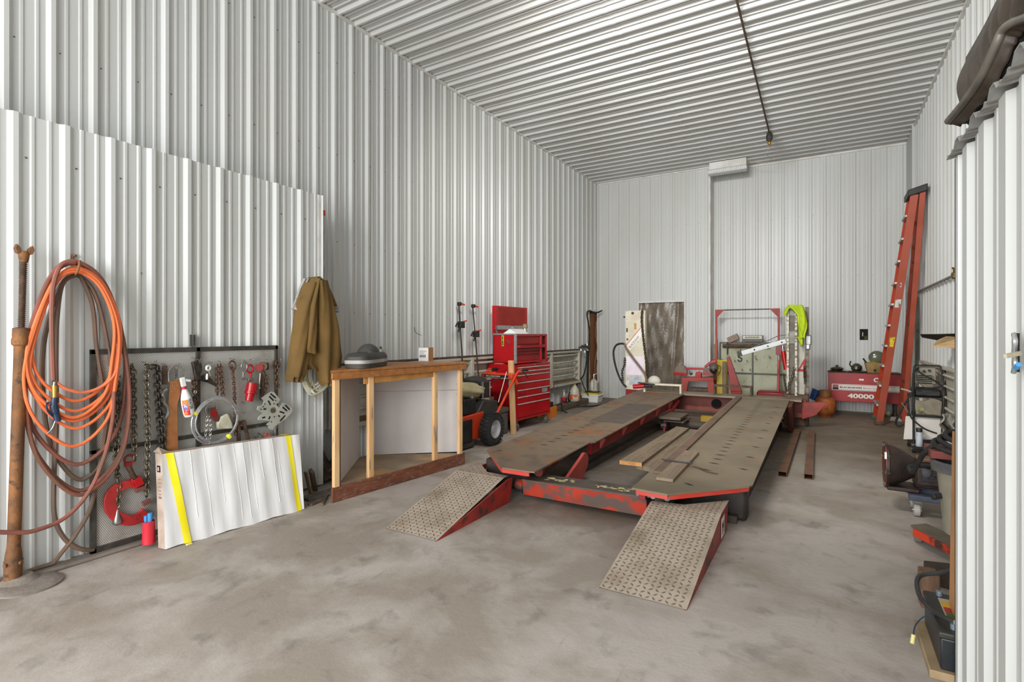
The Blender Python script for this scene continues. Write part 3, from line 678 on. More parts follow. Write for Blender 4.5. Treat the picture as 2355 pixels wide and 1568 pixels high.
# spray bottle WATER
t = hung('spray_bottle', 'white spray bottle with WATER written on it, hung by its red trigger collar', 'spray bottle', 430, 930)
pb, pt_ = WX(436, 958, HX + .03), WX(419, 870, HX + .03); ax = (pt_ - pb)
b = MB(); b.lathe(pb, [(0.030, 0), (0.036, 0.008), (0.0375, 0.10), (0.034, 0.14), (0.018, 0.19), (0.014, 0.205)], 20, axis=ax); b.build('bottle', white_p, t, subsurf=1)
b = MB(); b.lathe(pb + ax.normalized() * 0.203, [(0.016, 0), (0.016, 0.018)], 16, axis=ax); b.build('collar', M('pink_red_plastic', '#c8284a', None, rough=0.4), t)
b = MB(); b.beam(pb + ax.normalized() * 0.22, pb + ax.normalized() * 0.285, 0.022, 0.03); b.beam(pb + ax.normalized() * 0.268, pb + ax.normalized() * 0.268 + V((0.0, 0.055, -0.01)), 0.016, 0.018); b.build('trigger_head', white_p, t, bevel=0.004)
n0 = ax.normalized(); rt = V((0, 1, 0)); rt = (rt - n0 * rt.dot(n0)).normalized()
pc = pb + n0 * 0.075
def face_patch(a, zlo, zhi, wa, mat, nm):
    b = MB(); x_ = V((1, 0, 0)); x_ = (x_ - n0 * x_.dot(n0)).normalized(); R = 0.0388
    b.grid(lambda i, j: pb + n0 * (zlo + (zhi - zlo) * j) + (x_ * math.cos(a + wa * (i - .5)) + rt * math.sin(a + wa * (i - .5))) * R, 8, 6); return b.build(nm, mat, t)
face_patch(-0.75, 0.02, 0.13, 1.0, M('label_red', '#c9202c', '#e8873a', 22, 0.5, lo=0.5, hi=0.55), 'label')
face_patch(-0.75, 0.055, 0.10, 0.6, M('label_blue', '#dfe6f2', '#5a78c8', 40, 0.5, lo=0.5, hi=0.55), 'label')
text('WATER', pb + n0 * 0.135 + V((0.0395, 0, 0)) - rt * 0.006, -n0, rt, 0.030, ink, t, sx=0.75)
# steel cable coil
t = hung('steel_conduit_coil', 'silver flexible steel conduit coiled and bound with yellow tape', 'conduit coil', 497, 965)
c = WX(497, 966, HX + .04); RR = (WX(551, 966, HX + .04) - WX(443, 966, HX + .04)).length / 2
b = MB(); pts = []
N = 300
for i in range(N + 1):
    a = 2 * PI * 3.15 * i / N + 1.2; rr = RR * (0.98 - 0.05 * ((i // 40) % 3)) - 0.004 * math.sin(a * .5)
    pts.append(c + V((0.010 * math.sin(a * 0.32 * 3), rr * math.cos(a), rr * math.sin(a))))
b.tube(pts, [0.0072 if i % 2 else 0.0060 for i in range(N + 1)], 8); b.build('conduit', M('flexible_conduit', '#c3c5c8', '#aeb0b3', 30, 0.35, 0.7), t, smooth=25)
for a in (2.72, -0.95):
    b = MB(); q = c + V((0.0, RR * 0.95 * math.cos(a), RR * 0.95 * math.sin(a))); tt = V((0, -math.sin(a), math.cos(a))); b.beam(q - tt * 0.012, q + tt * 0.012, 0.034, 0.034); b.build('tape_band', tape_y, t, bevel=0.006)
# red chain hoist pulley
t = hung('red_pulley_block', 'small red and brown pulley block with a chrome bail hanging inside the cable coil', 'pulley', 490, 945)
b = MB(); b.tube(hosepath([(476, 952, HX), (473, 940, HX), (484, 926, HX), (492, 924, HX), (497, 934, HX), (497, 945, HX)], 6), 0.004, 8); b.build('bail', chrome, t)
b = MB(); b.prism([WX(477, 940, HX), WX(493, 936, HX), WX(503, 962, HX), WX(500, 969, HX), WX(491, 968, HX), WX(481, 956, HX)], (0.02, 0, 0)); b.build('body', M('red_brown_enamel', '#7a2f2c', '#5a3a34', 12, 0.4), t, bevel=0.004)
b = MB(); b.prism([WX(485, 947, HX + .021), WX(495, 945, HX + .021), WX(498, 955, HX + .021), WX(491, 958, HX + .021)], (0.002, 0, 0)); b.build('plate', red, t)
# red cylinder puller with ring
t = hung('red_pull_cylinder', 'bright red pull cylinder hanging from a red ring', 'puller', 578, 880)
b = MB(); b.torus(WX(575, 848, HX), (1, 0, 0), 0.030, 0.0075, 24, 10, xdir=(0, 1, 0), sx=0.85); b.cyl(WX(577, 858, HX), WX(578, 875, HX), 0.008, 0.005); b.build('ring', red, t)
b = MB(); b.cyl(WX(580, 880, HX + .02), WX(577, 900, HX + .02), 0.038, 0.040, 20); b.cyl(WX(577, 900, HX + .02), WX(576, 905, HX + .02), 0.047, 0.047, 20); b.cyl(WX(576, 905, HX + .02), WX(572, 922, HX + .02), 0.033, 0.030, 20); b.build('cylinder', red, t, bevel=0.002)
b = MB(); b.box(WX(576, 873, HX), (0.02, 0.045, 0.03)); b.build('clevis', steel, t, bevel=0.004)
# hold-down clamp and black forged parts
t = hung('forged_pull_clamp', 'black forged self-tightening pull clamp next to the spray bottle', 'clamp', 450, 848)
b = MB(); b.prism([WX(u, v, HX - .01) for u, v in ((438, 833), (446, 830), (452, 836), (459, 834), (460, 852), (456, 860), (460, 872), (446, 874), (443, 858), (441, 845))], (0.03, 0, 0)); b.build('jaw', chain_dk, t, bevel=0.004)
b = MB(); b.torus(WX(453, 832, HX), (1, 0, 0), 0.018, 0.004, 14, 6); b.build('ring', steel, t)
t = hung('clevis_bracket', 'dark steel arm with a bolted clevis reaching right below the white washer', 'bracket', 478, 875)
b = MB(); b.prism([WX(u, v, HX - .012) for u, v in ((455, 868), (470, 860), (480, 868), (498, 886), (494, 888), (478, 880), (458, 876))], (0.016, 0, 0)); b.build('arm', chain_dk, t, bevel=0.003)
b = MB(); b.cyl(WX(477, 860, HX + .01), WX(476, 872, HX + .01), 0.010, n=6); b.cyl(WX(480, 853, HX + .01), WX(484, 864, HX + .01), 0.007); b.build('bolt', chrome, t)
b = MB(); b.torus(WX(479, 846, HX + .01), (1, 0.2, 0), 0.016, 0.008, 18, 8); tag(b.build('washer', white_p, None), 'thick white ring washer hanging left of the rusty doubled chain', 'washer')
b = MB(); b.torus(WX(449, 901, HX + .02), (1, 0.3, 0), 0.010, 0.005, 16, 8); tag(b.build('nut', chrome, None), 'bright round nut on the brown chain beside the bottle', 'nut')
def hookm(name, label, pts, r, mat, cat='hook'):
    b = MB(); b.tube(hosepath(pts, 6), r, 8); return tag(b.build(name, mat, None, smooth=60), label, cat)
hookm('grab_hook', 'brass-edged rusty grab hook above the long thin chain', [(537, 850, HX), (529, 846, HX), (527, 836, HX), (533, 830, HX), (540, 834, HX), (541, 846, HX), (534, 856, HX), (536, 866, HX)], 0.007, chain_r)
hookm('shackle', 'grey bow shackle between the grab hook and the red ring', [(560, 852, HX), (555, 842, HX), (560, 833, HX), (567, 835, HX), (568, 846, HX), (562, 856, HX), (559, 866, HX)], 0.007, steel, 'shackle')
hookm('end_hook', 'rusty open hook at the top of the rightmost chain', [(633, 846, HX), (628, 838, HX), (630, 830, HX), (638, 829, HX), (643, 838, HX), (639, 846, HX)], 0.007, chain_r)
b = MB(); b.prism([WX(u, v, HX) for u, v in ((556, 868), (563, 868), (563, 874), (556, 874))], (.02, 0, 0)); b.cyl(WX(559, 855, HX), WX(560, 872, HX), 0.006); tag(b.build('clamp_bolt', steel, None), 'short grey bolt clamp hanging under the bow shackle', 'bolt')
t = hung('snatch_block', 'rust-brown snatch block with round cheek plates near the right rack edge', 'pulley', 605, 850)
b = MB(); b.cyl(WX(604, 842, HX - .015), WX(604, 842, HX + .012), 0.036, n=24); b.box(WX(613, 842, HX), (0.02, 0.03, 0.06)); b.build('cheek_plate', chain_r, t, bevel=0.003)
b = MB(); b.cyl(WX(597, 845, HX - .012), WX(597, 845, HX + .01), 0.028, n=20); b.build('sheave', red_dk, t)
b = MB(); b.beam(WX(604, 855, HX - .005), WX(602, 920, HX - .005), 0.02, 0.03, up=(1, 0, 0)); b.build('side_strap', rust_dk, t, bevel=0.002)
b = MB(); b.cyl(WX(599, 858, HX + .01), WX(596, 892, HX + .01), 0.007); b.cyl(WX(596, 890, HX + .01), WX(595.5, 894, HX + .01), 0.013, n=6); tag(b.build('long_bolt', steel, None), 'long grey bolt hanging head down beside the snatch block', 'bolt')
# slotted star plate
t = hung('slotted_adapter_plate', 'pale slotted steel adapter plate with three arms at the rack\'s right edge', 'plate', 628, 945)
P_ = lambda u, v, x=0.0: WX(u, v, HX + 0.03 + x)
arms = [[(600, 915), (622, 900), (630, 902), (643, 918), (640, 925), (634, 930), (641, 938), (650, 925), (661, 930), (672, 940), (670, 948), (655, 964), (640, 974), (631, 980), (626, 989), (618, 986), (612, 975), (622, 968), (603, 966), (592, 965), (594, 958), (604, 950), (590, 942), (592, 934), (603, 930), (606, 922)]]
b = MB(); b.prism([P_(u, v) for u, v in arms[0]], (0.008, 0, 0)); b.build('plate', alu, t, bevel=0.001)
b = MB()
for (a, c_2) in (((622, 905), (634, 915)), ((619, 911), (629, 921)), ((617, 921), (622, 931)), ((656, 931), (666, 942)), ((650, 936), (660, 945)), ((643, 946), (654, 950)), ((656, 955), (644, 968)), ((621, 957), (618, 964)), ((606, 941), (612, 940)), ((640, 955), (643, 958)), ((603, 961), (610, 959))):
    b.beam(P_(*a, 0.0085), P_(*c_2, 0.0085), 0.012, 0.002, up=(1, 0, 0))
for (u, v) in ((630, 928), (634, 921), (631, 958), (609, 929), (605, 935), (600, 941), (604, 960), (615, 979), (624, 970)): p = P_(u, v, .008); b.cyl(p, p + V((0.002, 0, 0)), 0.005, n=10)
b.build('slots', wall_dark, t)
b = MB(); p = P_(627, 943, 0.003); b.cyl(p, p + V((0.008, 0, 0)), 0.024, n=24); b.build('hub_hole', M('hub_rust', '#7d7258', '#4e4536', 30, 0.7), t)
# white bag, steel wedge, small rings
b = MB(); b.prism([WX(u, v, HX - .01) for u, v in ((503, 958), (520, 950), (530, 972), (532, 985), (497, 986), (496, 972))], (0.03, 0, 0)); tag(b.build('white_tag_bag', rag_w, None, bevel=0.008), 'crumpled off-white packet behind the cable coil', 'packet')
t = hung('rusty_slide_weight', 'dark rusty folding scissor bracket standing behind the top of the carton', 'bracket', 560, 990)
b = MB(); b.beam(WX(548, 968, HX), WX(549, 1022, HX), 0.02, 0.03, up=(1, 0, 0)); b.beam(WX(560, 966, HX + .01), WX(573, 1018, HX + .01), 0.02, 0.026, up=(1, 0, 0)); b.beam(WX(548, 975, HX), WX(562, 970, HX), 0.02, 0.03, up=(1, 0, 0)); b.build('arms', rust_dk, t, bevel=0.003)
b = MB(); b.torus(WX(593, 1002, HX), (1, 0, 0), 0.022, 0.006, 20, 8); tag(b.build('grey_ring', steel, None), 'grey steel ring just above the carton right of centre', 'ring')
b = MB(); b.cyl(WX(614, 1001, HX - .005), WX(614, 1001, HX + .012), 0.026, n=20); b.cyl(WX(612, 998, HX + .012), WX(612, 998, HX + .018), 0.008, n=12); tag(b.build('small_red_sheave', M('faded_red', '#9d4a3c', '#7c3b31', 20, 0.5), None, bevel=.002), 'small faded red sheave above the carton', 'sheave')
b = MB(); b.cyl(WX(633, 978, HX), WX(633, 1004, HX), 0.010); b.cyl(WX(633, 975, HX), WX(633, 984, HX), 0.017, n=6); tag(b.build('stud_bolt', steel, None), 'upright steel stud bolt at the lower right corner of the rack', 'bolt')
# red C-clamp
t = hung('red_c_clamp', 'large red C-shaped pulling clamp with an eye screw on the lower left of the rack', 'clamp', 290, 1150)
b = MB(); co = WX(292, 1160, HX); oz = []; iz = []
for i in range(25):
    a = math.radians(62 + (330 - 62) * i / 24)
    oz.append((292 + 56 * math.cos(a), 1156 - 52 * math.sin(a))); iz.append((297 + 33 * math.cos(a), 1152 - 31 * math.sin(a)))
b.prism([WX(u, v, HX - .02) for u, v in oz + iz[::-1]], (0.022, 0, 0)); b.build('frame', M('scuffed_red', '#c22f2f', '#a32a2a', 6, 0.5, c3='#6b2a28', s3=20, lo3=.62, hi3=.7), t, bevel=0.003)
b = MB(); b.cyl(WX(294, 1070, HX), WX(318, 1118, HX), 0.016, n=14); b.build('screw', rust_dk, t)
b = MB(); b.torus(WX(297, 1056, HX), (1, 0, 0), 0.026, 0.007, 20, 8); b.box(WX(295, 1067, HX), (0.03, 0.035, 0.025)); b.build('eye', red_dk, t)
b = MB(); b.beam(WX(312, 1099, HX), WX(320, 1116, HX), 0.05, 0.05, up=(1, 0, 0)); b.beam(WX(300, 1108, HX), WX(306, 1106, HX), 0.04, 0.04, up=(1, 0, 0)); b.build('nut', red, t, bevel=0.004)
for a_, c_ in (((311, 1128), (334, 1120)), ((328, 1160), (345, 1150))): b = MB(); b.beam(WX(*a_, HX), WX(*c_, HX), 0.03, 0.025, up=(1, 0, 0)); b.build('jaw_pad', M('brown_jaw', '#7c4a42', None, rough=0.6), t, bevel=0.002)
# red cup with a blue bottle
p = G(342, 1250, 0.026); t = thing('red_plastic_cup', 'red plastic cup standing on the floor against the left end of the carton', 'cup', p)
b = MB(); b.lathe(p, [(0.030, 0), (0.037, 0.004), (0.034, 0.145), (0.036, 0.15), (0.032, 0.148), (0.030, 0.01)], 24, cap=False); b.lathe(p, [(0.001, 0.008), (0.031, 0.009)], 24, cap=False); b.build('cup', M('scuffed_red_plastic', '#d8293a', '#c22a38', 8, 0.5), t)
b = MB(); b.cyl(p + V((0.004, 0.006, 0.012)), p + V((0.004, 0.006, 0.20)), 0.014); b.cyl(p + V((-0.01, -0.012, 0.012)), p + V((-0.01, -0.012, 0.185)), 0.012, n=6); tag(b.build('screwdriver', blue_l, None), 'blue-handled tool standing in the red cup', 'tool')

# ------------------------------------------------------------------ long white carton leaning against the rack
bl, br = G(383, 1262), G(705, 1170); tl, tr = WX(372, 1042, -3.83), WX(687, 997, -3.76)
bl = V((-3.665, 1.755, 0.004)); br = V((-3.565, 2.73, 0.004))
t = thing('long_white_carton', 'long flat white cardboard carton bound with yellow tape leaning on the tool rack', 'carton', (bl + br) / 2)
tl = WX(372, 1044, -3.80); tr = WX(688, 998, -3.72)
dth = V((-0.085, -0.012, -0.03))   # thickness direction (back and to the left)
th_ = V((-0.07, -0.008, 0.0)); 
b = MB(); nU, nV = 40, 16
def cart(a, c):
    p = (bl * (1 - a) + br * a) * (1 - c) + (tl * (1 - a) + tr * a) * c
    return p + V((0.004 * math.sin(a * 31) * math.sin(c * 5) + 0.003 * math.sin(a * 57 + c * 3), 0, 0.004 * math.sin(a * 19) * (1 - c)))
b.grid(cart, nU, nV)
b.use(1)
back = lambda p: p + th_
b.grid(lambda a, c: back(cart(a, c)), nU, nV)
b.grid(lambda a, c: cart(a, 1) * (1 - c) + back(cart(a, 1)) * c, nU, 1)
b.use(1); b.grid(lambda a, c: cart(a, 0) * (1 - c) + back(cart(a, 0)) * c, nU, 1)
b.grid(lambda a, c: cart(0, a) * (1 - c) + back(cart(0, a)) * c, nV, 1); b.grid(lambda a, c: cart(1, a) * (1 - c) + back(cart(1, a)) * c, nV, 1)
b.build('box', [card_w, card_e], t, smooth=30)
b = MB(); q0 = cart(0, 1); b.prism([q0 + V((0.002, 0, 0)), q0 + V((-0.03, 0.05, 0.005)), back(q0) + V((0, 0.02, 0.035)), back(q0) + V((0, -0.01, 0.01))], (0, 0, 0.003)); b.build('flap', card_e, t)
def strip(a0, a1, w0, name):
    b = MB(); b.grid(lambda i, c: cart(a0 * c + a1 * (1 - c) + (i - 0.5) * w0, c) + V((0.006, 0, 0)), 3, 16)
    b.grid(lambda i, c: cart(a0 + (i - 0.5) * w0, 1) * (1 - c) + back(cart(a0 + (i - .5) * w0, 1)) * c + V((0, 0, 0.004)), 3, 2)
    return b.build(name, tape_y, t, smooth=60)
strip(0.045, 0.135, 0.045, 'tape_strip'); strip(0.90, 0.955, 0.04, 'tape_strip')
b = MB()
for k, (aa, c0_, c1_) in enumerate(((.17, 3, 12), (.26, 0, 12), (.36, 4, 11), (.47, 1, 12), (.53, 0, 12), (.585, 2, 12), (.66, 6, 12), (.76, 2, 12), (.80, 3, 10))):
    b.tube([cart(aa + 0.05 * (1 - c / 12) + .0012 * math.sin(c * 1.3 + k), c / 12) + V((0.0012, 0, 0)) for c in range(max(1, c0_), c1_ + 1)], 0.0016, 5)
b.build('crease', card_w, t)
lside = lambda a, c: (cart(0, a) * (1 - c) + back(cart(0, a)) * c) + V((0.001, -0.003, 0))
b = MB(); b.add([lside(0.80, 0.30), lside(0.80, 0.75), lside(0.87, 0.75), lside(0.87, 0.3)], [(0, 1, 2, 3)]); b.build('printed_mark', ink, t)
b = MB(); b.add([lside(0.815, 0.42), lside(0.815, 0.63), lside(0.855, 0.63), lside(0.855, 0.42)], [(0, 1, 2, 3)]); k = b.build('mark_window', card_e, t)
k.location = (0.001, -0.002, 0)
b = MB()
for q in range(5): b.add([lside(0.56 + .04 * q, 0.34), lside(0.56 + .04 * q, 0.66), lside(0.567 + .04 * q, 0.66), lside(0.567 + .04 * q, 0.34)], [(0, 1, 2, 3)])
b.add([lside(0.52, 0.3), lside(0.52, 0.7), lside(0.54, 0.7), lside(0.54, 0.3)], [(0, 1, 2, 3)])
b.build('printed_lines', M('faint_ink', '#7a706c', None, rough=.8), t)
p = G(435, 1252); b = MB(); b.box(p + V((0, 0, 0.004)), (0.02, 0.035, 0.008)); tag(b.build('yellow_tape_scrap', M('pale_yellow', '#e8dc8a', None), None, bevel=.002), 'scrap of pale yellow tape on the floor in front of the carton', 'scrap')

# scrap timber by the partition foot
def plank(label, a, b_, wd, hd, mat, name='scrap_board', cat='board', up=(0, 0, 1), group=None):
    m_ = MB(); m_.beam(a, b_, wd, hd, up); return tag(m_.build(name, mat, None, bevel=0.003), label, cat, group)
plank('short dark timber offcut standing by the right end of the carton', G(728, 1128, 0.0) + V((-0.02, 0, 0)), WX(716, 1082, -3.78), 0.05, 0.03, wood_old, up=(0, 1, 0))
plank('thin weathered board leaning beside the dark timber offcut', G(716, 1140), WX(703, 1085, -3.80), 0.04, 0.015, wood_gr, up=(0, 1, 0))
plank('dusty grey board lying flat at the partition\'s end', G(700, 1148, .012), G(790, 1122, .012), 0.12, 0.024, M('dusty_board', '#6c655c', '#57514a', 9, .9), )
plank('dusty grey offcut lying beside the flat board', G(712, 1160, .01), G(748, 1145, .01), 0.05, 0.02, wood_old)
plank('narrow dark lath lying angled beside the corner cabinet', G(742, 1160, .01), G(757, 1128, .01), 0.02, 0.015, wood_old)
b = MB(); b.grid(lambda i, j: V((-4.30 + .32 * i, 3.27 + .38 * j, 0.02 + 0.30 * math.sin(PI * (0.1 + .8 * i)) * math.sin(PI * (.05 + .9 * j)) * (0.7 + .3 * math.sin(9 * i + 13 * j)))), 14, 14)
tag(b.build('junk_pile', M('brown_junk', '#4b3c2c', '#2e261e', 12, 0.9, c3='#7d6a50', s3=18), None, smooth=80), 'heap of brown crumpled sheeting stuffed behind the corner cabinet', 'heap')

# ------------------------------------------------------------------ jacket on the partition edge
JX = -3.90
t = thing('canvas_work_jacket', 'brown duck canvas work jacket hanging on the end of the partition', 'jacket', WX(715, 900, JX))
def jprof(rows, xk, depth, nm, folds, mat=canvas, ph=0.0):
    # rows: (v, uL, uR) ; closed tube cross-sections flattened against the wall
    b = MB(); ns = 40; nr = (len(rows) - 1) * 6
    def fn(a, c):
        q = c * (len(rows) - 1); i = min(int(q), len(rows) - 2); f_ = q - i; f_ = f_ * f_ * (3 - 2 * f_) * 0.4 + f_ * 0.6
        v = rows[i][0] * (1 - f_) + rows[i + 1][0] * f_; L_ = rows[i][1] * (1 - f_) + rows[i + 1][1] * f_; R_ = rows[i][2] * (1 - f_) + rows[i + 1][2] * f_
        ang = 2 * PI * a; s_ = (1 - math.cos(ang)) / 2
        u = L_ + (R_ - L_) * s_; sgn = math.sin(ang)
        dep = depth * abs(sgn) ** 0.7 * (1 if sgn > 0 else -0.3)
        fold = (0.013 * math.sin(s_ * folds + v * 0.006 + ph) + 0.007 * math.sin(s_ * folds * 2.1 + v * 0.03 + ph * 2)) * (1 if sgn > 0 else 0) * min(1, abs(sgn) * 2)
        return WX(u, v, xk) + V((dep + fold, 0, 0.006 * math.sin(u * 0.2) * (1 if c > 0.97 else 0)))
    b.grid(fn, ns, nr, closed=True); return b.build(nm, mat, t, smooth=80)
jprof([(637, 712, 722), (645, 700, 738), (670, 688, 752), (710, 678, 762), (760, 672, 772), (800, 672, 777), (835, 676, 770), (850, 700, 757)], JX - .01, 0.10, 'body', 16)
jprof([(650, 697, 728), (700, 680, 722), (760, 672, 712), (820, 664, 706), (850, 660, 700), (862, 658, 697), (868, 659, 693)], JX + .03, 0.085, 'left_sleeve', 7, ph=1.0)
jprof([(864, 660, 692), (872, 656, 692), (878, 658, 689)], JX + .035, 0.07, 'cuff', 20)
jprof([(645, 714, 745), (700, 722, 758), (760, 722, 772), (820, 724, 779), (850, 727, 775), (868, 730, 768), (880, 733, 764)], JX + .05, 0.10, 'right_sleeve', 7, ph=2.2)
jprof([(866, 734, 764), (876, 734, 763), (885, 738, 760)], JX + .055, 0.075, 'cuff', 20)
jprof([(640, 716, 730), (700, 702, 726), (760, 698, 726), (800, 696, 724), (812, 700, 724)], JX + .08, 0.05, 'front_panel', 5, ph=0.6)
jprof([(640, 726, 732), (665, 738, 752), (690, 746, 764), (704, 752, 770)], JX + .03, 0.05, 'collar', 4)
jprof([(705, 758, 772), (711, 762, 775), (717, 760, 774)], JX + .03, 0.04, 'collar_lining', 3, lining)
jprof([(640, 697, 708), (665, 686, 696), (690, 678, 692), (712, 670, 680)], JX + .02, 0.03, 'lining_edge', 3, lining)
b = MB()
for (u, v) in ((681, 687), (689, 683), (668, 766)): b.sphere(WX(u, v, JX + 0.075), 0.005, 8, 6)
b.build('snap_button', brass, t)
t = thing('rag_bundle', 'bundle of dirty white straps looped under the brown jacket', 'strap bundle', WX(722, 890, JX))
b = MB()
for k, (a, c2, dp) in enumerate(((694, 752, 908), (698, 745, 902), (702, 740, 896), (706, 757, 905), (712, 750, 893), (700, 732, 885), (716, 756, 898))):
    b.tube(hosepath([(a, 845, JX + .01 * (k % 3)), (a - 1, 870, JX + .015 * (k % 3)), ((a + c2) / 2 - 6, dp, JX + .015 * (k % 4)), (c2, 880, JX + .02), (c2 - 3, 850, JX)], 8), 0.011, 8)
b.build('straps', rag_w, t, smooth=80)
b = MB()
for q in range(4): b.tube(hosepath([(718, 905, JX - .02), (722 + 4 * q, 918, JX - .03), (728 + 3 * q, 926 - 3 * q, JX - .03)], 4), 0.002, 5)
b.build('frayed_end', rag_w, t)

# ------------------------------------------------------------------ louvred steel racks along the left bay wall
edges = [3.50, 4.73, 5.96, 7.19, 8.42, 9.66]
lab = ['pale louvred wall rack directly behind the corner cabinet', 'pale louvred wall rack behind the mower and bar clamps', 'pale louvred wall rack hidden mostly behind the red tool cabinet',
       'pale louvred wall rack just right of the red tool chest', 'last louvred wall rack before the back corner, with a brown dusty bottom shelf']
for i in range(5):
    a, c = edges[i], edges[i + 1]
    t = thing('louvred_wall_rack', lab[i], 'wall rack', (-4.30, (a + c) / 2, 0.45), 'louvred racks on the left bay wall')
    b = MB(); b.bb(-4.335, -4.315, a, c, 0.46, 1.07); b.build('back_panel', white_d, t)
    b = MB(); b.bb(-4.32, -4.20, a + .003, a + 0.035, 0.45, 1.07); b.bb(-4.32, -4.20, c - 0.035, c - .003, 0.45, 1.07); b.bb(-4.32, -4.20, a + .03, c - .03, 1.035, 1.07); b.build('frame', white_d, t, bevel=0.004)
    for k in range(4):
        z = 0.985 - 0.125 * k; b = MB(); b.tube([(-4.25, a + 0.05, z), (-4.225, a + 0.10, z), (-4.225, c - 0.10, z), (-4.25, c - 0.05, z)], 0.017, 8); b.build('louvre', white_d, t)
    b = MB(); b.hexa([V(q) for q in ((-4.32, a + .03, 0.50), (-4.17, a + .03, 0.45), (-4.17, c - .03, 0.45), (-4.32, c - .03, 0.50), (-4.32, a + .03, 0.515), (-4.17, a + .03, 0.465), (-4.17, c - .03, 0.465), (-4.32, c - .03, 0.515))])
    b.use(1); b.bb(-4.175, -4.165, a + .03, c - .03, 0.435, 0.48); b.build('bottom_shelf', [M('dusty_shelf', '#7c6b50', '#6a5a42', 12, .8), white_d], t)
b = MB(); b.bb(-4.335, -4.21, 3.28, 9.70, 1.072, 1.092); tag(b.build('rack_top_rail', rust_dk, None, bevel=.003), 'dark rusty rail running along the tops of the louvred wall racks', 'rail')
b = MB(); b.beam((-4.22, 6.9, 0.045), (-4.22, 10.1, 0.045), 0.18, 0.09); tag(b.build('floor_sill_timber', M('dusty_timber', '#6b5d4a', '#5b4d3c', 6, .9), None, bevel=.01), 'long dusty timber lying on the floor against the left wall', 'timber')
# stubs of writing wire on the wall
b = MB(); b.tube(smoothpath([WX(953, 752, -4.33), WX(956, 764, -4.30), WX(968, 771, -4.29)], 6), 0.003, 6); tag(b.build('wire_end', black, None), 'thin black wire end poking from the left wall above the white box', 'wire')

# ------------------------------------------------------------------ corner cabinet
A = V((-3.50, 2.96, 0)); B = V((-3.33, 4.54, 0)); C0 = V((-4.17, 3.88, 0)); C1 = V((-4.16, 3.99, 0))
dAB = (B - A).normalized(); nAB = V((dAB.y, -dAB.x, 0))
t = thing('corner_counter_cabinet', 'unfinished triangular wooden counter lined with white drywall and open at the front', 'cabinet', (A + B + C0) / 3)
zt_, zd = 1.075, 0.115
up = V((0, 0, 1))
b = MB(); b.prism([A - nAB * .02 + up * (zd - .02), B - nAB * .02 + up * (zd - .02), B - V((0.05, -0.03, 0)) + up * (zd - .02), C1 + up * (zd - .02), C0 + up * (zd - .02)], (0, 0, 0.018)); b.build('bottom_deck', M('dusty_plywood', '#a8937a', '#8d7c6b', 3, .8, c3='#c29a68', s3=2, lo3=.55, hi3=.65), t)
b = MB(); b.beam(A - dAB * 0.012 + up * 0.062, B + dAB * 0.02 + up * 0.062, 0.022, 0.124); b.build('baseboard', wood_bb, t, bevel=.003)
b = MB(); b.prism([A - dAB * .04 + nAB * .025 + up * zt_, B + dAB * .05 + nAB * .025 + up * zt_, B + V((-0.10, 0.08, zt_)), C1 + V((-.03, .03, zt_)), C0 + V((-.03, 0, zt_))], (0, 0, 0.022)); b.build('countertop', wood_st, t, bevel=.004)
b = MB(); b.beam(A - dAB * .02 + nAB * .012 + up * 1.045, B + dAB * .03 + nAB * .012 + up * 1.045, 0.022, 0.055); b.build('front_rail', wood_st, t, bevel=.003)
b = MB(); b.beam(A + dAB * 0.33 - nAB * .03 + up * 0.99, B - dAB * 0.37 - nAB * .03 + up * 1.0, 0.02, 0.07); b.build('inner_rail', M('raw_header', '#c98d4b', '#b87f42', 12, .6), t, bevel=.003)
stud_g = M('pine_stud_grey_side', '#e3ba88', '#cfa06c', 3, .65, stretch=(5, 5, .6), c3='#8a8178', s3=6, lo3=.62, hi3=.68)
def stud(s, wdt=0.06, off=-0.03):
    p = A + dAB * s + nAB * off; b = MB(); b.beam(p + up * zd, p + up * 1.03, wdt, 0.038, up=nAB); b.build('stud', stud_g, t, bevel=.003)
stud(0.035, 0.05, -.012); stud(0.40, 0.055); stud(1.20, 0.05); stud(1.555, 0.05, -.015)
b = MB(); b.beam(A + dAB * 0.07 - nAB * .03 + up * zd, A + dAB * 0.07 - nAB * .03 + up * 1.03, 0.035, 0.03, up=nAB); b.build('grey_stud', M('grey_wood', '#77716a', '#8d7a62', 6, .8, stretch=(4, 4, .6)), t)
def wallpanel(p, q, z0, z1, th_=0.012, nm='drywall_panel'):
    b = MB(); m_ = (p + q) / 2; b.beam(p + up * (z0 + z1) / 2, q + up * (z0 + z1) / 2, th_, z1 - z0); b.build(nm, drywall, t, bevel=.001)
P0 = A + V((-0.075, 0.115, 0)); wallpanel(P0, C0 + V((0, -.02, 0)), zd, 1.07)
Q0 = C1; Q1 = B + V((-0.10, 0.06, 0)); wallpanel(Q0, Q1, zd, 0.785); wallpanel(Q0, Q1, 0.788, 1.07)
dq = (Q1 - Q0).normalized(); nq = V((dq.y, -dq.x, 0))
for (s, z) in ((0.03, 0.98), (0.03, 0.83), (0.03, 0.74), (0.03, 0.5), (0.03, 0.3), (0.98, 1.0), (0.98, 0.85), (0.98, 0.74), (0.98, 0.52), (0.98, 0.28)):
    L_ = (Q1 - Q0).length; p = Q0 + dq * (s * L_) + nq * .006 + up * z; b = MB(); b.cyl(p, p + nq * .002, 0.006, n=8); b.build('screw', screw_m, t)
b = MB(); b.bb(B.x - .16, B.x - .12, B.y + .04, B.y + .08, zd, 1.07); b.build('back_stud', wood_old, t)
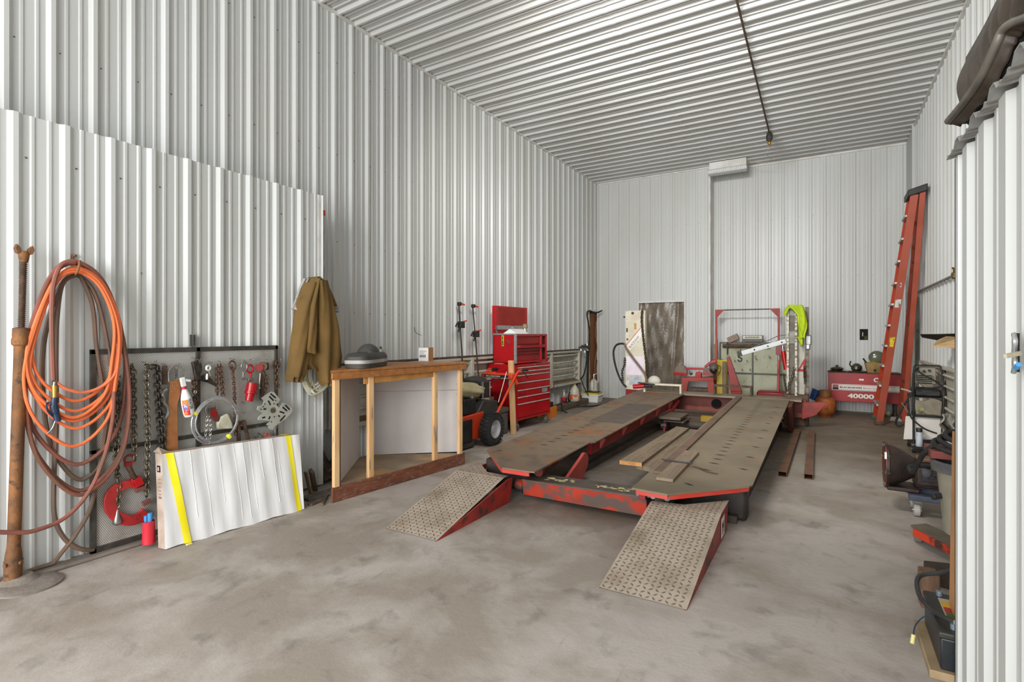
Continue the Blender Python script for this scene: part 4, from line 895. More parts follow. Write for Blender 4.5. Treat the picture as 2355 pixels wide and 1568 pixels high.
# things on the counter
t = thing('black_zipped_case', 'dusty black zipped case with grey piping and a small white swoosh on the counter', 'case', (-3.60, 3.50, 1.098))
Tm = XF((-3.60, 3.43, 1.099), math.radians(24)) @ Matrix.Diagonal((.98, .82, 1.0, 1.0))
b = MB(Tm)
outl = []
for k in range(48):
    a = 2 * PI * k / 48; x = 0.13 * math.copysign(abs(math.cos(a)) ** .55, math.cos(a)); y = 0.36 * math.copysign(abs(math.sin(a)) ** .6, math.sin(a)); outl.append((x, y))
for (z0, z1, s0, s1, mi) in ((0.0, 0.04, .97, 1, 0), (0.04, 0.07, 1.0, 1.0, 1), (0.07, 0.10, 1.0, .97, 0), (0.10, 0.125, .97, .86, 0), (0.125, 0.135, .86, .4, 0), (0.135, 0.136, .4, .01, 0)):
    b.use(mi); b.add([V((x * s0, y * s0, z0)) for x, y in outl] + [V((x * s1, y * s1, z1)) for x, y in outl], [(i, (i + 1) % 48, 48 + (i + 1) % 48, 48 + i) for i in range(48)])
b.build('shell', [vinyl_bk, vinyl_gr], t, smooth=60)
b = MB(Tm); b.sphere((-.02, .10, .105), .12, 24, 14, (.85, 1.35, .85)); b.build('hump', vinyl_bk, t, smooth=80)
b = MB(Tm); b.add([V((0.055, -0.13, .137)), V((.075, -.145, .137)), V((.078, -.11, .137)), V((.07, -.06, .137)), V((.068, -.11, .137))], [(0, 1, 2, 3, 4)]); b.build('white_mark', text_w, t, solid=0.001)
# spray can behind the case, box with barcode
p = WX(877, 828, -4.05); p.z = 1.098; p = V((-4.12, 3.98, 1.098))
q = WX(877, 785, -4.26)
t = thing('clear_aerosol_can', 'small grey and yellow labelled aerosol can standing on the rail behind the case', 'can', (-4.27, q.y, 1.093))
b = MB(); b.lathe((-4.27, q.y, 1.093), [(0.026, 0), (0.027, 0.01), (0.027, 0.115), (0.020, 0.135), (0.013, 0.14)], 18); b.build('body', M('can_grey', '#b9b7a6', '#8f8d7d', 9, .3, .4), t)
b = MB(); b.lathe((-4.27, q.y, 1.115), [(0.0276, 0), (0.0276, 0.05)], 18, cap=False); b.build('label', yellow_p, t)
b = MB(); b.lathe((-4.27, q.y, 1.233), [(0.013, 0), (0.010, 0.022)], 10); b.build('cap', rust_dk, t)
bx0 = G(970, 840, 1.098)
P1 = WX(984, 836, -3.78)
t = thing('small_white_box', 'small cardboard box with a white barcode label on the counter top', 'box', (-3.78, P1.y, 1.097))
Tm = XF((-3.80, P1.y + .02, 1.097), math.radians(12)) @ Matrix.Diagonal((1.15, 1.1, 1.2, 1.0))
b = MB(Tm); b.bb(-0.05, 0.05, -0.085, 0.02, 0, 0.125); b.build('carton', M('brown_carton', '#b57f4c', None, rough=.8), t)
b = MB(Tm); b.bb(-0.052, 0.052, -0.088, -0.085, 0.002, 0.124); b.build('label', white_p, t)
b = MB(Tm)
for k in range(9): b.bb(-0.04 + .0075 * k, -0.0365 + .0075 * k + (.001 if k % 2 else 0), -0.0895, -0.088, 0.035, 0.06)
b.bb(-.04, .03, -0.0895, -0.088, 0.09, 0.093); b.bb(-.04, .01, -0.0895, -0.088, 0.075, 0.078); b.build('barcode', ink, t)

# ------------------------------------------------------------------ bar clamps
for (lb, ut, vt, ub, uh, vh) in (('left one of the two orange-tipped bar clamps on the left wall', 1055, 697, 1066, 1059, 747), ('right one of the two orange-tipped bar clamps, nearer the tool cabinet', 1087, 702, 1101, 1092, 768)):
    p1 = WX(ut, vt, -4.24); p0 = WX(ub, 870, -4.14); p0 = p1 + (p0 - p1) * ((p1.z - 0.47) / (p1.z - p0.z))
    t = thing('bar_clamp', lb, 'clamp', p0, 'bar clamps on the left wall')
    b = MB(); b.beam(p0, p1, 0.022, 0.008, up=(1, 0, 0)); b.build('bar', dirty_black, t)
    b = MB(); b.box(p1 + V((0.01, 0, -0.01)), (0.05, 0.05, 0.05)); b.build('fixed_jaw', black, t, bevel=.01)
    b = MB(); b.beam(p1 + V((0.01, .01, 0)), p1 + V((0.03, 0.09, -0.02)), .03, .02); b.build('orange_pad', orange, t, bevel=.004)
    m_ = p1 + (p0 - p1) * ((vh - vt) / (870.0 - vt) * (p1.z - WX(ub, 870, -4.14).z) / (p1.z - 0.47)) + V((0.02, 0, 0))
    b = MB(); b.box(m_, (0.05, 0.10, 0.09)); b.tube(smoothpath([m_ + V((0, -0.02, .02)), m_ + V((0.02, -0.11, 0.02)), m_ + V((0.02, -0.15, -0.03))], 6), .013, 8); b.tube(smoothpath([m_ + V((0, -0.02, -.02)), m_ + V((0.02, -0.07, -0.05)), m_ + V((0.02, -0.09, -0.10))], 6), .012, 8); b.build('grip', black, t, bevel=.012)
    b = MB(); b.beam(m_ + V((0, .03, .04)), m_ + V((0.01, 0.10, 0.055)), .03, .018); b.build('orange_pad', orange, t, bevel=.004)

# ------------------------------------------------------------------ roller tool cabinet and top chest
RZ = math.radians(-3.7); KO = V((-3.78, 6.42, 0)); KT = XF(KO, RZ)
KW, KD = 0.955, 0.51
t = thing('red_roller_tool_cabinet', 'tall glossy red roller tool cabinet with silver drawer edges against the left wall', 'tool cabinet', KO)
b = MB(KT); b.bb(-KD, -0.012, 0, KW, 0.152, 0.957); b.build('body', red, t, bevel=.006)
b = MB(KT); b.bb(-0.012, 0.002, 0, 0.03, 0.152, 0.957); b.bb(-0.012, 0.002, KW - 0.035, KW, 0.152, 0.957); b.bb(-0.012, 0.002, 0, KW, 0.152, 0.18); b.bb(-.012, .002, 0, KW, 0.925, 0.957); b.build('face_frame', red, t, bevel=.003)
zs = [0.918, 0.862, 0.806, 0.70, 0.593, 0.492, 0.395, 0.19]
for k in range(7):
    b = MB(KT); b.bb(-0.012, 0.006, 0.034, KW - 0.04, zs[k + 1] + .006, zs[k]); dr = b.build('drawer', red, t, bevel=.002)
    b = MB(KT); b.bb(0.006, 0.020, 0.034, KW - 0.04, zs[k] - .017, zs[k]); b.build('drawer_pull', M('pull_silver', '#c4b2ab', '#b39c95', 9, .35, .1), dr, bevel=.002)
b = MB(KT); b.cyl((0.002, KW * .53, 0.935), (0.008, KW * .53, 0.935), 0.011); b.build('lock', chrome, t)
b = MB(KT); b.bb(0.006, 0.008, KW * .74, KW * .90, 0.502, 0.565); b.build('sticker', galv, t)
text('Snap-on', KT @ V((0.0065, 0.055, 0.515)), KT.to_3x3() @ V((0, 1, 0)), up, 0.045, M('badge_dark', '#3d1a16', None), t, sx=1.2, bold=.02)
for (x, y) in ((-0.06, 0.07), (-0.06, KW - .07), (-KD + .07, .07), (-KD + .07, KW - .07)):
    b = MB(KT); b.cyl((x, y - .02, .062), (x, y + .02, .062), .062, n=24); cw = b.build('caster', M('caster_grey', '#57544f', None, rough=.5), t, bevel=.006)
    b = MB(KT); b.bb(x - .03, x + .03, y - .032, y + .032, .115, .152); b.cyl((x, y - .023, .062), (x, y + .023, .062), .03); b.build('fork', steel, cw, bevel=.004)
t = thing('red_top_tool_chest', 'open red top tool chest with raised lid standing on the roller cabinet', 'tool chest', KO + V((0, 0, .96)))
CW, CD, cz0, cz1 = 0.86, 0.40, 0.972, 1.395
b = MB(KT); b.bb(-CD, -.03, 0, 0.012, cz0, cz1); b.bb(-CD, -.03, CW - .012, CW, cz0, cz1); b.bb(-CD, -.385, 0, CW, cz0, cz1); b.bb(-CD, 0, 0, CW, cz0, cz0 + .015); b.bb(-CD, 0, .0, CW, cz1 - .02, cz1 - 0.01); b.bb(-.38, -.04, .02, CW - .02, cz0 + .01, cz1 - .03)
b.build('body', red, t, bevel=.003)
b = MB(KT); b.bb(-.03, .004, -.004, .022, cz0, cz1); b.bb(-CD, .0, -.003, .008, cz1 - .012, cz1 + .006); b.bb(-CD, 0, .0, CW, cz1 - .006, cz1 + .002); b.build('steel_edge', galv, t)
b = MB(KT); b.bb(-.03, .004, CW - .03, CW, cz0, cz1); b.bb(-.03, .004, 0.66, 0.71, cz0, cz1); b.bb(-.03, .004, .02, CW, cz1 - .035, cz1 - .015); b.bb(-.03, .004, .02, CW, cz0, cz0 + .03); b.build('face_frame', red, t, bevel=.003)
b = MB(KT); b.bb(-.025, -.02, .71, CW - .03, cz0 + .03, cz1 - .04); b.build('tool_slot', wall_dark, t)
dz = [(1.25, 1.35), (1.195, 1.235), (1.14, 1.185), (1.10, 1.13), (1.005, 1.09)]
for k, (z0, z1) in enumerate(dz):
    xo = 0.05 if k == 1 else -0.008
    b = MB(KT); b.bb(-.03, xo, .03, .655 + (.09 if k == 1 else 0), z0, z1); dr = b.build('drawer', red_dk if k != 1 else red, t, bevel=.002)
    b = MB(KT); b.bb(xo, xo + .008, .03, .65, z1 - .008, z1); b.build('drawer_pull', red_dk, dr)
b = MB(KT); b.bb(-CD - .02, -CD + .035, .0, CW, 1.455, 1.81); b.use(1); b.bb(-CD + .034, -CD + .037, .05, CW - .05, 1.46, 1.52); b.use(2); b.bb(-CD + .033, -CD + .0365, 0.06, CW - .06, 1.53, 1.79); b.use(0); b.bb(-CD - .02, -CD + .0, .0, CW, 1.39, 1.46)
lid = b.build('lid', [red, galv, M('matte_red', '#94271c', '#8a2018', 6, .6)], t, bevel=.003)
b = MB(KT); b.cyl((-CD + .037, CW * .52, 1.485), (-CD + .055, CW * .52, 1.485), .012); b.build('lid_knob', chrome, lid)
b = MB(KT); b.beam((-CD + .06, .012, 1.40), (-CD + .03, .012, 1.52), .006, .03); b.build('lid_stay', steel, lid)
b = MB(KT); b.bb(-.19, -.165, -.012, 0.0, 1.27, 1.38); tag_o = b
t2 = thing('yellow_torpedo_level', 'small yellow torpedo level stuck to the side of the red top chest', 'level', KT @ V((-.19, -.01, 1.3)))
b = MB(KT); b.bb(-.245, -.205, -.014, -0.001, 1.215, 1.375); b.build('body', yellow_p, t2, bevel=.004)
b = MB(KT); b.bb(-.232, -.218, -.016, -0.013, 1.23, 1.30); b.bb(-.232, -.218, -.016, -0.013, 1.315, 1.36); b.build('vial_slot', wall_dark, t2)
b = MB(KT); b.beam((-.15, -.008, 1.31), (-.10, -.008, 1.26), .012, .016); tag(b.build('magnet_bar', steel, None), 'short grey metal bar stuck on the red chest beside the yellow level', 'bar')
b = MB(KT); b.prism([(-.30, .10, cz1 + .003), (-.06, .10, cz1 + .003), (-.18, .10, cz1 + .075)], (0, .34, .0)); tag(b.build('white_paper_box', white_p, None, bevel=.003), 'white tent-folded carton lying in the open top chest', 'carton')
t2 = thing('chrome_grinder', 'small chrome and brown tool head standing on the top chest', 'tool', KT @ V((-.25, .62, cz1)))
b = MB(KT); b.lathe((-.25, .62, cz1 + .003), [(.05, 0), (.05, .02), (.035, .06), (.035, .08)], 20); b.build('base', chrome, t2)
b = MB(KT); b.lathe((-.25, .62, cz1 + .083), [(.032, 0), (.045, .02), (.04, .06), (.02, .075)], 12); b.build('head', M('tan_rag', '#9c8a68', '#6f6046', 15, .8), t2)
t2 = thing('tool_clutter', 'small black handled screwdriver standing up at the left of the roller cabinet top', 'screwdriver', KT @ V((-.46, .03, .958)))
b = MB(KT); b.cyl((-.46, .03, .958), (-.46, .03, 1.03), .005); b.build('shaft', steel, t2)
b = MB(KT); b.cyl((-.46, .03, 1.02), (-.46, .03, 1.09), .018, .014, 12); b.build('handle', black, t2, bevel=.003)
b = MB(KT); b.bb(-.40, -.24, .02, .10, .958, .985); tag(b.build('parts_card', M('yellow_card', '#dcd06a', '#cfcfb0', 10), None), 'small yellow and white packet on the roller cabinet', 'packet')

# 2x4 stud leaning on the cabinet
b = MB(); b.beam(G(1181, 997) + V((0, 0, 0)), WX(1175, 829, -3.73), 0.042, 0.075, up=(1, 0, 0)); tag(b.build('pine_stud', wood, None, bevel=.003), 'clean pine two-by-four standing against the red cabinet\'s front corner', 'board')
# grey box behind the wheel
p = G(1158, 998); t = thing('grey_tool_case', 'dusty dark grey tool case between the mower wheel and the pine stud', 'case', (-4.02, 6.15, 0))
b = MB(); b.bb(-4.22, -3.83, 6.0, 6.30, 0, 0.30); b.build('body', M('dusty_grey', '#5b5852', '#4a4742', 6, .7), t, bevel=.02)
b = MB(); b.bb(-4.23, -3.82, 5.99, 6.31, 0.30, 0.37); b.build('lid', M('dusty_grey2', '#635f57', '#504c46', 6, .7), t, bevel=.02)
# orange charger box
a_, c_ = G(1263, 963), G(1281, 956)
t = thing('orange_parts_bin', 'bright orange box filled with black parts on the floor right of the tool cabinet', 'box', (a_ + c_) / 2)
d_ = (c_ - a_); d_.z = 0; nrm = V((-d_.y, d_.x, 0)).normalized()
b = MB(); b.prism([a_, c_, c_ + nrm * .22, a_ + nrm * .22], (0, 0, 0.17)); b.build('box', M('bright_orange', '#e8861a', '#de7d18', 5, .5), t, bevel=.004)
b = MB(); b.box((a_ + c_) / 2 + nrm * .11 + V((0, 0, .21)), (.16, .16, .08)); b.tube(smoothpath([c_ + V((0, 0, .18)), c_ + V((.03, .1, .2)), c_ + V((.03, .15, .08)), c_ + V((.05, .3, .02))], 6), .012, 8); b.build('black_tool', black, t, bevel=.02)

# ------------------------------------------------------------------ walk-behind brush mower
wc = V((-3.60, 5.52, 0.205))
t = thing('walk_behind_mower', 'orange walk-behind brush mower with knobbly black tyres and a sloping handle', 'mower', (-3.85, 5.5, 0))
for sx in (0, -0.62):
    x1_, x0_ = wc.x + sx + .06, wc.x + sx - .06
    b = MB(); b.lathe((x0_, wc.y, wc.z), [(.11, 0), (.17, 0.0), (.196, .015), (.200, .035), (.200, .085), (.196, .105), (.17, .12), (.11, .12)], 40, axis=(1, 0, 0), cap=False)
    for k in range(26):
        a = 2 * PI * k / 26
        for s_ in (0, 1):
            aa = a + s_ * PI / 26; xx = x0_ + (.028 if s_ == 0 else .092)
            c2 = V((xx, wc.y + .2 * math.cos(aa), wc.z + .2 * math.sin(aa))); R = Matrix.Rotation(-(PI / 2 - aa), 3, 'X')
            b.box(c2, (.055, .03, .016), Matrix.Rotation(aa - PI / 2, 3, 'X'))
    wh = b.build('wheel', rubber, t, smooth=30)
    b = MB(); b.lathe((x1_ - .005, wc.y, wc.z), [(.108, 0), (.112, .006), (.104, .002), (.098, -.03), (.05, -.035), (.03, -.02), (.0, -.02)], 30, axis=(1, 0, 0), cap=False)
    b.use(1)
    for k in range(3): a = 2.1 * k + .4; b.cyl((x1_ - .042, wc.y + .04 * math.cos(a), wc.z + .04 * math.sin(a)), (x1_ - .0385, wc.y + .04 * math.cos(a), wc.z + .04 * math.sin(a)), .012, n=10)
    b.build('rim', [M('silver_rim', '#aeaeb0', None, rough=.35, metal=.4), wall_dark], wh)
b = MB(); b.prism([(-3.70, 4.75, .10), (-3.70, 5.45, .10), (-3.70, 5.50, .42), (-3.70, 4.95, .40), (-3.70, 4.75, .30)], (-.50, 0, 0)); b.build('deck', M('mower_orange', '#cf4020', '#bd3818', 4, .4), t, bevel=.012)
b = MB(); b.bb(-3.70, -3.685, 4.8, 5.22, .10, .36); b.build('side_panel', black, t, bevel=.003)
b = MB(); b.bb(-4.22, -3.68, 4.62, 4.98, .06, .26); b.build('front_skirt', black, t, bevel=.02)
b = MB(); b.bb(-4.20, -3.70, 4.60, 5.30, .015, .10); b.build('cutter_housing', M('dusty_black', '#4a443b', '#37322c', 6, .7), t, bevel=.02)
b = MB(); b.lathe((-3.93, 5.18, .42), [(.14, 0), (.15, .03), (.15, .16), (.12, .20), (.12, .26)], 24); b.bb(-3.85, -3.72, 5.1, 5.35, .42, .60); b.build('engine', M('engine_black', '#26262a', '#35353a', 12, .4, .3), t, bevel=.01)
b = MB(); b.bb(-3.83, -3.79, 5.02, 5.12, .46, .60); b.bb(-3.78, -3.75, 5.30, 5.34, .44, .62); b.build('engine_cover', galv, t, bevel=.004)
b = MB(); b.bb(-3.98, -3.72, 5.48, 5.66, .58, .80); b.build('air_filter', black, t, bevel=.025)
for yy in (5.49, 5.65):
    b = MB(); b.tube([(-3.715, yy, .59), (-3.715, yy, .79)], .006, 6); b.build('chrome_trim', galv, t)
b = MB(); b.prism([(-3.72, 5.36, .38), (-3.72, 5.86, .34), (-3.72, 5.84, .52), (-3.72, 5.52, .56)], (-.42, 0, 0)); b.build('gearbox_cover', M('belt_cover', '#2f302d', '#3b3a36', 6, .5), t, bevel=.015)
hx = -3.62
h0, h1, h2, h3 = WX(1140, 950, hx), WX(1148, 940, hx), WX(1188, 860, hx), WX(1200, 851, hx)
for sx in (0, -0.50):
    o_ = V((sx, 0, 0)); b = MB(); b.tube(smoothpath([h0 + o_ + V((0, -.15, -.0)), h0 + o_, h1 + o_, h2 + o_, h3 + o_], 6), .016, 10); hd = b.build('handlebar', orange, t, smooth=60)
    b = MB(); b.tube([h3 + o_ + V((0, -.01, .0)), h3 + o_ + V((.02, .13, -.005))], .018, 10); b.build('grip', rubber, hd)
    b = MB(); b.tube(smoothpath([h3 + o_ + V((.02, -.02, -.01)), h3 + o_ + V((.03, .05, -.06)), h3 + o_ + V((.03, .13, -.12))], 6), .007, 6); b.build('lever', black, hd)
k0 = WX(1104, 838, -3.95); ky = h2.y - .12; kz = h2.z
b = MB(); b.prism([(hx + .0, ky, kz - .06), (hx + .0, ky + .12, kz - .03), (hx + .0, ky + .12, kz + .01), (hx + .0, ky, kz + .0)], (-.50, 0, 0)); b.build('console', orange, t, bevel=.008)
b = MB(); b.bb(hx - .06, hx - .49, ky - .004, ky - .001, kz - .052, kz - .012); b.use(1); b.bb(hx - .06, hx - .49, ky - .006, ky - .003, kz - .060, kz - .050); b.build('console_label', [ink, galv], t)
text('FIELD and BRUSH MOWER', V((hx - .42, ky - .0045, kz - .038)), (1, 0, 0), up, .020, text_w, t, bold=.01)
b = MB(); b.cyl((hx - .465, ky - .004, kz - .032), (hx - .465, ky - .007, kz - .032), .016); b.build('round_badge', M('badge_red', '#b8222a', None), t)
b = MB(); b.tube([WX(1165, 855, hx + .0), WX(1146, 925, hx)], .006, 8); b.build('control_rod', galv, t)
b = MB(); b.tube(smoothpath([WX(1110, 870, -3.9), WX(1125, 878, -3.85), WX(1150, 870, -3.8), WX(1172, 862, -3.78)], 6), .006, 6); b.tube(smoothpath([(hx - .1, ky, kz - .02), (hx - .08, ky + .03, kz - .14), (hx - .04, ky - .05, kz - .2)], 6), .005, 6); b.build('cable', black, t)
b = MB(); b.beam((hx - .40, ky + .03, kz + .01), (hx - .28, ky + .03, kz + .01), .02, .03); b.beam((hx - .02, ky + .05, kz - .01), (hx + .0, ky + .14, kz - .14), .02, .05); b.build('bracket', orange, t, bevel=.004)
# khaki sack and black cushion
b = MB(); c = WX(1088, 892, -3.86)
def sk(a, s_):
    an = 2 * PI * a; x = -3.86 + (s_ - .5) * .12; y = 5.10 + s_ * .42
    rr = .10 * (0.5 + 0.5 * math.sin(PI * min(1, .25 + .7 * s_)) ** .5) + .008 * math.sin(an * 7 + s_ * 4) * (0.4 + s_)
    return V((x + rr * 1.3 * math.cos(an), y + .02 * math.sin(an * 5) * (1 if s_ > .95 else 0), c.z + .0 + rr * math.sin(an) - .03 * s_))
b.grid(lambda i, j: sk(i, j), 28, 16, closed=True)
tag(b.build('khaki_sack', sack, None, smooth=80), 'rolled khaki canvas sack draped over the mower engine', 'sack')
b = MB(); c = WX(1092, 874, -3.98); b.sphere(c, .1, 20, 12, (1.3, 2.0, .55)); tag(b.build('black_cushion', M('black_cover', '#2e2d2a', '#3a3834', 8, .5), None), 'black padded cover lying above the khaki sack on the mower', 'cover')

# ------------------------------------------------------------------ back-left corner: cavity, regulator, bottles, tub
ya, yb = WX(1354, 800, XL).y, WX(1377.5, 800, XL).y
t = MB(); zc = 1.88
t.bb(XL - .30, XL - .27, ya - .1, yb + .1, 0, zc + .1); t.bb(XL - .28, XL - .02, ya - .04, ya, 0, zc); t.bb(XL - .28, XL - .02, yb, yb + .04, 0, zc); t.bb(XL - .28, XL - .02, ya, yb, zc, zc + .03)
struct(t, 'trim_6', wall_dark)
t = MB(); t.bb(XL, XL + .02, ya - .04, ya, 0, zc + .03); t.bb(XL, XL + .02, yb - .02, yb, 0, zc + .03); t.bb(XL, XL + .02, ya - .04, yb, zc, zc + .035); struct(t, 'trim_7', trim_white)
b = MB(); b.bb(XL - .22, XL - .05, yb - .36, yb - .03, 0, zc - .02); tag(b.build('oiled_wood_post', pole_r, None, bevel=.01), 'reddish-brown wood post inside the wall cavity at the back left corner', 'post')
t = thing('cavity_pipe', 'vertical grey pipe with a yellow collar in the wall cavity', 'pipe', (XL - .08, ya + .2, 0))
b = MB(); b.cyl((XL - .08, ya + .17, 0), (XL - .08, ya + .17, 1.86), .028); b.build('pipe', galv, t)
for z in (1.55, .42):
    b = MB(); b.cyl((XL - .08, ya + .17, z), (XL - .08, ya + .17, z + .10), .04); b.build('collar', yellow_p, t)
b = MB(); b.tube(hosepath([(1352, 905, -4.27), (1353, 840, -4.29), (1355, 760, -4.29), (1350, 722, -4.29), (1356, 715, -4.27), (1368, 719, -4.25), (1376, 718, -4.2), (1384, 714, -4.15)]), .016, 8); tag(b.build('black_cable', rubber, None), 'thick black cable rising along the wall cavity and curling over its top', 'cable')
for k, (lb, pts) in enumerate((('left strand of copper-coloured tubing in the cavity', [(1372, 738, -4.34), (1370, 770, -4.34), (1373, 800, -4.33), (1368, 840, -4.33), (1371, 890, -4.33)]), ('right strand of copper-coloured tubing in the cavity', [(1376, 738, -4.34), (1374, 770, -4.33), (1377, 805, -4.33), (1372, 845, -4.33), (1375, 885, -4.33)]))):
    b = MB(); b.tube(hosepath(pts), .010, 6); tag(b.build('copper_tube', M('copper', '#c49078', '#b07a62', 8, .35, .5), None), lb, 'tube')
t = thing('air_regulator', 'dark air regulator manifold with silver fittings on the wall beside the cavity', 'regulator', WX(1346, 797, -4.28))
b = MB(); 
for (u, v, r_) in ((1340, 796, .03), (1347, 794, .032), (1353, 797, .03)): p = WX(u, v, -4.26); b.sphere(p, r_, 12, 8)
b.cyl(WX(1332, 799, -4.27), WX(1357, 796, -4.27), .018); b.build('body', dirty_black, t)
for (u, v) in ((1345, 806), (1352, 804), (1336, 802), (1350, 790)):
    b = MB(); p = WX(u, v, -4.23); b.cyl(p, p + V((0, 0, -.04)), .012, n=8); b.build('fitting', chrome, t)
for lb, pts, r_, m_ in (('brown hose dropping from the regulator straight to the floor', [(1340, 800, -4.22), (1336, 815, -4.22), (1334, 850, -4.22), (1334, 925, -4.20)], .016, hose_b),
                  ('black hose curving from the regulator down to the jug', [(1349, 806, -4.2), (1349, 830, -4.2), (1343, 860, -4.2), (1330, 880, -4.2), (1322, 888, -4.2)], .015, rubber),
                  ('black hose hanging from the regulator to the tub', [(1352, 806, -4.2), (1351, 850, -4.2), (1350, 885, -4.2), (1354, 905, -4.15)], .015, rubber),
                  ('thin black hose crossing down from rack edge to the tub', [(1336, 868, -4.2), (1341, 885, -4.18), (1349, 902, -4.15), (1353, 908, -4.1)], .010, rubber)):
    b = MB(); b.tube(hosepath(pts), r_, 8); tag(b.build('regulator_hose', m_, None), lb, 'hose')
b = MB(); b.tube(smoothpath([WX(1310, 902, -4.15), WX(1307, 915, -4.1)] + [G(u, v, .015) for u, v in ((1312, 925), (1330, 933), (1352, 934), (1380, 931), (1400, 924))], 8), .014, 8); tag(b.build('floor_air_hose', rubber, None), 'black hose snaking over the floor around the white tub', 'hose')
b = MB(); b.tube(smoothpath([G(u, v, .012) for u, v in ((1290, 946), (1305, 940), (1322, 936), (1340, 934), (1350, 928))], 8), .012, 8); tag(b.build('grey_floor_cable', dirty_black, None), 'dark cable lying on the floor from the orange box to the tub', 'cable')
def jug(name, label, cat, c, prof, mat, capm, zl=None, lm=None):
    t = thing(name, label, cat, c); b = MB(); b.lathe(c, prof, 20); b.build('body', mat, t)
    r_, z_ = prof[-1]; b = MB(); b.lathe(V(c) + V((0, 0, z_)), [(r_ + .004, 0), (r_ + .003, .025)], 12); b.build('cap', capm, t)
    if zl: b = MB(); b.lathe(V(c) + V((0, 0, zl[0])), [(zl[2], 0), (zl[2], zl[1] - zl[0])], 20, cap=False); b.build('label', lm, t)
    return t
p = V((-4.22, WX(1297, 915, -4.22).y, .09)); jug('red_label_bottle', 'clear bottle with a dark red label standing on the floor timber', 'bottle', p, [(.055, 0), (.06, .01), (.06, .13), (.03, .19), (.018, .24)], clear, clear, (.01, .12, .0615), M('label_dark_red', '#b5202a', '#20222c', 14, .5, lo=.48, hi=.55))
p = V((-4.20, WX(1321, 910, -4.2).y, .09)); t = jug('orange_label_jug', 'translucent jug with an orange label and yellow cap under the wall rack', 'jug', p, [(.09, 0), (.10, .02), (.10, .15), (.085, .22), (.04, .29), (.025, .31)], M('milky_plastic', '#cfcab8', '#bdb6a0', 6, .35), yellow_p, (.04, .13, .102), M('label_orange', '#e0662a', '#cfc9b5', 9, .5, lo=.5, hi=.55))
c = G(1362, 924); t = thing('white_tub', 'white plastic tub with a yellow lid strip on the floor in the back left corner', 'tub', c)
b = MB()
def rr_(cx_, w_, d_, z): return [V((cx_.x + sx * w_, cx_.y + sy * d_, z)) for sx, sy in ((-1, -1), (1, -1), (1, 1), (-1, 1))]
b.add(rr_(c, .16, .12, .0) + rr_(c, .19, .15, .16), [(0, 1, 5, 4), (1, 2, 6, 5), (2, 3, 7, 6), (3, 0, 4, 7), (3, 2, 1, 0)]); b.add(rr_(c, .205, .165, .15) + rr_(c, .205, .165, .165), [(0, 1, 5, 4), (1, 2, 6, 5), (2, 3, 7, 6), (3, 0, 4, 7), (4, 5, 6, 7)]); b.build('tub', white_p, t, bevel=.01)
b = MB(); b.box(c + V((0, 0, .18)), (.33, .27, .035)); b.build('yellow_lid', yellow_p, t, bevel=.006)
b = MB(); b.box(c + V((0, 0.02, .205)), (.28, .2, .025)); b.build('black_tray', black, t, bevel=.008)
c2 = V((-4.16, WX(1363, 880, -4.16).y + .06, 0)); t = thing('white_wash_tank', 'cream tank with a chrome tube hoop behind the white tub', 'tank', c2)
b = MB(); b.lathe(c2, [(.07, 0), (.08, .01), (.08, .35), (.06, .42), (.03, .45)], 20); b.build('tank', M('cream_tank', '#ded8c6', '#b9b09a', 8, .4), t)
b = MB(); b.tube(smoothpath([c2 + V((.05, -.12, .0)), c2 + V((.05, -.12, .50)), c2 + V((.05, -.09, .555)), c2 + V((.05, .09, .555)), c2 + V((.05, .12, .5)), c2 + V((.05, .12, 0))], 6), .010, 8); b.build('hoop', chrome, t)

# ------------------------------------------------------------------ frame rack: runways, front beam, rear frame
def rz_(y): return 0.30 + 0.0266 * (y - 4)
RACK = thing('frame_straightening_rack', 'long low red frame rack with two brown steel runways down the middle of the bay', 'frame rack', (-1.6, 6.0, 0))
def deck(outline, name, mat, slots, extra=None):
    b = MB(); n = len(outline)
    top = [V((x, y, rz_(y))) for x, y in outline]; b.add(top + [p - V((0, 0, .012)) for p in top], [tuple(range(n)), tuple(range(2 * n - 1, n - 1, -1))] + [(i, n + i, n + (i + 1) % n, (i + 1) % n) for i in range(n)])
    b.use(1)
    for (x, y, w_, a) in slots:
        c = V((x, y, rz_(y) + .0008)); r = V((math.cos(a), math.sin(a), 0)); q = V((-math.sin(a), math.cos(a), 0.0266))
        b.add([c - r * w_ / 2, c - r * w_ * .1 - q * .010, c + r * w_ * .12 - q * .012, c + r * w_ / 2, c + r * w_ * .12 + q * .010, c - r * w_ * .1 + q * .012], [(0, 1, 2, 3, 4, 5)])
    return b.build(name, [mat, wall_dark], RACK, smooth=20)
LL, LR, RL, RR_ = -2.76, -2.0, -1.2, -0.455
sl = [(-2.36, 4.55 + .155 * k, .10, .1) for k in range(24)] + [(-2.62, 4.15, .08, .1), (-2.62, 5.9, .07, 0), (-2.62, 7.3, .07, 0)]
ld = deck([(-2.30, 3.685), (-2.05, 3.69), (-2.005, 3.70), (-2.005, 4.86), (-1.965, 4.90), (-1.965, 8.70), (LL, 8.70), (LL, 4.16), (-2.735, 4.10)], 'left_runway', deck_m, sl)
sl = [(-0.80, 4.62 + .155 * k, .10, -.12) for k in range(25)] + [(-0.565, 4.55 + .42 * k, .09, -.3) for k in range(9)] + [(-.86, 3.95, .10, -.5), (-.84, 4.40, .13, -.2)]
rd = deck([(RL, 3.68), (-0.94, 3.66), (-0.475, 4.11), (RR_, 4.16), (RR_, 8.72), (RL, 8.72)], 'right_runway', deck_m2, sl)
b = MB(); b.add([V((x, y, rz_(y) + .0012)) for x, y in ((-2.02, 5.9), (-2.02, 7.4), (-2.45, 7.4), (-2.45, 5.9))], [(0, 1, 2, 3)]); b.build('grip_patch', patch_m, ld)
b = MB(); q = 0
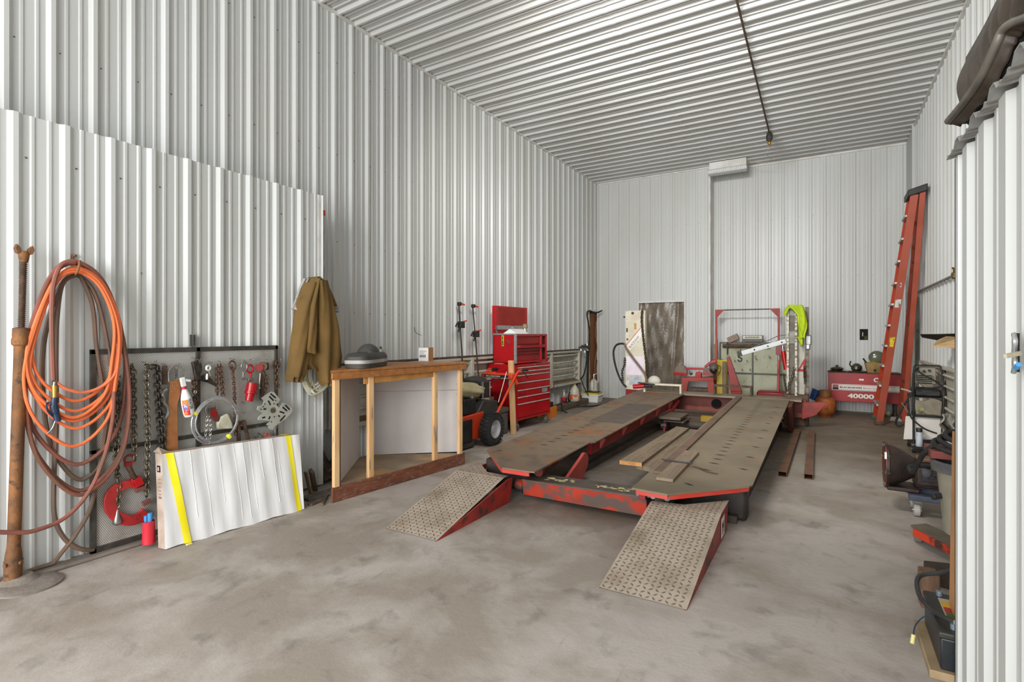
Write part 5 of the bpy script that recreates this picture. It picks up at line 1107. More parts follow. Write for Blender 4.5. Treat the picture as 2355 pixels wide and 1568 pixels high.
def girder(x0, x1, y0_, y1_, dz_, mat, nm, par, bot=None):
    b = MB(); b.hexa([V((x0, y0_, (bot if bot is not None else rz_(y0_) - dz_))), V((x1, y0_, (bot if bot is not None else rz_(y0_) - dz_))), V((x1, y1_, (bot if bot is not None else rz_(y1_) - dz_))), V((x0, y1_, (bot if bot is not None else rz_(y1_) - dz_))),
                      V((x0, y0_, rz_(y0_) - .013)), V((x1, y0_, rz_(y0_) - .013)), V((x1, y1_, rz_(y1_) - .013)), V((x0, y1_, rz_(y1_) - .013))]); return b.build(nm, mat, par, bevel=.003)
girder(-2.08, -2.03, 4.95, 8.6, .15, red_dk, 'side_girder', ld); girder(-2.70, -2.65, 4.3, 8.6, .13, red_dk, 'side_girder', ld)
girder(-1.17, -1.12, 3.75, 8.6, .10, red_dk, 'side_girder', rd); girder(-.56, -.51, 4.25, 8.6, .13, red_dk, 'side_girder', rd)
for (par, pts) in ((ld, [(-2.30, 3.69), (-2.05, 3.695)]), (ld, [(-2.74, 4.15), (-2.31, 3.695)]), (rd, [(-1.17, 3.69), (-.94, 3.675)]), (rd, [(-.93, 3.675), (-.48, 4.13)])):
    b = MB(); a_ = V((pts[0][0], pts[0][1], rz_(pts[0][1]) - .028)); c_ = V((pts[1][0], pts[1][1], rz_(pts[1][1]) - .028)); b.beam(a_, c_, .012, .030); b.build('edge_skirt', M('red_edge', '#c4382c', '#b8483c', 5, .5), par)
for y_ in (5.2, 5.9, 6.6, 7.3, 8.0):
    b = MB(); b.hexa([V((-2.03, y_ - .02, rz_(y_) - .13)), V((-2.02, y_ - .02, rz_(y_) - .13)), V((-2.02, y_ + .02, rz_(y_) - .13)), V((-2.03, y_ + .02, rz_(y_) - .13)), V((-2.03, y_ - .02, rz_(y_) - .03)), V((-1.97, y_ - .02, rz_(y_) - .03)), V((-1.97, y_ + .02, rz_(y_) - .03)), V((-2.03, y_ + .02, rz_(y_) - .03))]); b.build('gusset', red_dust, ld)
# lower base rails on the floor
for x in (-2.12, -2.62, -1.08, -.60):
    b = MB(); b.bb(x - .04, x + .04, 4.15, 8.9, 0.0, .055); b.build('base_rail', M('dark_base', '#3c332c', '#4e4238', 6, .7), RACK, bevel=.003)
# cross beam at the front
b = MB(); b.hexa([V(p) for p in ((-2.20, 3.86, .035), (-1.14, 3.86, .035), (-1.14, 4.06, .035), (-2.20, 4.06, .035), (-2.20, 3.84, .165), (-1.14, 3.84, .185), (-1.14, 4.06, .185), (-2.20, 4.06, .165))]); fb = b.build('front_cross_beam', red_rack, RACK, bevel=.004)
b = MB(); b.hexa([V(p) for p in ((-2.20, 3.838, .160), (-1.14, 3.838, .180), (-1.14, 4.065, .180), (-2.20, 4.065, .160), (-2.20, 3.838, .172), (-1.14, 3.838, .192), (-1.14, 4.065, .192), (-2.20, 4.065, .172))]); b.build('beam_top', M('greasy_top', '#574c42', '#453b33', 6, .6), fb)
random.seed(3)
def smear(x0, x1, y_, nm):
    b = MB()
    for k in range(26):
        x = random.uniform(x0, x1); yy = y_ + random.uniform(-.035, .035); z = .1735 + (x + 2.2) * .0189; w_ = random.uniform(.008, .03); h_ = random.uniform(.006, .022); a = random.uniform(-.6, .6)
        b.add([V((x + w_ * math.cos(a + t_) * (1 if k % 2 else .6), yy + h_ * math.sin(a + t_), z + .0001 * k)) for t_ in (0, 1.1, 2.0, 3.1, 4.2, 5.3)], [(0, 1, 2, 3, 4, 5)])
    return b.build(nm, M('cream_mark', '#d6cc9c', '#a89c74', 30, .7), fb)
smear(-2.02, -1.78, 3.95, 'faded_mark'); smear(-1.58, -1.28, 3.93, 'faded_mark')
for (xa, xb, yy, zz_) in ((-2.30, -2.20, 3.93, .095), (-1.14, -1.06, 3.93, .075)):
    b = MB(); b.cyl((xa, yy, zz_), (xb, yy, zz_), .048, n=20); b.build('end_roller', red_rack, fb, bevel=.004)
b = MB(); b.cyl((-2.215, 3.93, .09), (-2.20, 3.93, .09), .075, n=24); b.build('roller_flange', black, fb)
# black pivot block under the left runway front, hydraulic ram and cam lever
b = MB(); b.bb(-2.68, -2.24, 4.0, 4.12, .02, .26); b.build('pivot_block', M('pivot_dark', '#2b2420', '#3a302a', 8, .6), RACK, bevel=.02)
b = MB(); b.bb(-.92, -.50, 4.22, 4.36, .0, .26); b.build('pivot_block', M('pivot_dark', '#2b2420'), RACK, bevel=.03)
def lever(x, y_, flip=1):
    b = MB(); poly = []
    for k in range(13): a = math.radians(-60 + 190 * k / 12); poly.append((x, y_ + .52 + .085 * math.cos(a), .19 + .085 * math.sin(a)))
    poly += [(x, y_ + .12, .055), (x, y_ + .06, .06), (x, y_ + .42, .23)]
    poly = [(x, y_ + .0, .04), (x, y_ + .45, .03)] + poly[:13] + [(x, y_ + .02, .09)]
    b.prism(poly, (.03, 0, 0)); return b.build('cam_lever', red_dust, RACK, bevel=.004)
lever(-1.98, 4.08)
b = MB(); b.cyl((-2.12, 4.0, .215), (-2.12, 4.32, .235), .032); b.cyl((-2.12, 3.98, .215), (-2.12, 4.02, .215), .045); b.build('hydraulic_ram', M('ram_red', '#7e3a33', '#5a2d28', 9, .4, .3), RACK)
b = MB(); b.cyl((-2.12, 4.32, .236), (-2.12, 4.75, .258), .018); b.build('ram_rod', chrome, RACK)
for x in (-1.08, -.98): b = MB(); b.cyl((x, 3.80, .215), (x, 3.86, .215), .024); b.build('roller', steel, RACK, bevel=.004)
b = MB(); b.bb(-1.20, -1.10, 3.79, 3.84, .205, .225); b.build('hinge_plate', M('blue_grey_metal', '#6c7880', None, rough=.4, metal=.5), RACK)
for x in (-2.34, -2.28): b = MB(); b.cyl((x, 3.78, .235), (x, 3.82, .235), .018); b.build('roller', steel, RACK, bevel=.004)
# angle strip lying along the right runway's inner edge
b = MB(); b.hexa([V((-1.165, 4.10, rz_(4.10) + .001)), V((-1.09, 4.10, rz_(4.10) + .001)), V((-1.09, 8.60, rz_(8.6) + .001)), V((-1.165, 8.60, rz_(8.6) + .001)), V((-1.165, 4.10, rz_(4.10) + .022)), V((-1.09, 4.10, rz_(4.10) + .022)), V((-1.09, 8.60, rz_(8.6) + .022)), V((-1.165, 8.60, rz_(8.6) + .022))])
tag(b.build('guide_bar', M('rust_bar', '#745a48', '#634e40', 5, .6), None, bevel=.002), 'long rusty flat bar lying on the inner edge of the right runway', 'bar')
# rear frame of the rack
ZR = rz_(8.9)
b = MB(); b.bb(-2.76, -.30, 8.70, 9.05, ZR - .03, ZR); b.build('rear_cross_plate', deck_m2, RACK, bevel=.003)
b = MB(); b.bb(-2.80, -.25, 9.0, 9.06, ZR - .30, ZR - .03); rb = b.build('rear_cross_beam', M('rack_beam_dusty', '#8a4238', '#6f3930', 5, .6), RACK, bevel=.005)
for x in (-1.52,): b = MB(); b.cyl((x, 8.99, ZR - .17), (x, 9.001, ZR - .17), .08, n=24); b.build('beam_hole', wall_dark, rb)
b = MB(); b.prism([(-.30, 8.85, ZR - .05), (-.30, 8.85, ZR - .30), (-.12, 8.85, ZR - .22), (.02, 8.85, ZR - .03)], (0, .10, 0)); b.build('outrigger', M('outrigger_red', '#9d3026', '#7d2a22', 6, .5), RACK, bevel=.004)
b = MB(); b.prism([(-.45, 8.1, .40), (-.45, 8.9, .42), (-.45, 8.7, .02), (-.45, 8.35, .02)], (.05, 0, 0)); b.build('rear_leg', M('leg_dull_red', '#5e2a22', '#4c2c24', 6, .6), RACK, bevel=.004)
for x in (-2.0, -1.25):
    b = MB(); b.prism([(x, 7.55, .0), (x, 7.95, .0), (x, 8.05, .12), (x, 7.80, .16), (x, 8.45, .33), (x, 8.40, .37), (x, 7.70, .20), (x, 7.58, .14)], (.03, 0, 0)); b.build('scissor_arm', red_dk, RACK, bevel=.003)
b = MB(); b.cyl((-2.04, 7.62, .08), (-1.96, 7.62, .08), .055, n=20); b.build('arm_roller', steel, RACK, bevel=.004)
b = MB(); b.cyl((-2.15, 7.9, .07), (-.95, 7.9, .07), .06, n=20); b.build('torque_tube', M('dark_base', '#3c332c'), RACK)
b = MB(); b.bb(-2.02, -1.72, 7.4, 7.9, .20, .235); b.bb(-1.98, -1.70, 7.5, 7.95, .15, .17); b.build('linkage_plate', M('rusty_link', '#6b5b4c', '#544639', 8, .6), RACK)
b = MB(); b.bb(-1.62, -1.18, 8.25, 8.33, .06, .16); tag(b.build('yellow_block', M('dirty_yellow', '#a8861f', '#8b6f22', 8, .7), None, bevel=.005), 'dirty yellow timber block on the floor between the runways at the far end', 'block')
b = MB(); b.tube(smoothpath([G(1815, 940, .25), G(1810, 958, .1), G(1800, 968, .013), G(1820, 972, .013), G(1842, 974, .013), G(1844, 966, .013), G(1832, 955, .06), G(1822, 945, .2)], 8), .013, 8); tag(b.build('hydraulic_hose_loop', rubber, None), 'black hose looping onto the floor beside the right runway\'s far end', 'hose')
# thin loose parts on the runways
pl = lambda *a, **k: plank(*a, **k)
pl('shorter drilled grey board lying on the near end of the right runway', V((-1.03, 3.93, rz_(3.93) + .014)), V((-1.03, 4.86, rz_(4.86) + .014)), .125, .024, M('drilled_board', '#8d7b66', '#7c6b58', 4, .7, stretch=(8, .8, 1), c3='#5a4b3e', s3=12, lo3=.62, hi3=.72), name='plank', group=None)
def e2(u, v, z): return G(u, v, z)
pa, pb_ = e2(1452, 1052, .30), e2(1571, 984, .30); 
zb = .30
b = MB(); b.hexa([V((q.x, q.y, zb - .035)) for q in (e2(1425, 1058, zb), e2(1476, 1064, zb), e2(1584, 984, zb), e2(1556, 980, zb))] + [V((q.x, q.y, zb)) for q in (e2(1425, 1058, zb), e2(1476, 1064, zb), e2(1584, 984, zb), e2(1556, 980, zb))]); b.use(1)
q0, q1 = e2(1425, 1058, zb), e2(1476, 1064, zb); b.add([V((q0.x, q0.y - .001, zb - .034)), V((q1.x, q1.y - .001, zb - .034)), V((q1.x, q1.y - .001, zb - .001)), V((q0.x, q0.y - .001, zb - .001))], [(0, 1, 2, 3)])
tag(b.build('plank', [wood_gr, wood_end], None), 'thick weathered plank with an orange sawn end lying left of the right runway', 'plank')
q = [e2(1462, 1068, .27), e2(1505, 1078, .27), e2(1625, 992, .27), e2(1588, 986, .27)]
b = MB(); b.hexa([V((p.x, p.y, .235)) for p in q] + [V((p.x, p.y, .27)) for p in q]); tag(b.build('plank', wood_gr, None), 'weathered plank tucked between the thick plank and the right runway', 'plank')
for y_, lb in ((5.35, 'nearer dark cross piece under the loose planks between the runways'), (6.45, 'farther dark cross piece under the loose planks between the runways')): b = MB(); b.bb(-1.62, -1.22, y_, y_ + .08, .0, .232); tag(b.build('plank_bearer', M('dark_base', '#3c332c'), None, bevel=.005), lb, 'support')
pl('thin dark pry bar lying across the drilled board', V((-1.18, 4.42, rz_(4.42) + .034)), V((-.93, 4.42, rz_(4.42) + .030)), .02, .008, M('black_bar', '#40424a', '#2f3036', 10, .4, .5), name='pry_bar', cat='bar')
b = MB(); b.tube(smoothpath([(-.93, 4.42, rz_(4.42) + .008), (-.88, 4.40, rz_(4.40) + .008), (-.80, 4.33, rz_(4.33) + .007), (-.72, 4.30, rz_(4.30) + .007)], 5), .006, 6); tag(b.build('rusty_wire_piece', rust_dk, None), 'short dark wire piece lying on the right runway beside the pry bar', 'wire')
# U-shaped loose brackets standing on the rear cross plate
for (lb, xa, xb, y_, mt) in (('pale U-shaped bracket standing on the far end of the left runway', -2.62, -2.0, 8.66, tower_w), ('low dark U-shaped bracket on the rear cross plate before the tool board', -1.55, -.98, 8.9, rust_dk)):
    zc = rz_(y_) + .001; b = MB(); b.bb(xa, xa + .03, y_, y_ + .08, zc, zc + .12); b.bb(xb - .03, xb, y_, y_ + .08, zc, zc + .12); b.bb(xa, xb, y_, y_ + .08, zc + .12, zc + .15); tag(b.build('u_bracket', mt, None, bevel=.003), lb, 'bracket')
b = MB(); b.bb(-2.78, -2.62, 8.62, 8.74, rz_(8.7) + .001, rz_(8.7) + .03); t = None
p = WY(1468, 889, 8.6); t = thing('red_hydraulic_pump', 'red and black hydraulic hand pump lying at the foot of the left tower', 'pump', V((-2.83, 8.55, rz_(8.55))))
b = MB(); b.cyl(WY(1456, 889, 8.6), WY(1482, 887, 8.62), .038, n=16); b.build('cylinder', red, t, bevel=.004)
b = MB(); b.cyl(WY(1482, 887, 8.62), WY(1500, 886, 8.64), .032, n=16); b.beam(WY(1468, 880, 8.6), WY(1505, 884, 8.6), .06, .02); b.build('valve_body', black, t, bevel=.005)

# ------------------------------------------------------------------ ramps
def ramp(label, fl, fr, rearL, rearM, rearR, side_lab):
    t = thing('tread_plate_ramp', label, 'ramp', V(((fl.x + fr.x) / 2, fl.y, 0)), 'tread plate ramps at the front of the rack')
    H_ = rearR.z
    def zt2(p): return .004 + (H_ - .004) * max(0, min(1, (p.y - fl.y) / (3.75 - fl.y)))
    rl, rm, rr2 = V(rearL), V(rearM), V(rearR)
    crest_y = 3.62
    pts = [fl + V((0, 0, .004)), fr + V((0, 0, .004)), V((rr2.x, rr2.y, H_)), V((rm.x, rm.y, H_)), V((rl.x, rl.y, H_))]
    sl_ = (H_ - .004)
    def onp(x, y):  # plane through front edge and rear corners
        yr = rl.y + (rr2.y - rl.y) * (x - rl.x) / (rr2.x - rl.x); return None
    b = MB(); yk = min(rl.y, rm.y, rr2.y)
    kl = V((rl.x, min(rl.y, 3.70), H_)); kr = V((rr2.x, min(rr2.y, 3.70), H_))
    b.add([pts[0], pts[1], kr, kl], [(0, 1, 2, 3)])
    if rr2.y > 3.72 or rl.y > 3.72: b.add([kl, kr, V((rr2.x, rr2.y, H_)), V((rm.x, rm.y, H_)), V((rl.x, rl.y, H_))], [(0, 1, 2, 3, 4)])
    b.use(1); P = .0345; nu = int((fr.x - fl.x - .01) / P); e1 = (kr + kl) / 2 - (pts[0] + pts[1]) / 2; Ls = e1.length; e1.normalize(); nrm = V((1, 0, 0)).cross(e1)
    nv = int(Ls / P)
    def yedge(x): return (rl.y + (rm.y - rl.y) * (x - rl.x) / (rm.x - rl.x)) if x < rm.x else (rm.y + (rr2.y - rm.y) * (x - rm.x) / (rr2.x - rm.x))
    for j in range(nv + 12):
        for i in range(nu):
            s_a = P * (j + .5)
            c = pts[0] + V((P * (i + .6), 0, 0)) + e1 * min(s_a, Ls)
            if s_a > Ls - .01:
                c = V((c.x, kl.y + s_a - Ls + .01, H_ + .0002))
                if c.y > yedge(c.x) - .02: continue
            a = math.radians(45 if (i + j) % 2 else -45); d1 = V((1, 0, 0)) * math.cos(a) + e1 * math.sin(a); d2 = nrm.cross(d1)
            b.add([c - d1 * .0165 + nrm * .0005, c - d2 * .0062, c + d1 * .0165 + nrm * .0005, c + d2 * .0062, c + nrm * .0028 - d1 * .007, c + nrm * .0028 + d1 * .007], [(0, 1, 4), (1, 5, 4), (1, 2, 5), (2, 3, 5), (3, 4, 5), (3, 0, 4)])
    b.build('tread_plate', [tread_m, tread_hi], t, smooth=0)
    for sx, p0, k0, r0 in ((1, pts[1], kr, rr2), (-1, pts[0], kl, rl)):
        b = MB(); b.prism([V((p0.x - (.012 if sx > 0 else 0), p0.y, 0)), V((p0.x - (.012 if sx > 0 else 0), r0.y - .05, 0)), V((p0.x - (.012 if sx > 0 else 0), r0.y, H_ - .008)), V((p0.x - (.012 if sx > 0 else 0), k0.y, H_ - .008))], (.012, 0, 0)); b.build('side_plate', M('ramp_red', '#a8302a', '#8b2723', 5, .45, c3='#4b2c26', s3=9, lo3=.52, hi3=.65), t)
    return t
H_ = .203
r1 = ramp('left diamond tread ramp nearer the corner cabinet', V((-2.712, 2.767, 0)), V((-2.250, 2.767, 0)), G(1102, 1061, H_), G(1120, 1085, H_), G(1169, 1094, H_), '')
r2 = ramp('right diamond tread ramp leading to the right runway, with a white numbered tag', V((-1.073, 2.725, 0)), V((-.603, 2.725, 0)), G(1499, 1151, H_), G(1573, 1160, H_), G(1677, 1150, H_), '')
b = MB(); b.bb(-.5985, -.5965, 3.72, 3.84, .03, .16); b.build('number_tag', text_w, r2)
text('M', V((-.5955, 3.735, .055)), (0, 1, 0), up, .11, ink, r2, sx=.9)
# square tubes on the floor
for lb, a_, c_, a2, c2 in (('left rusty square tube lying on the floor right of the rack', (1786, 1094), (1813, 1098), (1826, 993), (1843, 995)), ('right rusty square tube on the floor, farther from the rack', (1846, 1100), (1873, 1104), (1857, 997), (1876, 998))):
    P0, P1_, P2_, P3 = [G(u, v, 0) for u, v in (a_, c_, c2, a2)]
    b = MB(); w_ = .076; z1 = .05; th = .004
    ctr0 = (P0 + P1_) / 2; ctr1 = (P2_ + P3) / 2; d = (ctr1 - ctr0).normalized(); x = V((d.y, -d.x, 0))
    def rect(c, hw, z0, z1): return [c - x * hw + up * z0, c + x * hw + up * z0, c + x * hw + up * z1, c - x * hw + up * z1]
    o1, i1, o2, i2 = rect(ctr0, w_ / 2, 0.001, z1), rect(ctr0, w_ / 2 - th, th, z1 - th), rect(ctr1, w_ / 2, .001, z1), rect(ctr1, w_ / 2 - th, th, z1 - th)
    fs = []
    for k in range(4): k2 = (k + 1) % 4; fs += [(k, k2, 8 + k2, 8 + k), (4 + k, 4 + k2, 12 + k2, 12 + k), (k, k2, 4 + k2, 4 + k), (8 + k, 8 + k2, 12 + k2, 12 + k)]
    b.add(o1 + i1 + o2 + i2, fs); tag(b.build('square_steel_tube', M('tube_rust', '#7a5740', '#62473a', 7, .6, .2), None, smooth=0), lb, 'tube', 'square tubes on the floor')

# ------------------------------------------------------------------ left pulling tower
t = thing('left_pulling_tower', 'worn white pulling tower with a diagonal lettered stripe and black hose before the plastic doorway', 'tower', (-2.87, 9.0, 0))
yT = 9.02
l0, r0_ = WY(1438, 800, yT).x, WY(1484, 800, yT).x; zt1 = WY(1460, 714, yT).z; zb1 = WY(1440, 895, yT).z
b = MB(); b.bb(l0, r0_, yT, yT + .10, zb1, zt1); pan = b.build('front_panel', tower_w, t, bevel=.004)
b = MB(); b.bb(l0, r0_ - .02, yT + .02, yT + .3, .0, zb1); b.build('base_box', red_dk, t, bevel=.005)
b = MB(); b.bb(l0 + .02, r0_ - .02, yT - .004, yT - .001, WY(1440, 861, yT).z, WY(1440, 819, yT).z); b.build('paper_sheet', M('pale_paper', '#e9e0ea', '#dcc9d6', 3, .7), t)
b = MB(); b.bb(l0 + .07, r0_ - .06, yT - .005, yT - .002, WY(1440, 884, yT).z, WY(1440, 863, yT).z); b.build('sticker', M('sticker_grey', '#b9bcc2', '#9fa3ab', 14, .5), t)
c0, c1 = WY(1439, 797, yT - .003), WY(1474, 755, yT - .003)
dd = (c1 - c0); dn = dd.normalized(); pr_ = V((-dn.z, 0, dn.x))
b = MB(); b.add([c0 + pr_ * .005, c1 + pr_ * .005, c1 + pr_ * .016, c0 + pr_ * .016], [(0, 1, 2, 3)]); b.use(1); b.add([c0 - pr_ * .10, c1 - pr_ * .10 , c1 - pr_ * .002, c0 - pr_ * .002], [(0, 1, 2, 3)]); b.build('diagonal_stripe', [M('faded_red_stripe', '#d96a5a', None), M('stripe_white', '#eae6dd', None)], t)
text('BLACKHAW', c0 + dn * .03 - pr_ * .085 - V((0, .001, 0)), dn, pr_, .085 * .8, M('faded_ink', '#8d8c8a', '#5b5956', 9), t, sx=.70, bold=.01)
for (u, v, r_) in ((1455, 720, .024), (1443, 780, .016), (1436, 729, .018)):
    b = MB(); p = WY(u, v, yT - .002); b.cyl(p, p - V((0, .008, 0)), r_, n=16); b.cyl(p - V((0, .008, 0)), p - V((0, .014, 0)), r_ * .5, n=12); b.build('bolt_head', rust_dk, t)
b = MB(); p = WY(1461, 750, yT - .001); b.box(p, (.04, .004, .11)); p = WY(1442, 759, yT - .001); b.build('slot_plate', M('ochre', '#b98a4a', None), t)
b = MB(); b.box(p, (.022, .005, .07)); b.build('slot', wall_dark, t)
def chain2(label, pts, mat=chain_dk, L=.055, W=.036, r=.007):
    b = MB(); chain(b, pts, L, W, r); return tag(b.build('heavy_chain', mat, None, smooth=60), label, 'chain')
chain2('long brown chain hanging down the right side of the left tower', [WY(1477, 714, yT - .05), WY(1476, 740, yT - .05), WY(1481, 790, yT - .05), WY(1486, 830, yT - .05), WY(1489, 870, yT - .05)], M('brown_chain', '#43362c', '#2f2620', 20, .5, .4))
chain2('bunched chain hanging to the left of the left tower', [WY(1437, 826, yT - .02), WY(1436, 840, yT - .02), WY(1431, 855, yT - .02), WY(1433, 878, yT - .02)], M('brown_chain', '#43362c'))
b = MB(); b.tube([WY(u, v, yT - .08) for u, v in ()] or smoothpath([WY(u, v, yT - .07) for u, v in ((1436, 791), (1428, 790), (1417, 794), (1411, 808), (1413, 830), (1420, 856), (1430, 878), (1440, 890))], 8), .018, 8); tag(b.build('tower_hose', rubber, None, smooth=60), 'black hose arcing out to the left of the left tower', 'hose')
b = MB(); b.tube(smoothpath([WY(u, v, yT - .07) for u, v in ((1436, 789), (1440, 800), (1455, 822), (1475, 848), (1484, 862), (1487, 878))], 8), .018, 8); tag(b.build('tower_hose', hose_b, None, smooth=60), 'brown hose crossing diagonally down over the left tower\'s white face', 'hose')
b = MB(); c = WY(1502, 872, 9.0); b.sphere(c + V((.02, 0, -.03)), .11, 18, 12, (1.0, .6, .85)); tag(b.build('white_bundle', M('off_white_bag', '#cfcabd', '#b8b2a3', 6, .7), None), 'round off-white bag beside the foot of the left tower', 'bag')

# ------------------------------------------------------------------ right pulling tower with hi-vis shirt
yT = 9.05
t = thing('right_pulling_tower', 'chipped white pulling tower with a red numeral 4 at the end of the right runway', 'tower', (-.38, 9.1, 0))
def upright(u0, u1, v0, v1, y_, nm, mat, d=.06):
    a_, c_ = WY(u0, v0, y_), WY(u1, v1, y_); b = MB(); b.bb(a_.x, c_.x, y_, y_ + d, c_.z, a_.z); return b.build(nm, mat, t, bevel=.003)
upright(1809, 1814.5, 708, 905, yT, 'post', tower_x); upright(1828, 1833.5, 712, 910, yT, 'post', tower_x)
b = MB(); a_, c_ = WY(1812, 710, yT + .08), WY(1830, 905, yT + .08); b.bb(a_.x, c_.x, yT + .05, yT + .07, c_.z, a_.z); b.build('channel_web', M('grimy_channel', '#5a5248', '#6d665b', 8, .6), t)
for (v0, v1) in ((712, 726), (762, 790)): 
    a_, c_ = WY(1815, v0, yT + .04), WY(1829, v1, yT + .04); b = MB(); b.bb(a_.x, c_.x, yT + .03, yT + .05, c_.z, a_.z); b.build('crosspiece', M('dull_galv', '#8f8f88', '#777770', 12, .6), t)
a_, c_ = WY(1834, 740, yT + .12), WY(1850, 910, yT + .12); b = MB(); b.bb(a_.x, c_.x, yT + .12, yT + .16, c_.z, a_.z); b.build('side_panel', M('dusty_white_panel', '#b5b1a4', '#a09a8c', 6, .6, c3='#6d6355', s3=9, lo3=.6, hi3=.7), t)
text('4', WY(1834, 868, yT + .115), (1, 0, 0), up, .42, M('numeral_red', '#9d1a16', None), t, sx=.62, bold=0)
a_, c_ = WY(1852, 706, yT + .18), WY(1860, 910, yT + .18); b = MB(); b.bb(a_.x, c_.x, yT + .18, yT + .26, c_.z - .02, a_.z); b.build('rear_post', M('rusty_white_post', '#8b8173', '#5f5346', 14, .7), t, bevel=.003)
a_, c_ = WY(1812, 905, yT), WY(1864, 922, yT); b = MB(); b.bb(-.56, -.22, yT + .02, yT + .3, .0, ZR + .04); b.build('base', rust_dk, t, bevel=.01)
b = MB(); b.box(WY(1859, 782, yT + .2), (.09, .1, .16)); b.box(WY(1858, 797, yT + .2), (.07, .1, .10)); b.build('pulley_bracket', galv, t, bevel=.02)
chain2('bright chain drooping inside the right tower\'s channel', [WY(1825, 848, yT - .03), WY(1821, 865, yT - .03), WY(1814, 885, yT - .03), WY(1815, 903, yT - .03)], chain_m, .042, .028, .0055)
chain2('dark chain hanging left of the right tower', [WY(1803, 862, yT - .03), WY(1805, 880, yT - .03), WY(1809, 900, yT - .03)], chain_dk, .042, .028, .0055)
chain2('thin chain hanging behind the numeral panel', [WY(1850, 845, yT + .1), WY(1851, 880, yT + .1)], chain_dk, .04, .026, .005)
# hi-vis shirt
t = thing('hi_vis_shirt', 'neon yellow-green shirt draped over the top of the right pulling tower', 'shirt', WY(1835, 704, yT))
def cloth(rows, y_, dep, folds, nm):
    b = MB()
    def fn(a, c):
        q = c * (len(rows) - 1); i = min(int(q), len(rows) - 2); f_ = q - i
        v = rows[i][0] * (1 - f_) + rows[i + 1][0] * f_; L_ = rows[i][1] * (1 - f_) + rows[i + 1][1] * f_; R_ = rows[i][2] * (1 - f_) + rows[i + 1][2] * f_
        ang = 2 * PI * a; s_ = (1 - math.cos(ang)) / 2; sg = math.sin(ang)
        return WY(L_ + (R_ - L_) * s_, v + (2 * math.sin(s_ * 7) if c > .97 else 0), y_) - V((0, dep * abs(sg) ** .7 * (1 if sg > 0 else -.3) + (.012 * math.sin(s_ * folds + v * .08) if sg > 0 else 0), 0))
    b.grid(fn, 36, 24, closed=True); b.build(nm, hiviz, t, smooth=80)
cloth([(701, 1812, 1844), (705, 1812, 1849), (712, 1822, 1851), (725, 1834, 1854), (745, 1835, 1857), (756, 1836, 1856), (770, 1836, 1852), (778, 1836, 1852)], yT - .03, .05, 16, 'body')
cloth([(774, 1833, 1845), (782, 1836, 1847), (790, 1840, 1847), (796, 1841, 1844)], yT - .03, .04, 9, 'shirt_tail')
cloth([(702, 1812, 1822), (710, 1805, 1815), (718, 1803, 1812), (725, 1803, 1809)], yT - .03, .05, 8, 'sleeve')
# boom arm with hook, ram
t = thing('engine_hoist_boom', 'grey drilled boom arm with a black hook reaching left from the right tower', 'hoist', WY(1760, 800, 9.2))
yB = 9.2; b = MB(); b.beam(WY(1808, 784, yB), WY(1706, 812, yB), .07, .075); bo = b.build('boom', M('grey_boom', '#a9aca9', '#9a9d9b', 6, .4, .3), t, bevel=.004)
for (u, v) in ((1798, 787), (1766, 796), (1735, 804)): b = MB(); p = WY(u, v, yB - .037); b.cyl(p, p - V((0, .003, 0)), .012, n=12); b.build('pin_hole', wall_dark, bo)
b = MB(); b.beam(WY(1706, 812, yB), WY(1696, 814, yB), .08, .085); b.build('end_cap', dirty_black, t, bevel=.004)
b = MB(); b.tube(smoothpath([WY(u, v, yB) for u, v in ((1700, 817), (1699, 821), (1705, 824), (1705, 829), (1700, 831), (1697, 827))], 5), .013, 8); b.build('hook', dirty_black, t)
b = MB(); b.cyl(WY(1801, 807, yB), WY(1808, 850, yB), .035, n=14); b.build('ram', red, t)
b = MB(); b.cyl(WY(1800, 794, yB), WY(1801, 808, yB), .016); b.build('ram_rod', chrome, t)
b = MB(); b.tube([WY(1808, 770, yB), WY(1790, 772, yB), WY(1760, 786, yB), WY(1724, 802, yB)], .006, 6); b.build('tie_rod', steel, t)
t = thing('floor_jack', 'red floor jack with a tall upright pink-red handle before the tool board', 'jack', (-1.0, 10.2, 0))
b = MB(); b.cyl(WY(1791, 817, 10.2), WY(1789, 900, 10.2), .018); b.use(1); b.cyl(WY(1791, 817, 10.2), WY(1791, 827, 10.2), .0185); b.build('handle', [M('pale_red', '#b5524e', None, rough=.4), galv], t)
p = WY(1785, 900, 10.2); b = MB(); b.bb(p.x - .30, p.x + .18, 10.1, 10.4, .0, p.z + .0); b.build('body', red_dk, t, bevel=.03)

# ------------------------------------------------------------------ red portal frame, tool board, signs
yF = 10.75
t = thing('red_portal_frame', 'tall thin rust-red portal frame with corner gussets standing before the back wall', 'frame', (-1.3, yF, 0))
a_, c_ = WY(1645, 712, yF), WY(1793, 710, yF)
for x in (a_.x + .015, c_.x - .015):
    b = MB(); b.bb(x - .018, x + .018, yF, yF + .04, 0, a_.z); b.build('post', red_dust, t, bevel=.002)
b = MB(); b.bb(a_.x, c_.x, yF, yF + .04, a_.z - .02, a_.z); b.build('top_rail', rust_dk, t)
for s_, x in ((1, a_.x), (-1, c_.x)):
    b = MB(); b.prism([(x, yF - .004, a_.z), (x + s_ * .17, yF - .004, a_.z), (x + s_ * .03, yF - .004, a_.z - .16), (x, yF - .004, a_.z - .16)], (0, .006, 0)); b.build('gusset', red_dust, t)
b = MB(); a_, c_ = WY(1784, 783, yF - .03), WY(1800, 816, yF - .03); b.bb(a_.x, c_.x, yF - .04, yF - .01, c_.z, a_.z); b.build('slide_block', red_dk, t)
yK = 11.0
t = thing('greenish_tool_board', 'large stained greenish tool board on a dark frame behind the rack', 'tool board', (-1.2, yK, 0))
a_, c_ = WY(1655, 787, yK), WY(1813, 787, yK)
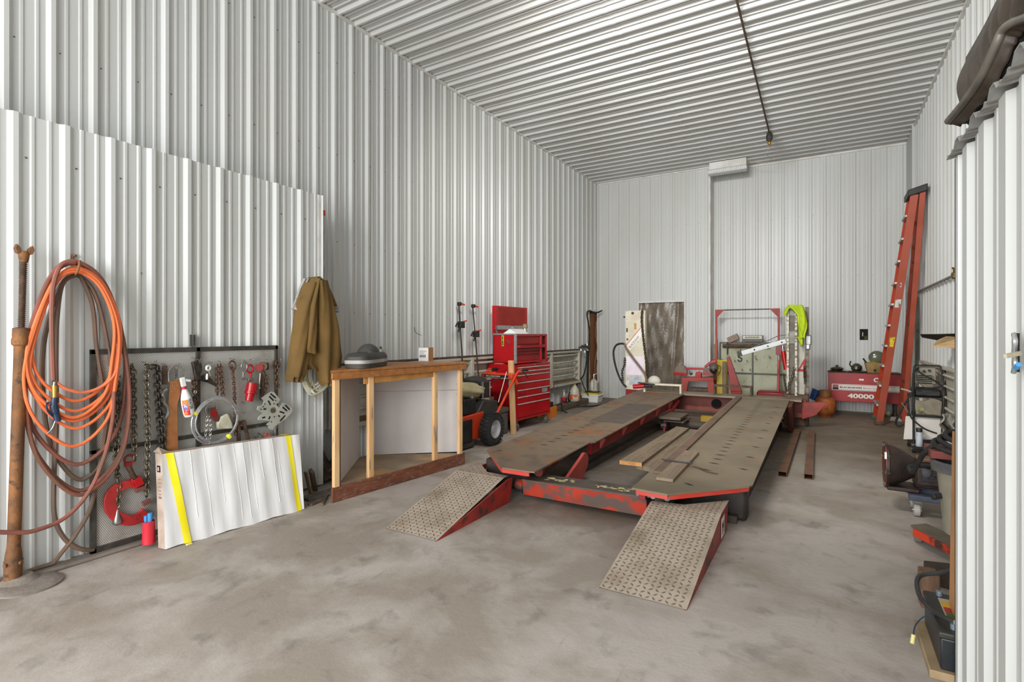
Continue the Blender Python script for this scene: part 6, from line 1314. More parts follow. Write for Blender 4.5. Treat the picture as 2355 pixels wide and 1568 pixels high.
b = MB(); b.bb(a_.x, c_.x, yK + .01, yK + .025, 0.03, a_.z); b.build('sheet', pegb, t)
b = MB()
for x in (a_.x + .012, c_.x - .012, WY(1731, 800, yK).x): b.bb(x - .014, x + .014, yK - .01, yK + .01, 0, a_.z)
zm = WY(1731, 859, yK).z
b.bb(a_.x, c_.x, yK - .012, yK + .012, a_.z - .02, a_.z + .005); b.bb(a_.x, c_.x, yK - .012, yK + .01, zm - .014, zm + .014); b.build('frame', M('green_grey_frame', '#4a4f48', '#5a5c52', 9, .6), t)
random.seed(11)
for (u, v) in ((1690, 828), (1718, 828), (1739, 823), (1770, 820), (1688, 846), (1725, 848), (1707, 848), (1703, 802), (1660, 825)):
    p = WY(u, v, yK); b = MB(); b.tube([p, p - V((0, .05, .0)), p - V((0, .055, .03)), p + V((.02, -.055, -.03)), p + V((.02, -.055, -.01))], .004, 5); b.build('peg_hook', rust_dk, t)
b = MB(); b.cyl(WY(1662, 795, yK - .06), WY(1770, 796, yK - .06), .035, n=14); tag(b.build('rusty_roller', rust_dk, None), 'long rusty roller bar hung along the top of the tool board', 'bar')
b = MB(); b.tube(smoothpath([WY(1673, 786, yK - .08), WY(1672.5, 815, yK - .08)], 4), .012, 6); tag(b.build('black_rod', dirty_black, None), 'short vertical black rod hooked at the tool board\'s upper left', 'rod')
t = thing('lettered_sign_box', 'small dark box sign with a white lettered strip standing on the tool board', 'sign', WY(1731, 787, yK))
a_, c_ = WY(1707, 771, yK), WY(1755, 786, yK)
b = MB(); b.bb(a_.x, c_.x, yK - .05, yK + .05, c_.z, a_.z); b.build('case', M('grey_case', '#55544c', None, rough=.5), t, bevel=.003)
b = MB(); b.bb(a_.x + .015, c_.x - .015, yK - .055, yK - .05, (a_.z + c_.z) / 2 - .005, a_.z - .008); b.build('strip', M('strip_white', '#cfc9b8', None), t)
text('BLACKHAWK', V((a_.x + .06, yK - .0565, (a_.z + c_.z) / 2 + .012)), (1, 0, 0), up, .036, ink, t, bold=.03, sx=1.1)
t = thing('woven_box', 'small pink-grey wire mesh box tilted on top of the tool board', 'box', WY(1688, 785, yK))
Tm = Matrix.Translation(WY(1686, 778, yK)) @ Matrix.Rotation(math.radians(-26), 4, 'Y')
b = MB(Tm); b.bb(-.10, .10, -.06, .06, -.055, .055); b.build('box', M('woven_pink', '#a58c7c', '#7c675a', 40, .7, stretch=(1, 1, 4), lo=.48, hi=.52), t)
b = MB(); p = WY(1708, 786, yK); b.sphere(p + V((0, -.02, .01)), .018, 12, 8); tag(b.build('tape_roll', M('ochre', '#b98a4a'), None), 'tiny ochre roll beside the lettered sign box', 'roll')

# ------------------------------------------------------------------ band saw
yS = 10.35
t = thing('metal_band_saw', 'red horizontal metal-cutting band saw on splayed legs behind the rear cross plate', 'band saw', (-2.1, yS, 0))
Q = lambda u, v, dy=0: WY(u, v, yS + dy)
b = MB(); b.prism([Q(*p) for p in ((1566, 876), (1574, 876), (1586, 872), (1625, 872), (1634, 866), (1640, 872), (1642, 896), (1566, 896))][:0] or [Q(1568, 868), Q(1640, 868), Q(1641, 876), Q(1567, 877)], (0, .30, 0)); b.build('bed', red_dust, t, bevel=.004)
for a_, c_ in (((1569, 877), (1563, 960)), ((1580, 877), (1574, 960)),):
    pass
for (ul, ur, bl_, br_) in ((1568, 1583, 1561, 1575), (1625, 1641, 1633, 1646)):
    b = MB(); zf = WY(1600, 876, yS).z
    for dy in (0, .27):
        A_, B_ = Q(ul, 876, dy), Q(ur, 876, dy); C_, D_ = WY(bl_, 880, yS + dy), WY(br_, 880, yS + dy); C_.z = 0; D_.z = 0
        C_.x = A_.x + (C_.x - A_.x) * 1.2; D_.x = B_.x + (D_.x - B_.x) * 1.2
        b.prism([A_, C_, D_, B_], (0, .03, 0))
    b.build('leg', red_dust, t, bevel=.003)
b = MB(); poly = []
c = Q(1565, 854)
for k in range(15): a = PI * k / 14; poly.append(V((c.x + .125 * math.cos(a) * .95, yS, c.z + .125 * math.sin(a))))
poly += [V((c.x - .13, yS, c.z - .06)), V((c.x + .12, yS, c.z - .06))]
b.prism(poly, (0, .10, 0)); b.use(1); b.prism([V((c.x - .135, yS - .005, c.z - .075)), V((c.x + .12, yS - .005, c.z - .075)), V((c.x + .12, yS - .005, c.z - .02)), V((c.x - .135, yS - .005, c.z - .02))], (0, .11, 0)); b.build('wheel_cover', [M('grey_brown_cover', '#7b6a5a', '#6c5c4e', 8, .5), red], t, bevel=.006)
b = MB(); b.prism([Q(1576, 845), Q(1620, 846), Q(1620, 851), Q(1576, 850)], (0, .08, 0)); b.build('top_beam', red, t, bevel=.004)
b = MB(); b.prism([Q(1617, 846), Q(1638, 846), Q(1640, 864), Q(1616, 864)], (0, .12, 0)); b.use(1); b.prism([Q(1616, 856, -.004), Q(1637, 857, -.004), Q(1637, 862, -.004), Q(1616, 861, -.004)], (0, .003, 0)); b.build('gear_cover', [M('grey_brown_cover', '#7b6a5a'), red], t, bevel=.005)
b = MB(); b.prism([Q(1619, 842), Q(1636, 828), Q(1645, 826), Q(1650, 832), Q(1640, 836), Q(1622, 846)], (0, .06, 0)); b.build('belt_guard', red, t, bevel=.01)
b = MB(); b.cyl(Q(1641, 838, .02), Q(1641, 852, -.06), .075, n=22); b.build('motor', M('motor_grey', '#6b6258', '#4c453e', 8, .5), t, bevel=.02)
b = MB(); b.cyl(Q(1641, 852, -.061), Q(1641, 856, -.09), .065, .04, 20); b.build('motor_cap', black, t)
b = MB(); b.cyl(Q(1587, 856, -.02), Q(1590, 860, -.05), .03, n=14); b.tube([Q(1584, 850, -.02), Q(1590, 862, -.03)], .008, 6); b.build('tension_knob', chrome, t)
b = MB(); b.prism([Q(1598, 868), Q(1600, 856), Q(1608, 854), Q(1613, 858), Q(1612, 868)], (0, .1, 0)); b.build('vise', red, t, bevel=.004)
b = MB(); b.tube(smoothpath([Q(1650, 840, -.03), Q(1658, 844, -.03), Q(1655, 858, -.03), Q(1649, 865, -.03)], 6), .006, 6); b.build('cord', black, t)
b = MB(); b.bb(Q(1584, 0).x, Q(1628, 0).x, yS + .02, yS + .28, WY(1600, 893, yS).z - .04, WY(1600, 893, yS).z); b.build('shelf', wood_old, t)
# boards and red steel behind the saw
b = MB(); a_, c_ = WY(1648, 827, 10.7), WY(1672, 827, 10.7); b.bb(a_.x, c_.x, 10.70, 10.74, 0, a_.z); tag(b.build('yellow_board', yellow_p, None, bevel=.003), 'bright yellow board standing right of the band saw', 'board')
b = MB(); a_, c_ = WY(1661, 831, 10.6), WY(1670, 831, 10.6); b.bb(a_.x, c_.x, 10.60, 10.63, 0, a_.z); tag(b.build('grey_board', wood_gr, None), 'narrow grey-brown board standing before the yellow panel', 'board')
b = MB(); a_, c_ = WY(1640, 791, 10.84), WY(1649, 791, 10.84); b.bb(a_.x - .0, c_.x - .02, 10.84, 10.87, 0, a_.z); tag(b.build('tan_board', M('tan_board', '#8e7a5f', '#7d6a52', 6, .7), None), 'tall tan board standing against the wall joint', 'board')
b = MB(); a_, c_ = WY(1646, 780, 10.9), WY(1650, 780, 10.9); b.bb(a_.x, c_.x, 10.90, 10.93, 0, a_.z); tag(b.build('brown_stick', M('brown_stick', '#7d4f28', None, rough=.7), None), 'thin brown stick standing beside the red portal frame', 'stick')
b = MB(); y_ = 10.2; b.prism([WY(1671, 821, y_), WY(1678, 820, y_), WY(1706, 900, y_) , WY(1680, 900, y_)], (0, .05, 0)); b.prism([WY(1680, 900, y_), WY(1706, 900, y_), V((WY(1706, 900, y_).x, y_, 0)), V((WY(1680, 900, y_).x, y_, 0))], (0, .05, 0)); tag(b.build('red_wedge_plate', M('deep_red', '#96231a', '#84201a', 5, .45), None, bevel=.006), 'tall tapering dark red steel plate right of the yellow board', 'plate')

# ------------------------------------------------------------------ lettered red cabinet on the back wall
yC = 10.85
t = thing('lettered_red_cabinet', 'long red lettered steel cabinet raised above the floor at the back wall', 'cabinet', (.5, yC, .2))
a_ = WY(1905, 856, yC); c_ = WY(2052, 862, yC); z1_, z0_ = a_.z, WY(1925, 922, yC).z
b = MB(); b.bb(a_.x, c_.x + .12, yC, yC + .38, z0_, z1_); b.build('body', M('cabinet_red', '#a51d1b', '#8f1a19', 4, .4), t, bevel=.006)
for (x, y_) in ((a_.x + .10, yC + .08), (c_.x + .05, yC + .08), (a_.x + .10, yC + .32), (c_.x + .05, yC + .32)): b = MB(); b.cyl((x, y_, 0), (x, y_, z0_), .022); b.build('leg', dirty_black, t)
b = MB(); b.bb(a_.x - .01, c_.x + .12, yC - .01, yC + .38, z1_, z1_ + .012); b.build('top', rust_dk, t)
sx0 = WY(1913, 885, yC).x; zs0, zs1 = WY(1913, 896, yC).z, WY(1913, 882, yC).z; ln_ = c_.x + .1
b = MB(); b.bb(sx0, ln_, yC - .004, yC - .001, zs0, zs1); b.use(1); b.bb(sx0 + .012, ln_, yC - .006, yC - .003, zs1 - .016, zs1 - .010); b.use(2); b.bb(sx0 + .012, ln_, yC - .006, yC - .003, zs0 + .008, zs0 + .014); b.use(1); b.bb(sx0 + .012, sx0 + .10, yC - .006, yC - .003, (zs0 + zs1) / 2, zs1 - .016); b.use(2); b.bb(sx0 + .012, sx0 + .10, yC - .006, yC - .003, zs0 + .014, (zs0 + zs1) / 2 - .003)
b.build('name_strip', [text_w, red, ink], t)
zl_ = (zs0 + zs1) / 2 - .014
text('BLACKHAWK', V((sx0 + .12, yC - .007, zl_)), (1, 0, 0), up, .040, ink, t, bold=.03, sx=1.28)
text('Bench System', V((sx0 + .46, yC - .007, zl_)), (1, 0, 0), up, .040, M('letter_red', '#b3382e', None), t, sx=1.2)
b = MB(); b.bb(sx0 + .435, sx0 + .440, yC - .007, yC - .004, zl_ - .004, zl_ + .034); b.build('divider', ink, t)
text('40000', V((WY(1950, 905, yC).x, yC - .003, WY(1950, 914, yC).z)), (1, 0, 0), up, .10, text_w, t, bold=.04, sx=1.5)
text('C', V((WY(2009, 905, yC).x, yC - .003, WY(2009, 878, yC).z)), (1, 0, 0), up, .095, text_w, t, bold=.04, sx=1.1)
b = MB(); p = WY(1981, 873, yC); b.box(p + V((0, -.004, 0)), (.07, .006, .03)); b.build('latch', text_w, t)
# pots on the cabinet
zc_ = z1_ + .0125; yp = yC + .15
def at(u): return WY(u, 850, yp).x
t = thing('lidded_frying_pan', 'dark pan with a domed knob lid at the left end of the red cabinet', 'pan', (at(1925), yp, zc_))
b = MB(); b.lathe((at(1925), yp, zc_), [(.07, 0), (.10, .05), (.105, .055)], 28); b.tube([(at(1918), yp, zc_ + .03), (at(1908), yp - .02, zc_ + .01)], .012, 8); b.build('pan', kettle, t)
b = MB(); b.lathe((at(1925), yp, zc_ + .055), [(.105, 0), (.07, .02), (.02, .03), (.02, .045), (.028, .05), (.015, .06)], 28); b.build('lid', kettle, t)
t = thing('kettle', 'tarnished round kettle with a black curved handle on the red cabinet', 'kettle', (at(1970), yp, zc_))
b = MB(); b.lathe((at(1970), yp, zc_ + .022), [(.06, 0), (.085, .03), (.08, .08), (.04, .12), (.02, .13)], 26); b.build('pot', kettle, t)
b = MB(); b.tube(smoothpath([(at(1970) - .07, yp, zc_ + .08), (at(1970) - .10, yp, zc_ + .13), (at(1970) - .085, yp, zc_ + .19)], 6), .011, 8); b.build('handle', black, t)
t = thing('stacked_plates', 'stack of dull metal plates beneath the kettle', 'plates', (at(1972), yp, zc_))
b = MB(); b.lathe((at(1972), yp, zc_), [(.08, 0), (.14, .012), (.145, .018), (.03, .020)], 28); b.build('plate', M('dull_tin', '#7c7a6a', '#676554', 9, .4, .5), t)
b = MB(); b.lathe((at(1950), yp - .02, zc_), [(.05, 0), (.12, .010), (.12, .016), (.02, .012)], 24); tag(b.build('flat_pan_lid', kettle, None), 'flat dark pan lid between the frying pan and the kettle', 'lid')
x0 = at(1988); x1 = at(2030)
t = thing('tan_crate', 'open tan tapered tub with a round hole holding yellow stuff and a glass lid', 'tub', ((x0 + x1) / 2, yp, zc_))
b = MB(); b.add([V((x0 + .04, yp - .10, zc_)), V((x1 - .02, yp - .10, zc_)), V((x1 - .02, yp + .12, zc_)), V((x0 + .04, yp + .12, zc_)), V((x0, yp - .13, zc_ + .17)), V((x1, yp - .13, zc_ + .17)), V((x1, yp + .15, zc_ + .17)), V((x0, yp + .15, zc_ + .17))], [(0, 1, 5, 4), (1, 2, 6, 5), (2, 3, 7, 6), (3, 0, 4, 7), (3, 2, 1, 0)]); b.build('tub', M('tan_metal', '#a1824e', '#7d6136', 6, .6), t, bevel=.004)
b = MB(); b.cyl((at(2011), yp - .112, zc_ + .045), (at(2011), yp - .122, zc_ + .045), .018, n=16); b.build('hole', wall_dark, t)
b = MB(); b.grid(lambda i, j: V((x0 + .02 + (x1 - x0 - .04) * i, yp - .11 + .24 * j, zc_ + .15 + .05 * math.sin(PI * i) * math.sin(PI * j))), 10, 10); b.build('contents', M('yellow_rope', '#a89a3c', '#7b7a34', 30, .8), t)
b = MB(); c = V((at(2017), yp + .06, zc_ + .26)); b.sphere(c, .12, 20, 12, (1.0, .35, .95)); tag(b.build('glass_dome_lid', M('smoky_glass', '#6d6f5c', '#4f5143', 5, .1), None), 'smoky domed glass lid standing up in the tan tub', 'lid')
t = thing('pan_handle', 'black panhandle sticking up at the left rim of the tan tub', 'handle', (x0, yp, zc_ + .17)); b = MB(); b.tube([(x0 + .03, yp, zc_ + .165), (x0 - .02, yp, zc_ + .24)], .013, 8); b.build('grip', black, t)
# hole in the wall
b = MB(); a_, c_ = WY(1977, 756.5, YB2 - .014), WY(1996, 781.5, YB2 - .014); 
t = thing('wall_outlet_hole', 'small square dark cut-out in the back wall above the red cabinet', 'opening', ((a_.x + c_.x) / 2, YB2 - .014, c_.z))
b.bb(a_.x, c_.x, YB2 - .016, YB2 - .013, c_.z, a_.z); b.build('cut_out', wall_dark, t)
b = MB(); b.tube([WY(1984, 764, YB2 - .02), WY(1984, 773, YB2 - .02)], .006, 6); b.build('wire', text_w, t)
b = MB(); b.bb(a_.x + .07, c_.x - .01, YB2 - .0175, YB2 - .0162, c_.z + .01, c_.z + .07); b.build('green_patch', M('green_outdoors', '#4a5a20', '#2f3a16', 12, .9), t)
# propane tank on a small cart
c = G(1898, 957); t = thing('propane_tank', 'rust-orange propane cylinder with a guard collar on the floor left of the red cabinet', 'gas cylinder', c)
b = MB(); b.lathe(c, [(.10, 0), (.11, .03), (.13, .05), (.152, .09), (.155, .24), (.135, .30), (.08, .335), (.03, .345)], 32); b.build('tank', propane, t)
b = MB(); b.lathe(c + V((0, 0, .33)), [(.085, 0), (.09, .005), (.09, .11), (.086, .11), (.082, .005)], 28, cap=False); b.build('collar', M('collar_brown', '#8a5527', '#6e421f', 8, .6), t)
b = MB(); b.cyl(c + V((0, 0, .34)), c + V((0, 0, .43)), .02); b.cyl(c + V((-.02, -.02, .41)), c + V((.04, -.03, .41)), .028); b.build('valve', blue_p, t)
b = MB(); q = G(1880, 925) ; b.grid(lambda i, j: V((c.x - .24 + .12 * i + .05 * j, c.y + .06, .28 + .18 * j - .04 * i)) + V((0, .03 * math.sin(i * 8), 0)), 8, 8); tag(b.build('blue_rag', M('blue_cloth', '#3d5c96', '#2c4472', 10, .8), None, solid=.006), 'crumpled blue cloth behind the propane cylinder', 'cloth')
b = MB(); p = G(1868, 950); b.cyl(p + V((-.03, 0, .045)), p + V((.03, 0.01, .045)), .045, n=18); b.box(p + V((0, .02, .12)), (.14, .08, .08)); tag(b.build('grey_caster_block', M('dusty_caster', '#5b554c', '#464038', 8, .7), None, bevel=.008), 'dusty grey caster block on the floor left of the propane cylinder', 'caster')

# ------------------------------------------------------------------ step ladder
t = thing('orange_step_ladder', 'tall folded orange-red step ladder leaning in the back right corner', 'ladder', (.8, 9.9, 0))
def wbeam(b, a, c, wx, ty):   # rail with its broad face in X, thin in Y
    a = V(a); c = V(c); x = V((wx / 2, 0, 0)); y = V((0, ty / 2, 0)); return b.hexa([a - x - y, a + x - y, a + x + y, a - x + y, c - x - y, c + x - y, c + x + y, c - x + y])
n0_, n1_ = V((.705, 9.80, 0.02)), WX(2103, 448, 1.045); f0_ = V((.705, 10.45, .02)); f1_ = n1_ + V((0, .34, 0))
b = MB(); wbeam(b, n0_, n1_, .094, .035); r_ = b.build('front_rail', ladder_o, t, bevel=.004)
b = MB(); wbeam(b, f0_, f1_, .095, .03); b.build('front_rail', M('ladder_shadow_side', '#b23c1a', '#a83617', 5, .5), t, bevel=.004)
m0_, m1_ = V((1.03, 9.95, .06)), WX(2118, 446, 1.135); m1_.y = n1_.y
b = MB(); wbeam(b, m0_, m1_, .066, .03); b.build('rear_rail', ladder_o, t, bevel=.004)
b = MB(); wbeam(b, m0_ + V((0, .5, 0)), m1_ + V((0, .34, 0)), .07, .03); b.build('rear_rail', ladder_o, t, bevel=.004)
for k in range(1, 11):
    f_ = (.305 * k) / n1_.z; a_ = n0_.lerp(n1_, f_); c_ = f0_.lerp(f1_, f_); b = MB(); b.hexa([a_ + V((-.075, 0, -.03)), a_ + V((.0, 0, -.03)), c_ + V((.0, 0, -.03)), c_ + V((-.075, 0, -.03)), a_ + V((-.075, 0, 0)), a_ + V((.0, 0, 0)), c_ + V((.0, 0, 0)), c_ + V((-.075, 0, 0))]); b.build('step', galv, t, bevel=.003)
for k in (2, 5, 8):
    f_ = k / 11; a_ = m0_.lerp(m1_, f_); c_ = (m0_ + V((0, .5, 0))).lerp(m1_ + V((0, .34, 0)), f_); b = MB(); b.beam(a_, c_, .03, .02); b.build('cross_brace', dirty_black, t)
b = MB(); b.hexa([n1_ + V((-.075, -.04, -.02)), m1_ + V((.05, -.04, .0)), m1_ + V((.05, .40, .0)), n1_ + V((-.075, .40, -.02)), n1_ + V((-.075, -.04, .07)), m1_ + V((.05, -.04, .10)), m1_ + V((.05, .40, .10)), n1_ + V((-.075, .40, .07))]); b.build('top_cap', black, t, bevel=.01)
def decal(f0, f1, mat, w_=.07):
    b = MB(); a_ = n0_.lerp(n1_, f0); c_ = n0_.lerp(n1_, f1); y = V((0, -.0185, 0)); b.add([a_ + y - V((w_ / 2, 0, 0)), a_ + y + V((w_ / 2, 0, 0)), c_ + y + V((w_ / 2, 0, 0)), c_ + y - V((w_ / 2, 0, 0))], [(0, 1, 2, 3)]); b.build('decal', mat, t)
decal(.36, .385, M('decal_yellow', '#d8c52a', '#a8641e', 30, .5, lo=.5, hi=.55), .05); decal(.385, .405, M('decal_yellow', '#d8c52a'), .06)
decal(.535, .57, M('decal_white', '#c9c6c0', '#8d4a3c', 22, .5, lo=.5, hi=.58), .07); decal(.62, .64, M('decal_white', '#c9c6c0'), .02)
for q in (n0_, f0_): b = MB(); b.box(q + V((0, 0, .012)), (.13, .06, .06)); b.build('foot', dirty_black if q is f0_ else rust_dk, t, bevel=.005)
c = G(2060, 968); b = MB(); b.prism([c + V((-.08, 0, 0)), c + V((.09, 0, 0)), c + V((.06, .1, .05)), c + V((-.05, .1, .05))], (0, .02, .0)); tag(b.build('white_foot_pad', M('dirty_white_pad', '#c9c5ba', None, rough=.6), None), 'small off-white pad on the floor under the ladder\'s rear rail', 'pad')
b = MB(); c = G(2044, 958); b.sphere(c + V((0, .05, .05)), .05, 12, 8, (.9, .9, 1)); tag(b.build('pale_glass_globe', M('pale_globe', '#b5b49c', '#77745f', 9, .3), None), 'pale round globe on the floor between the ladder rails', 'globe')
# strips standing in the corner
for k, (lb, x, y_, vt, mt) in enumerate((('pale grey metal strip standing in the corner, tallest of the three behind the ladder', 1.10, 10.30, 490, galv), ('pale grey-green metal strip standing in the corner, widest of the three', 1.15, 10.15, 560, M('strip_grey_green', '#9ba296', '#858b80', 5, .5)), ('dark narrow strip standing in the corner, shortest of the three', 1.19, 9.95, 690, M('strip_dark', '#3f4238', '#57594e', 5, .6)))):
    z_ = WX(2090, vt, x).z; b = MB(); b.bb(x - .018, x + .018 + .012 * (k == 1), y_ - .01, y_ + .01, 0, min(z_, 3.2)); tag(b.build('metal_strip', mt, None), lb, 'strip')
# conduit on the right wall
t = thing('wall_conduit', 'grey conduit running level along the right bay wall with a brass fitting', 'conduit', (1.20, 8, 2.03))
b = MB(); b.cyl((1.19, 10.4, 2.03), (1.19, 5.2, 2.03), .016); b.build('pipe', M('conduit_grey', '#8b8a7e', '#77766a', 9, .5), t)
b = MB(); p = WX(2197, 634, 1.17); b.lathe(p - V((0, 0, .03)), [(.02, 0), (.035, .01), (.035, .06), (.02, .07), (.02, .10), (.03, .105), (.03, .12)], 12); b.build('fitting', M('aged_brass', '#7d6435', '#564526', 20, .4, .6), t)
for i, (a, c_, lb) in enumerate(((8.37, 9.60, 'pale louvred rack on the right wall behind the ladder foot'), (7.13, 8.36, 'pale louvred rack on the right wall behind the welding cart'), (5.89, 7.12, 'pale louvred rack on the right wall nearest the grey can'))):
    t = thing('louvred_wall_rack', lb, 'wall rack', (1.2, (a + c_) / 2, .40), 'louvred racks on the right bay wall')
    X_ = 1.225; b = MB(); b.bb(X_ - .02, X_, a, c_, .40, 1.01); b.build('back_panel', white_d, t)
    b = MB(); b.bb(X_ - .06, X_ - .02, a + .003, a + .035, .40, 1.01); b.bb(X_ - .06, X_ - .02, c_ - .035, c_ - .003, .40, 1.01); b.bb(X_ - .06, X_ - .02, a + .03, c_ - .03, .98, 1.015); b.build('frame', white_d, t, bevel=.004)
    for k in range(4): z = .92 - .125 * k; b = MB(); b.tube([(X_ - .03, a + .05, z), (X_ - .045, a + .1, z), (X_ - .045, c_ - .1, z), (X_ - .03, c_ - .05, z)], .014, 8); b.build('louvre', white_d, t)
    b = MB(); b.bb(X_ - .09, X_ - .02, a + .03, c_ - .03, .40, .42); b.build('bottom_shelf', M('dusty_shelf', '#7c6b50'), t)
# black tray and plywood board on wall brackets
t = thing('black_metal_tray', 'shallow black metal tray on the right wall above the welding cart', 'tray', (1.0, 7.2, 1.36))
b = MB()
y0t, y1t = 6.6, 7.35
b.prism([WY(2116, 768, 7.3), WY(2200, 768, 6.6) * 1.0, WY(2200, 775, 6.6), WY(2175, 786, 7.0), WY(2121, 776, 7.3)], (0, .02, 0))
b.add([WY(2116, 768, 7.3), V((1.20, 7.35, WY(2116, 768, 7.3).z)), V((1.20, 6.3, WY(2116, 768, 7.3).z)), WY(2200, 768, 6.6)], [(0, 1, 2, 3)]); b.build('tray', black, t, solid=.006)
t = thing('plywood_wall_shelf', 'small slanted plywood shelf board jutting from the right wall below the black tray', 'shelf', (1.0, 5.9, 1.25))
b = MB(); b.hexa([V(p) for p in (WY(2146, 797, 6.1), WY(2215, 803, 6.1), V((1.20, 6.5, 1.30)), V((.92, 6.5, 1.33)), WY(2146, 795, 6.1), WY(2215, 774, 6.1), V((1.20, 6.5, 1.36)), WY(2176, 773, 6.3))]); b.build('board', M('plywood', '#b5976a', '#9b7f55', 5, .7, stretch=(1, 1, 8)), t)
b = MB(); b.beam((1.21, 6.25, 1.27), (1.05, 6.25, 1.10), .03, .03); b.build('bracket', wood_old, t)

# ------------------------------------------------------------------ welding cart
yW = 7.72
W_ = lambda u, v, dy=0: WY(u, v, yW + dy)
t = thing('welding_cart', 'black tubular welding cart with a boxy welder on top and casters', 'welding cart', (1.03, yW + .15, 0))
xa, xb = W_(2101, 950).x, W_(2170, 950).x
zt_c = W_(2105, 845).z; z_m = W_(2100, 912).z; z_l = W_(2100, 954).z; xb = min(xb, 1.17)
b = MB()
for x in (xa, xb):
    b.tube(smoothpath([V((x, yW, .10)), V((x, yW, z_m)), V((x + (.02 if x == xa else -.0), yW + .12, zt_c - .02)), V((x + (.05 if x == xa else -.05), yW + .15, zt_c + .02))], 5), .011, 8)
    b.tube([V((x, yW + .45, .10)), V((x, yW + .45, z_m))], .011, 8)
    b.tube([V((x, yW, .10)), V((x, yW + .45, .10))], .011, 8)
b.tube([V((xa + .05, yW + .15, zt_c + .02)), V((xb - .05, yW + .15, zt_c + .02))], .011, 8)
b.bb(xa, xb, yW, yW + .02, z_l - .02, z_l + .01); b.bb(xa, xb, yW, yW + .02, .09, .11); b.bb(xa, xb, yW + .0, yW + .45, z_l - .015, z_l - .005); b.bb(xa, xb, yW, yW + .45, z_m - .01, z_m); b.bb(xa, xb, yW, yW + .45, .095, .105)
b.build('frame', black, t, smooth=50)
for (x, y_) in ((xa, yW), (xa, yW + .42), (xb, yW + .42), (xb, yW)):
    b = MB(); b.cyl((x - .015, y_, .045), (x + .015, y_, .045), .044, n=20); cc = b.build('caster', rubber, t, bevel=.005)
    b = MB(); b.bb(x - .02, x + .02, y_ - .02, y_ + .02, .085, .105); b.cyl((x - .02, y_, .045), (x + .02, y_, .045), .014); b.build('caster_fork', steel, cc)
t2 = thing('welder_unit', 'dusty beige and grey welder box sitting on top of the black cart', 'welder', (1.05, yW + .3, z_m))
b = MB(); b.bb(xa + .04, xb - .04, yW + .18, yW + .42, z_m + .14, zt_c - .0); b.build('case', M('welder_beige', '#8f8878', '#7b7465', 6, .5), t2, bevel=.01)
b = MB(); b.bb(xa + .035, xb - .06, yW + .175, yW + .18, z_m + .17, z_m + .24); b.use(1)
for k in range(5): b.bb(xa + .06, xb - .08, yW + .170, yW + .176, z_m + .15 + .022 * k, z_m + .158 + .022 * k)
b.build('front_grille', [M('welder_grey', '#6c675a', None), wall_dark], t2)
for (dx, dz) in ((.06, -.04), (.12, -.05), (.17, -.04)): b = MB(); p = V((xa + dx, yW + .18, zt_c + dz)); b.cyl(p, p - V((0, .02, 0)), .015, n=12); b.build('dial', black, t2)
b = MB(); b.bb(xa + .01, xb - .01, yW + .03, yW + .40, z_m + .002, z_m + .09); tag(b.build('black_wire_case', black, None, bevel=.02), 'flat black case lying on the middle of the welding cart', 'case')
b = MB(); b.grid(lambda i, j: V((xa + .02 + (xb - xa - .04) * i, yW - .012 - .012 * math.sin(i * 9 + j * 5), z_l + .012 + (z_m - z_l - .045) * j * (1 - .12 * math.sin(i * 7)))), 18, 12)
tag(b.build('grey_canvas_cover', M('grey_canvas', '#8d8474', '#756c5e', 5, .9), None, solid=.02, smooth=80), 'crumpled grey-brown canvas hanging in the welding cart\'s lower bay', 'canvas')
b = MB(); b.cyl(W_(2114, 945, -.05), W_(2119, 940, -.10), .022, n=14); tag(b.build('glass_bottle_end', M('green_glass', '#8a8a52', '#c9c7a0', 20, .2), None), 'round greenish bottle end poking from the grey canvas', 'bottle')
b = MB(); p0, p1, p2, p3 = W_(2078, 1010, .03), W_(2164, 1011, .03), W_(2164, 957, .03), W_(2083, 957, .03)
for q in (p0, p1): q.z = max(q.z, .13)
b.prism([p0, p1, p2, p3], (0, .02, 0)); tag(b.build('white_backer_board', M('white_board', '#ded8cf', '#d1cac0', 3, .7), None, bevel=.002), 'cream-white board leaning across the front of the welding cart', 'board')
c = V((W_(2114, 1024, -.14).x, yW - .14, W_(2114, 1026, -.14).z)); c.z = max(c.z, .10)
t2 = thing('black_capped_spray_can', 'white spray can with a black cap on the welding cart\'s front ledge', 'spray can', c)
b = MB(); b.lathe(c, [(.031, 0), (.033, .005), (.033, .155), (.028, .17)], 20); b.build('body', M('can_white', '#c9ced6', '#aab0bb', 14, .4), t2)
b = MB(); b.lathe(c + V((0, 0, .165)), [(.030, 0), (.031, .04), (.028, .045)], 18); b.build('cap', black, t2)
b = MB(); b.bb(xa - .0, xa + .12, yW - .19, yW + .0, .085, .10); b.build('front_ledge', black, t)
for lb, pts, r_ in (('black welding cable looping from the cart handle down its left side to the floor', [(2112, 846, .1), (2102, 855, -.05), (2100, 885, -.05), (2097, 905, -.05), (2080, 930, -.05), (2068, 952, -.05), (2060, 972, .0), (2068, 980, .0), (2078, 975, .0)], .012),
                 ('black cable crossing the welder front to the right', [(2108, 852, -.02), (2130, 865, -.04), (2150, 876, -.04), (2165, 888, -.04), (2135, 893, -.04), (2110, 899, -.04)], .009),
                 ('brown cable drooping from the clamp across the white board', [(2090, 948, -.1), (2100, 965, -.12), (2125, 985, -.12), (2155, 997, -.12)], .009)):
    b = MB(); b.tube(smoothpath([W_(*q) for q in pts], 8), r_, 8); tag(b.build('welding_cable', rubber, None, smooth=60), lb, 'cable')
t2 = thing('ground_clamp', 'bright welding ground clamp hanging at the cart\'s left post', 'clamp', W_(2085, 940, -.1))
b = MB(); b.beam(W_(2074, 926, -.1), W_(2092, 953, -.1), .012, .01); b.beam(W_(2092, 915, -.1), W_(2094, 952, -.1), .012, .01); b.build('jaw', chrome, t2)
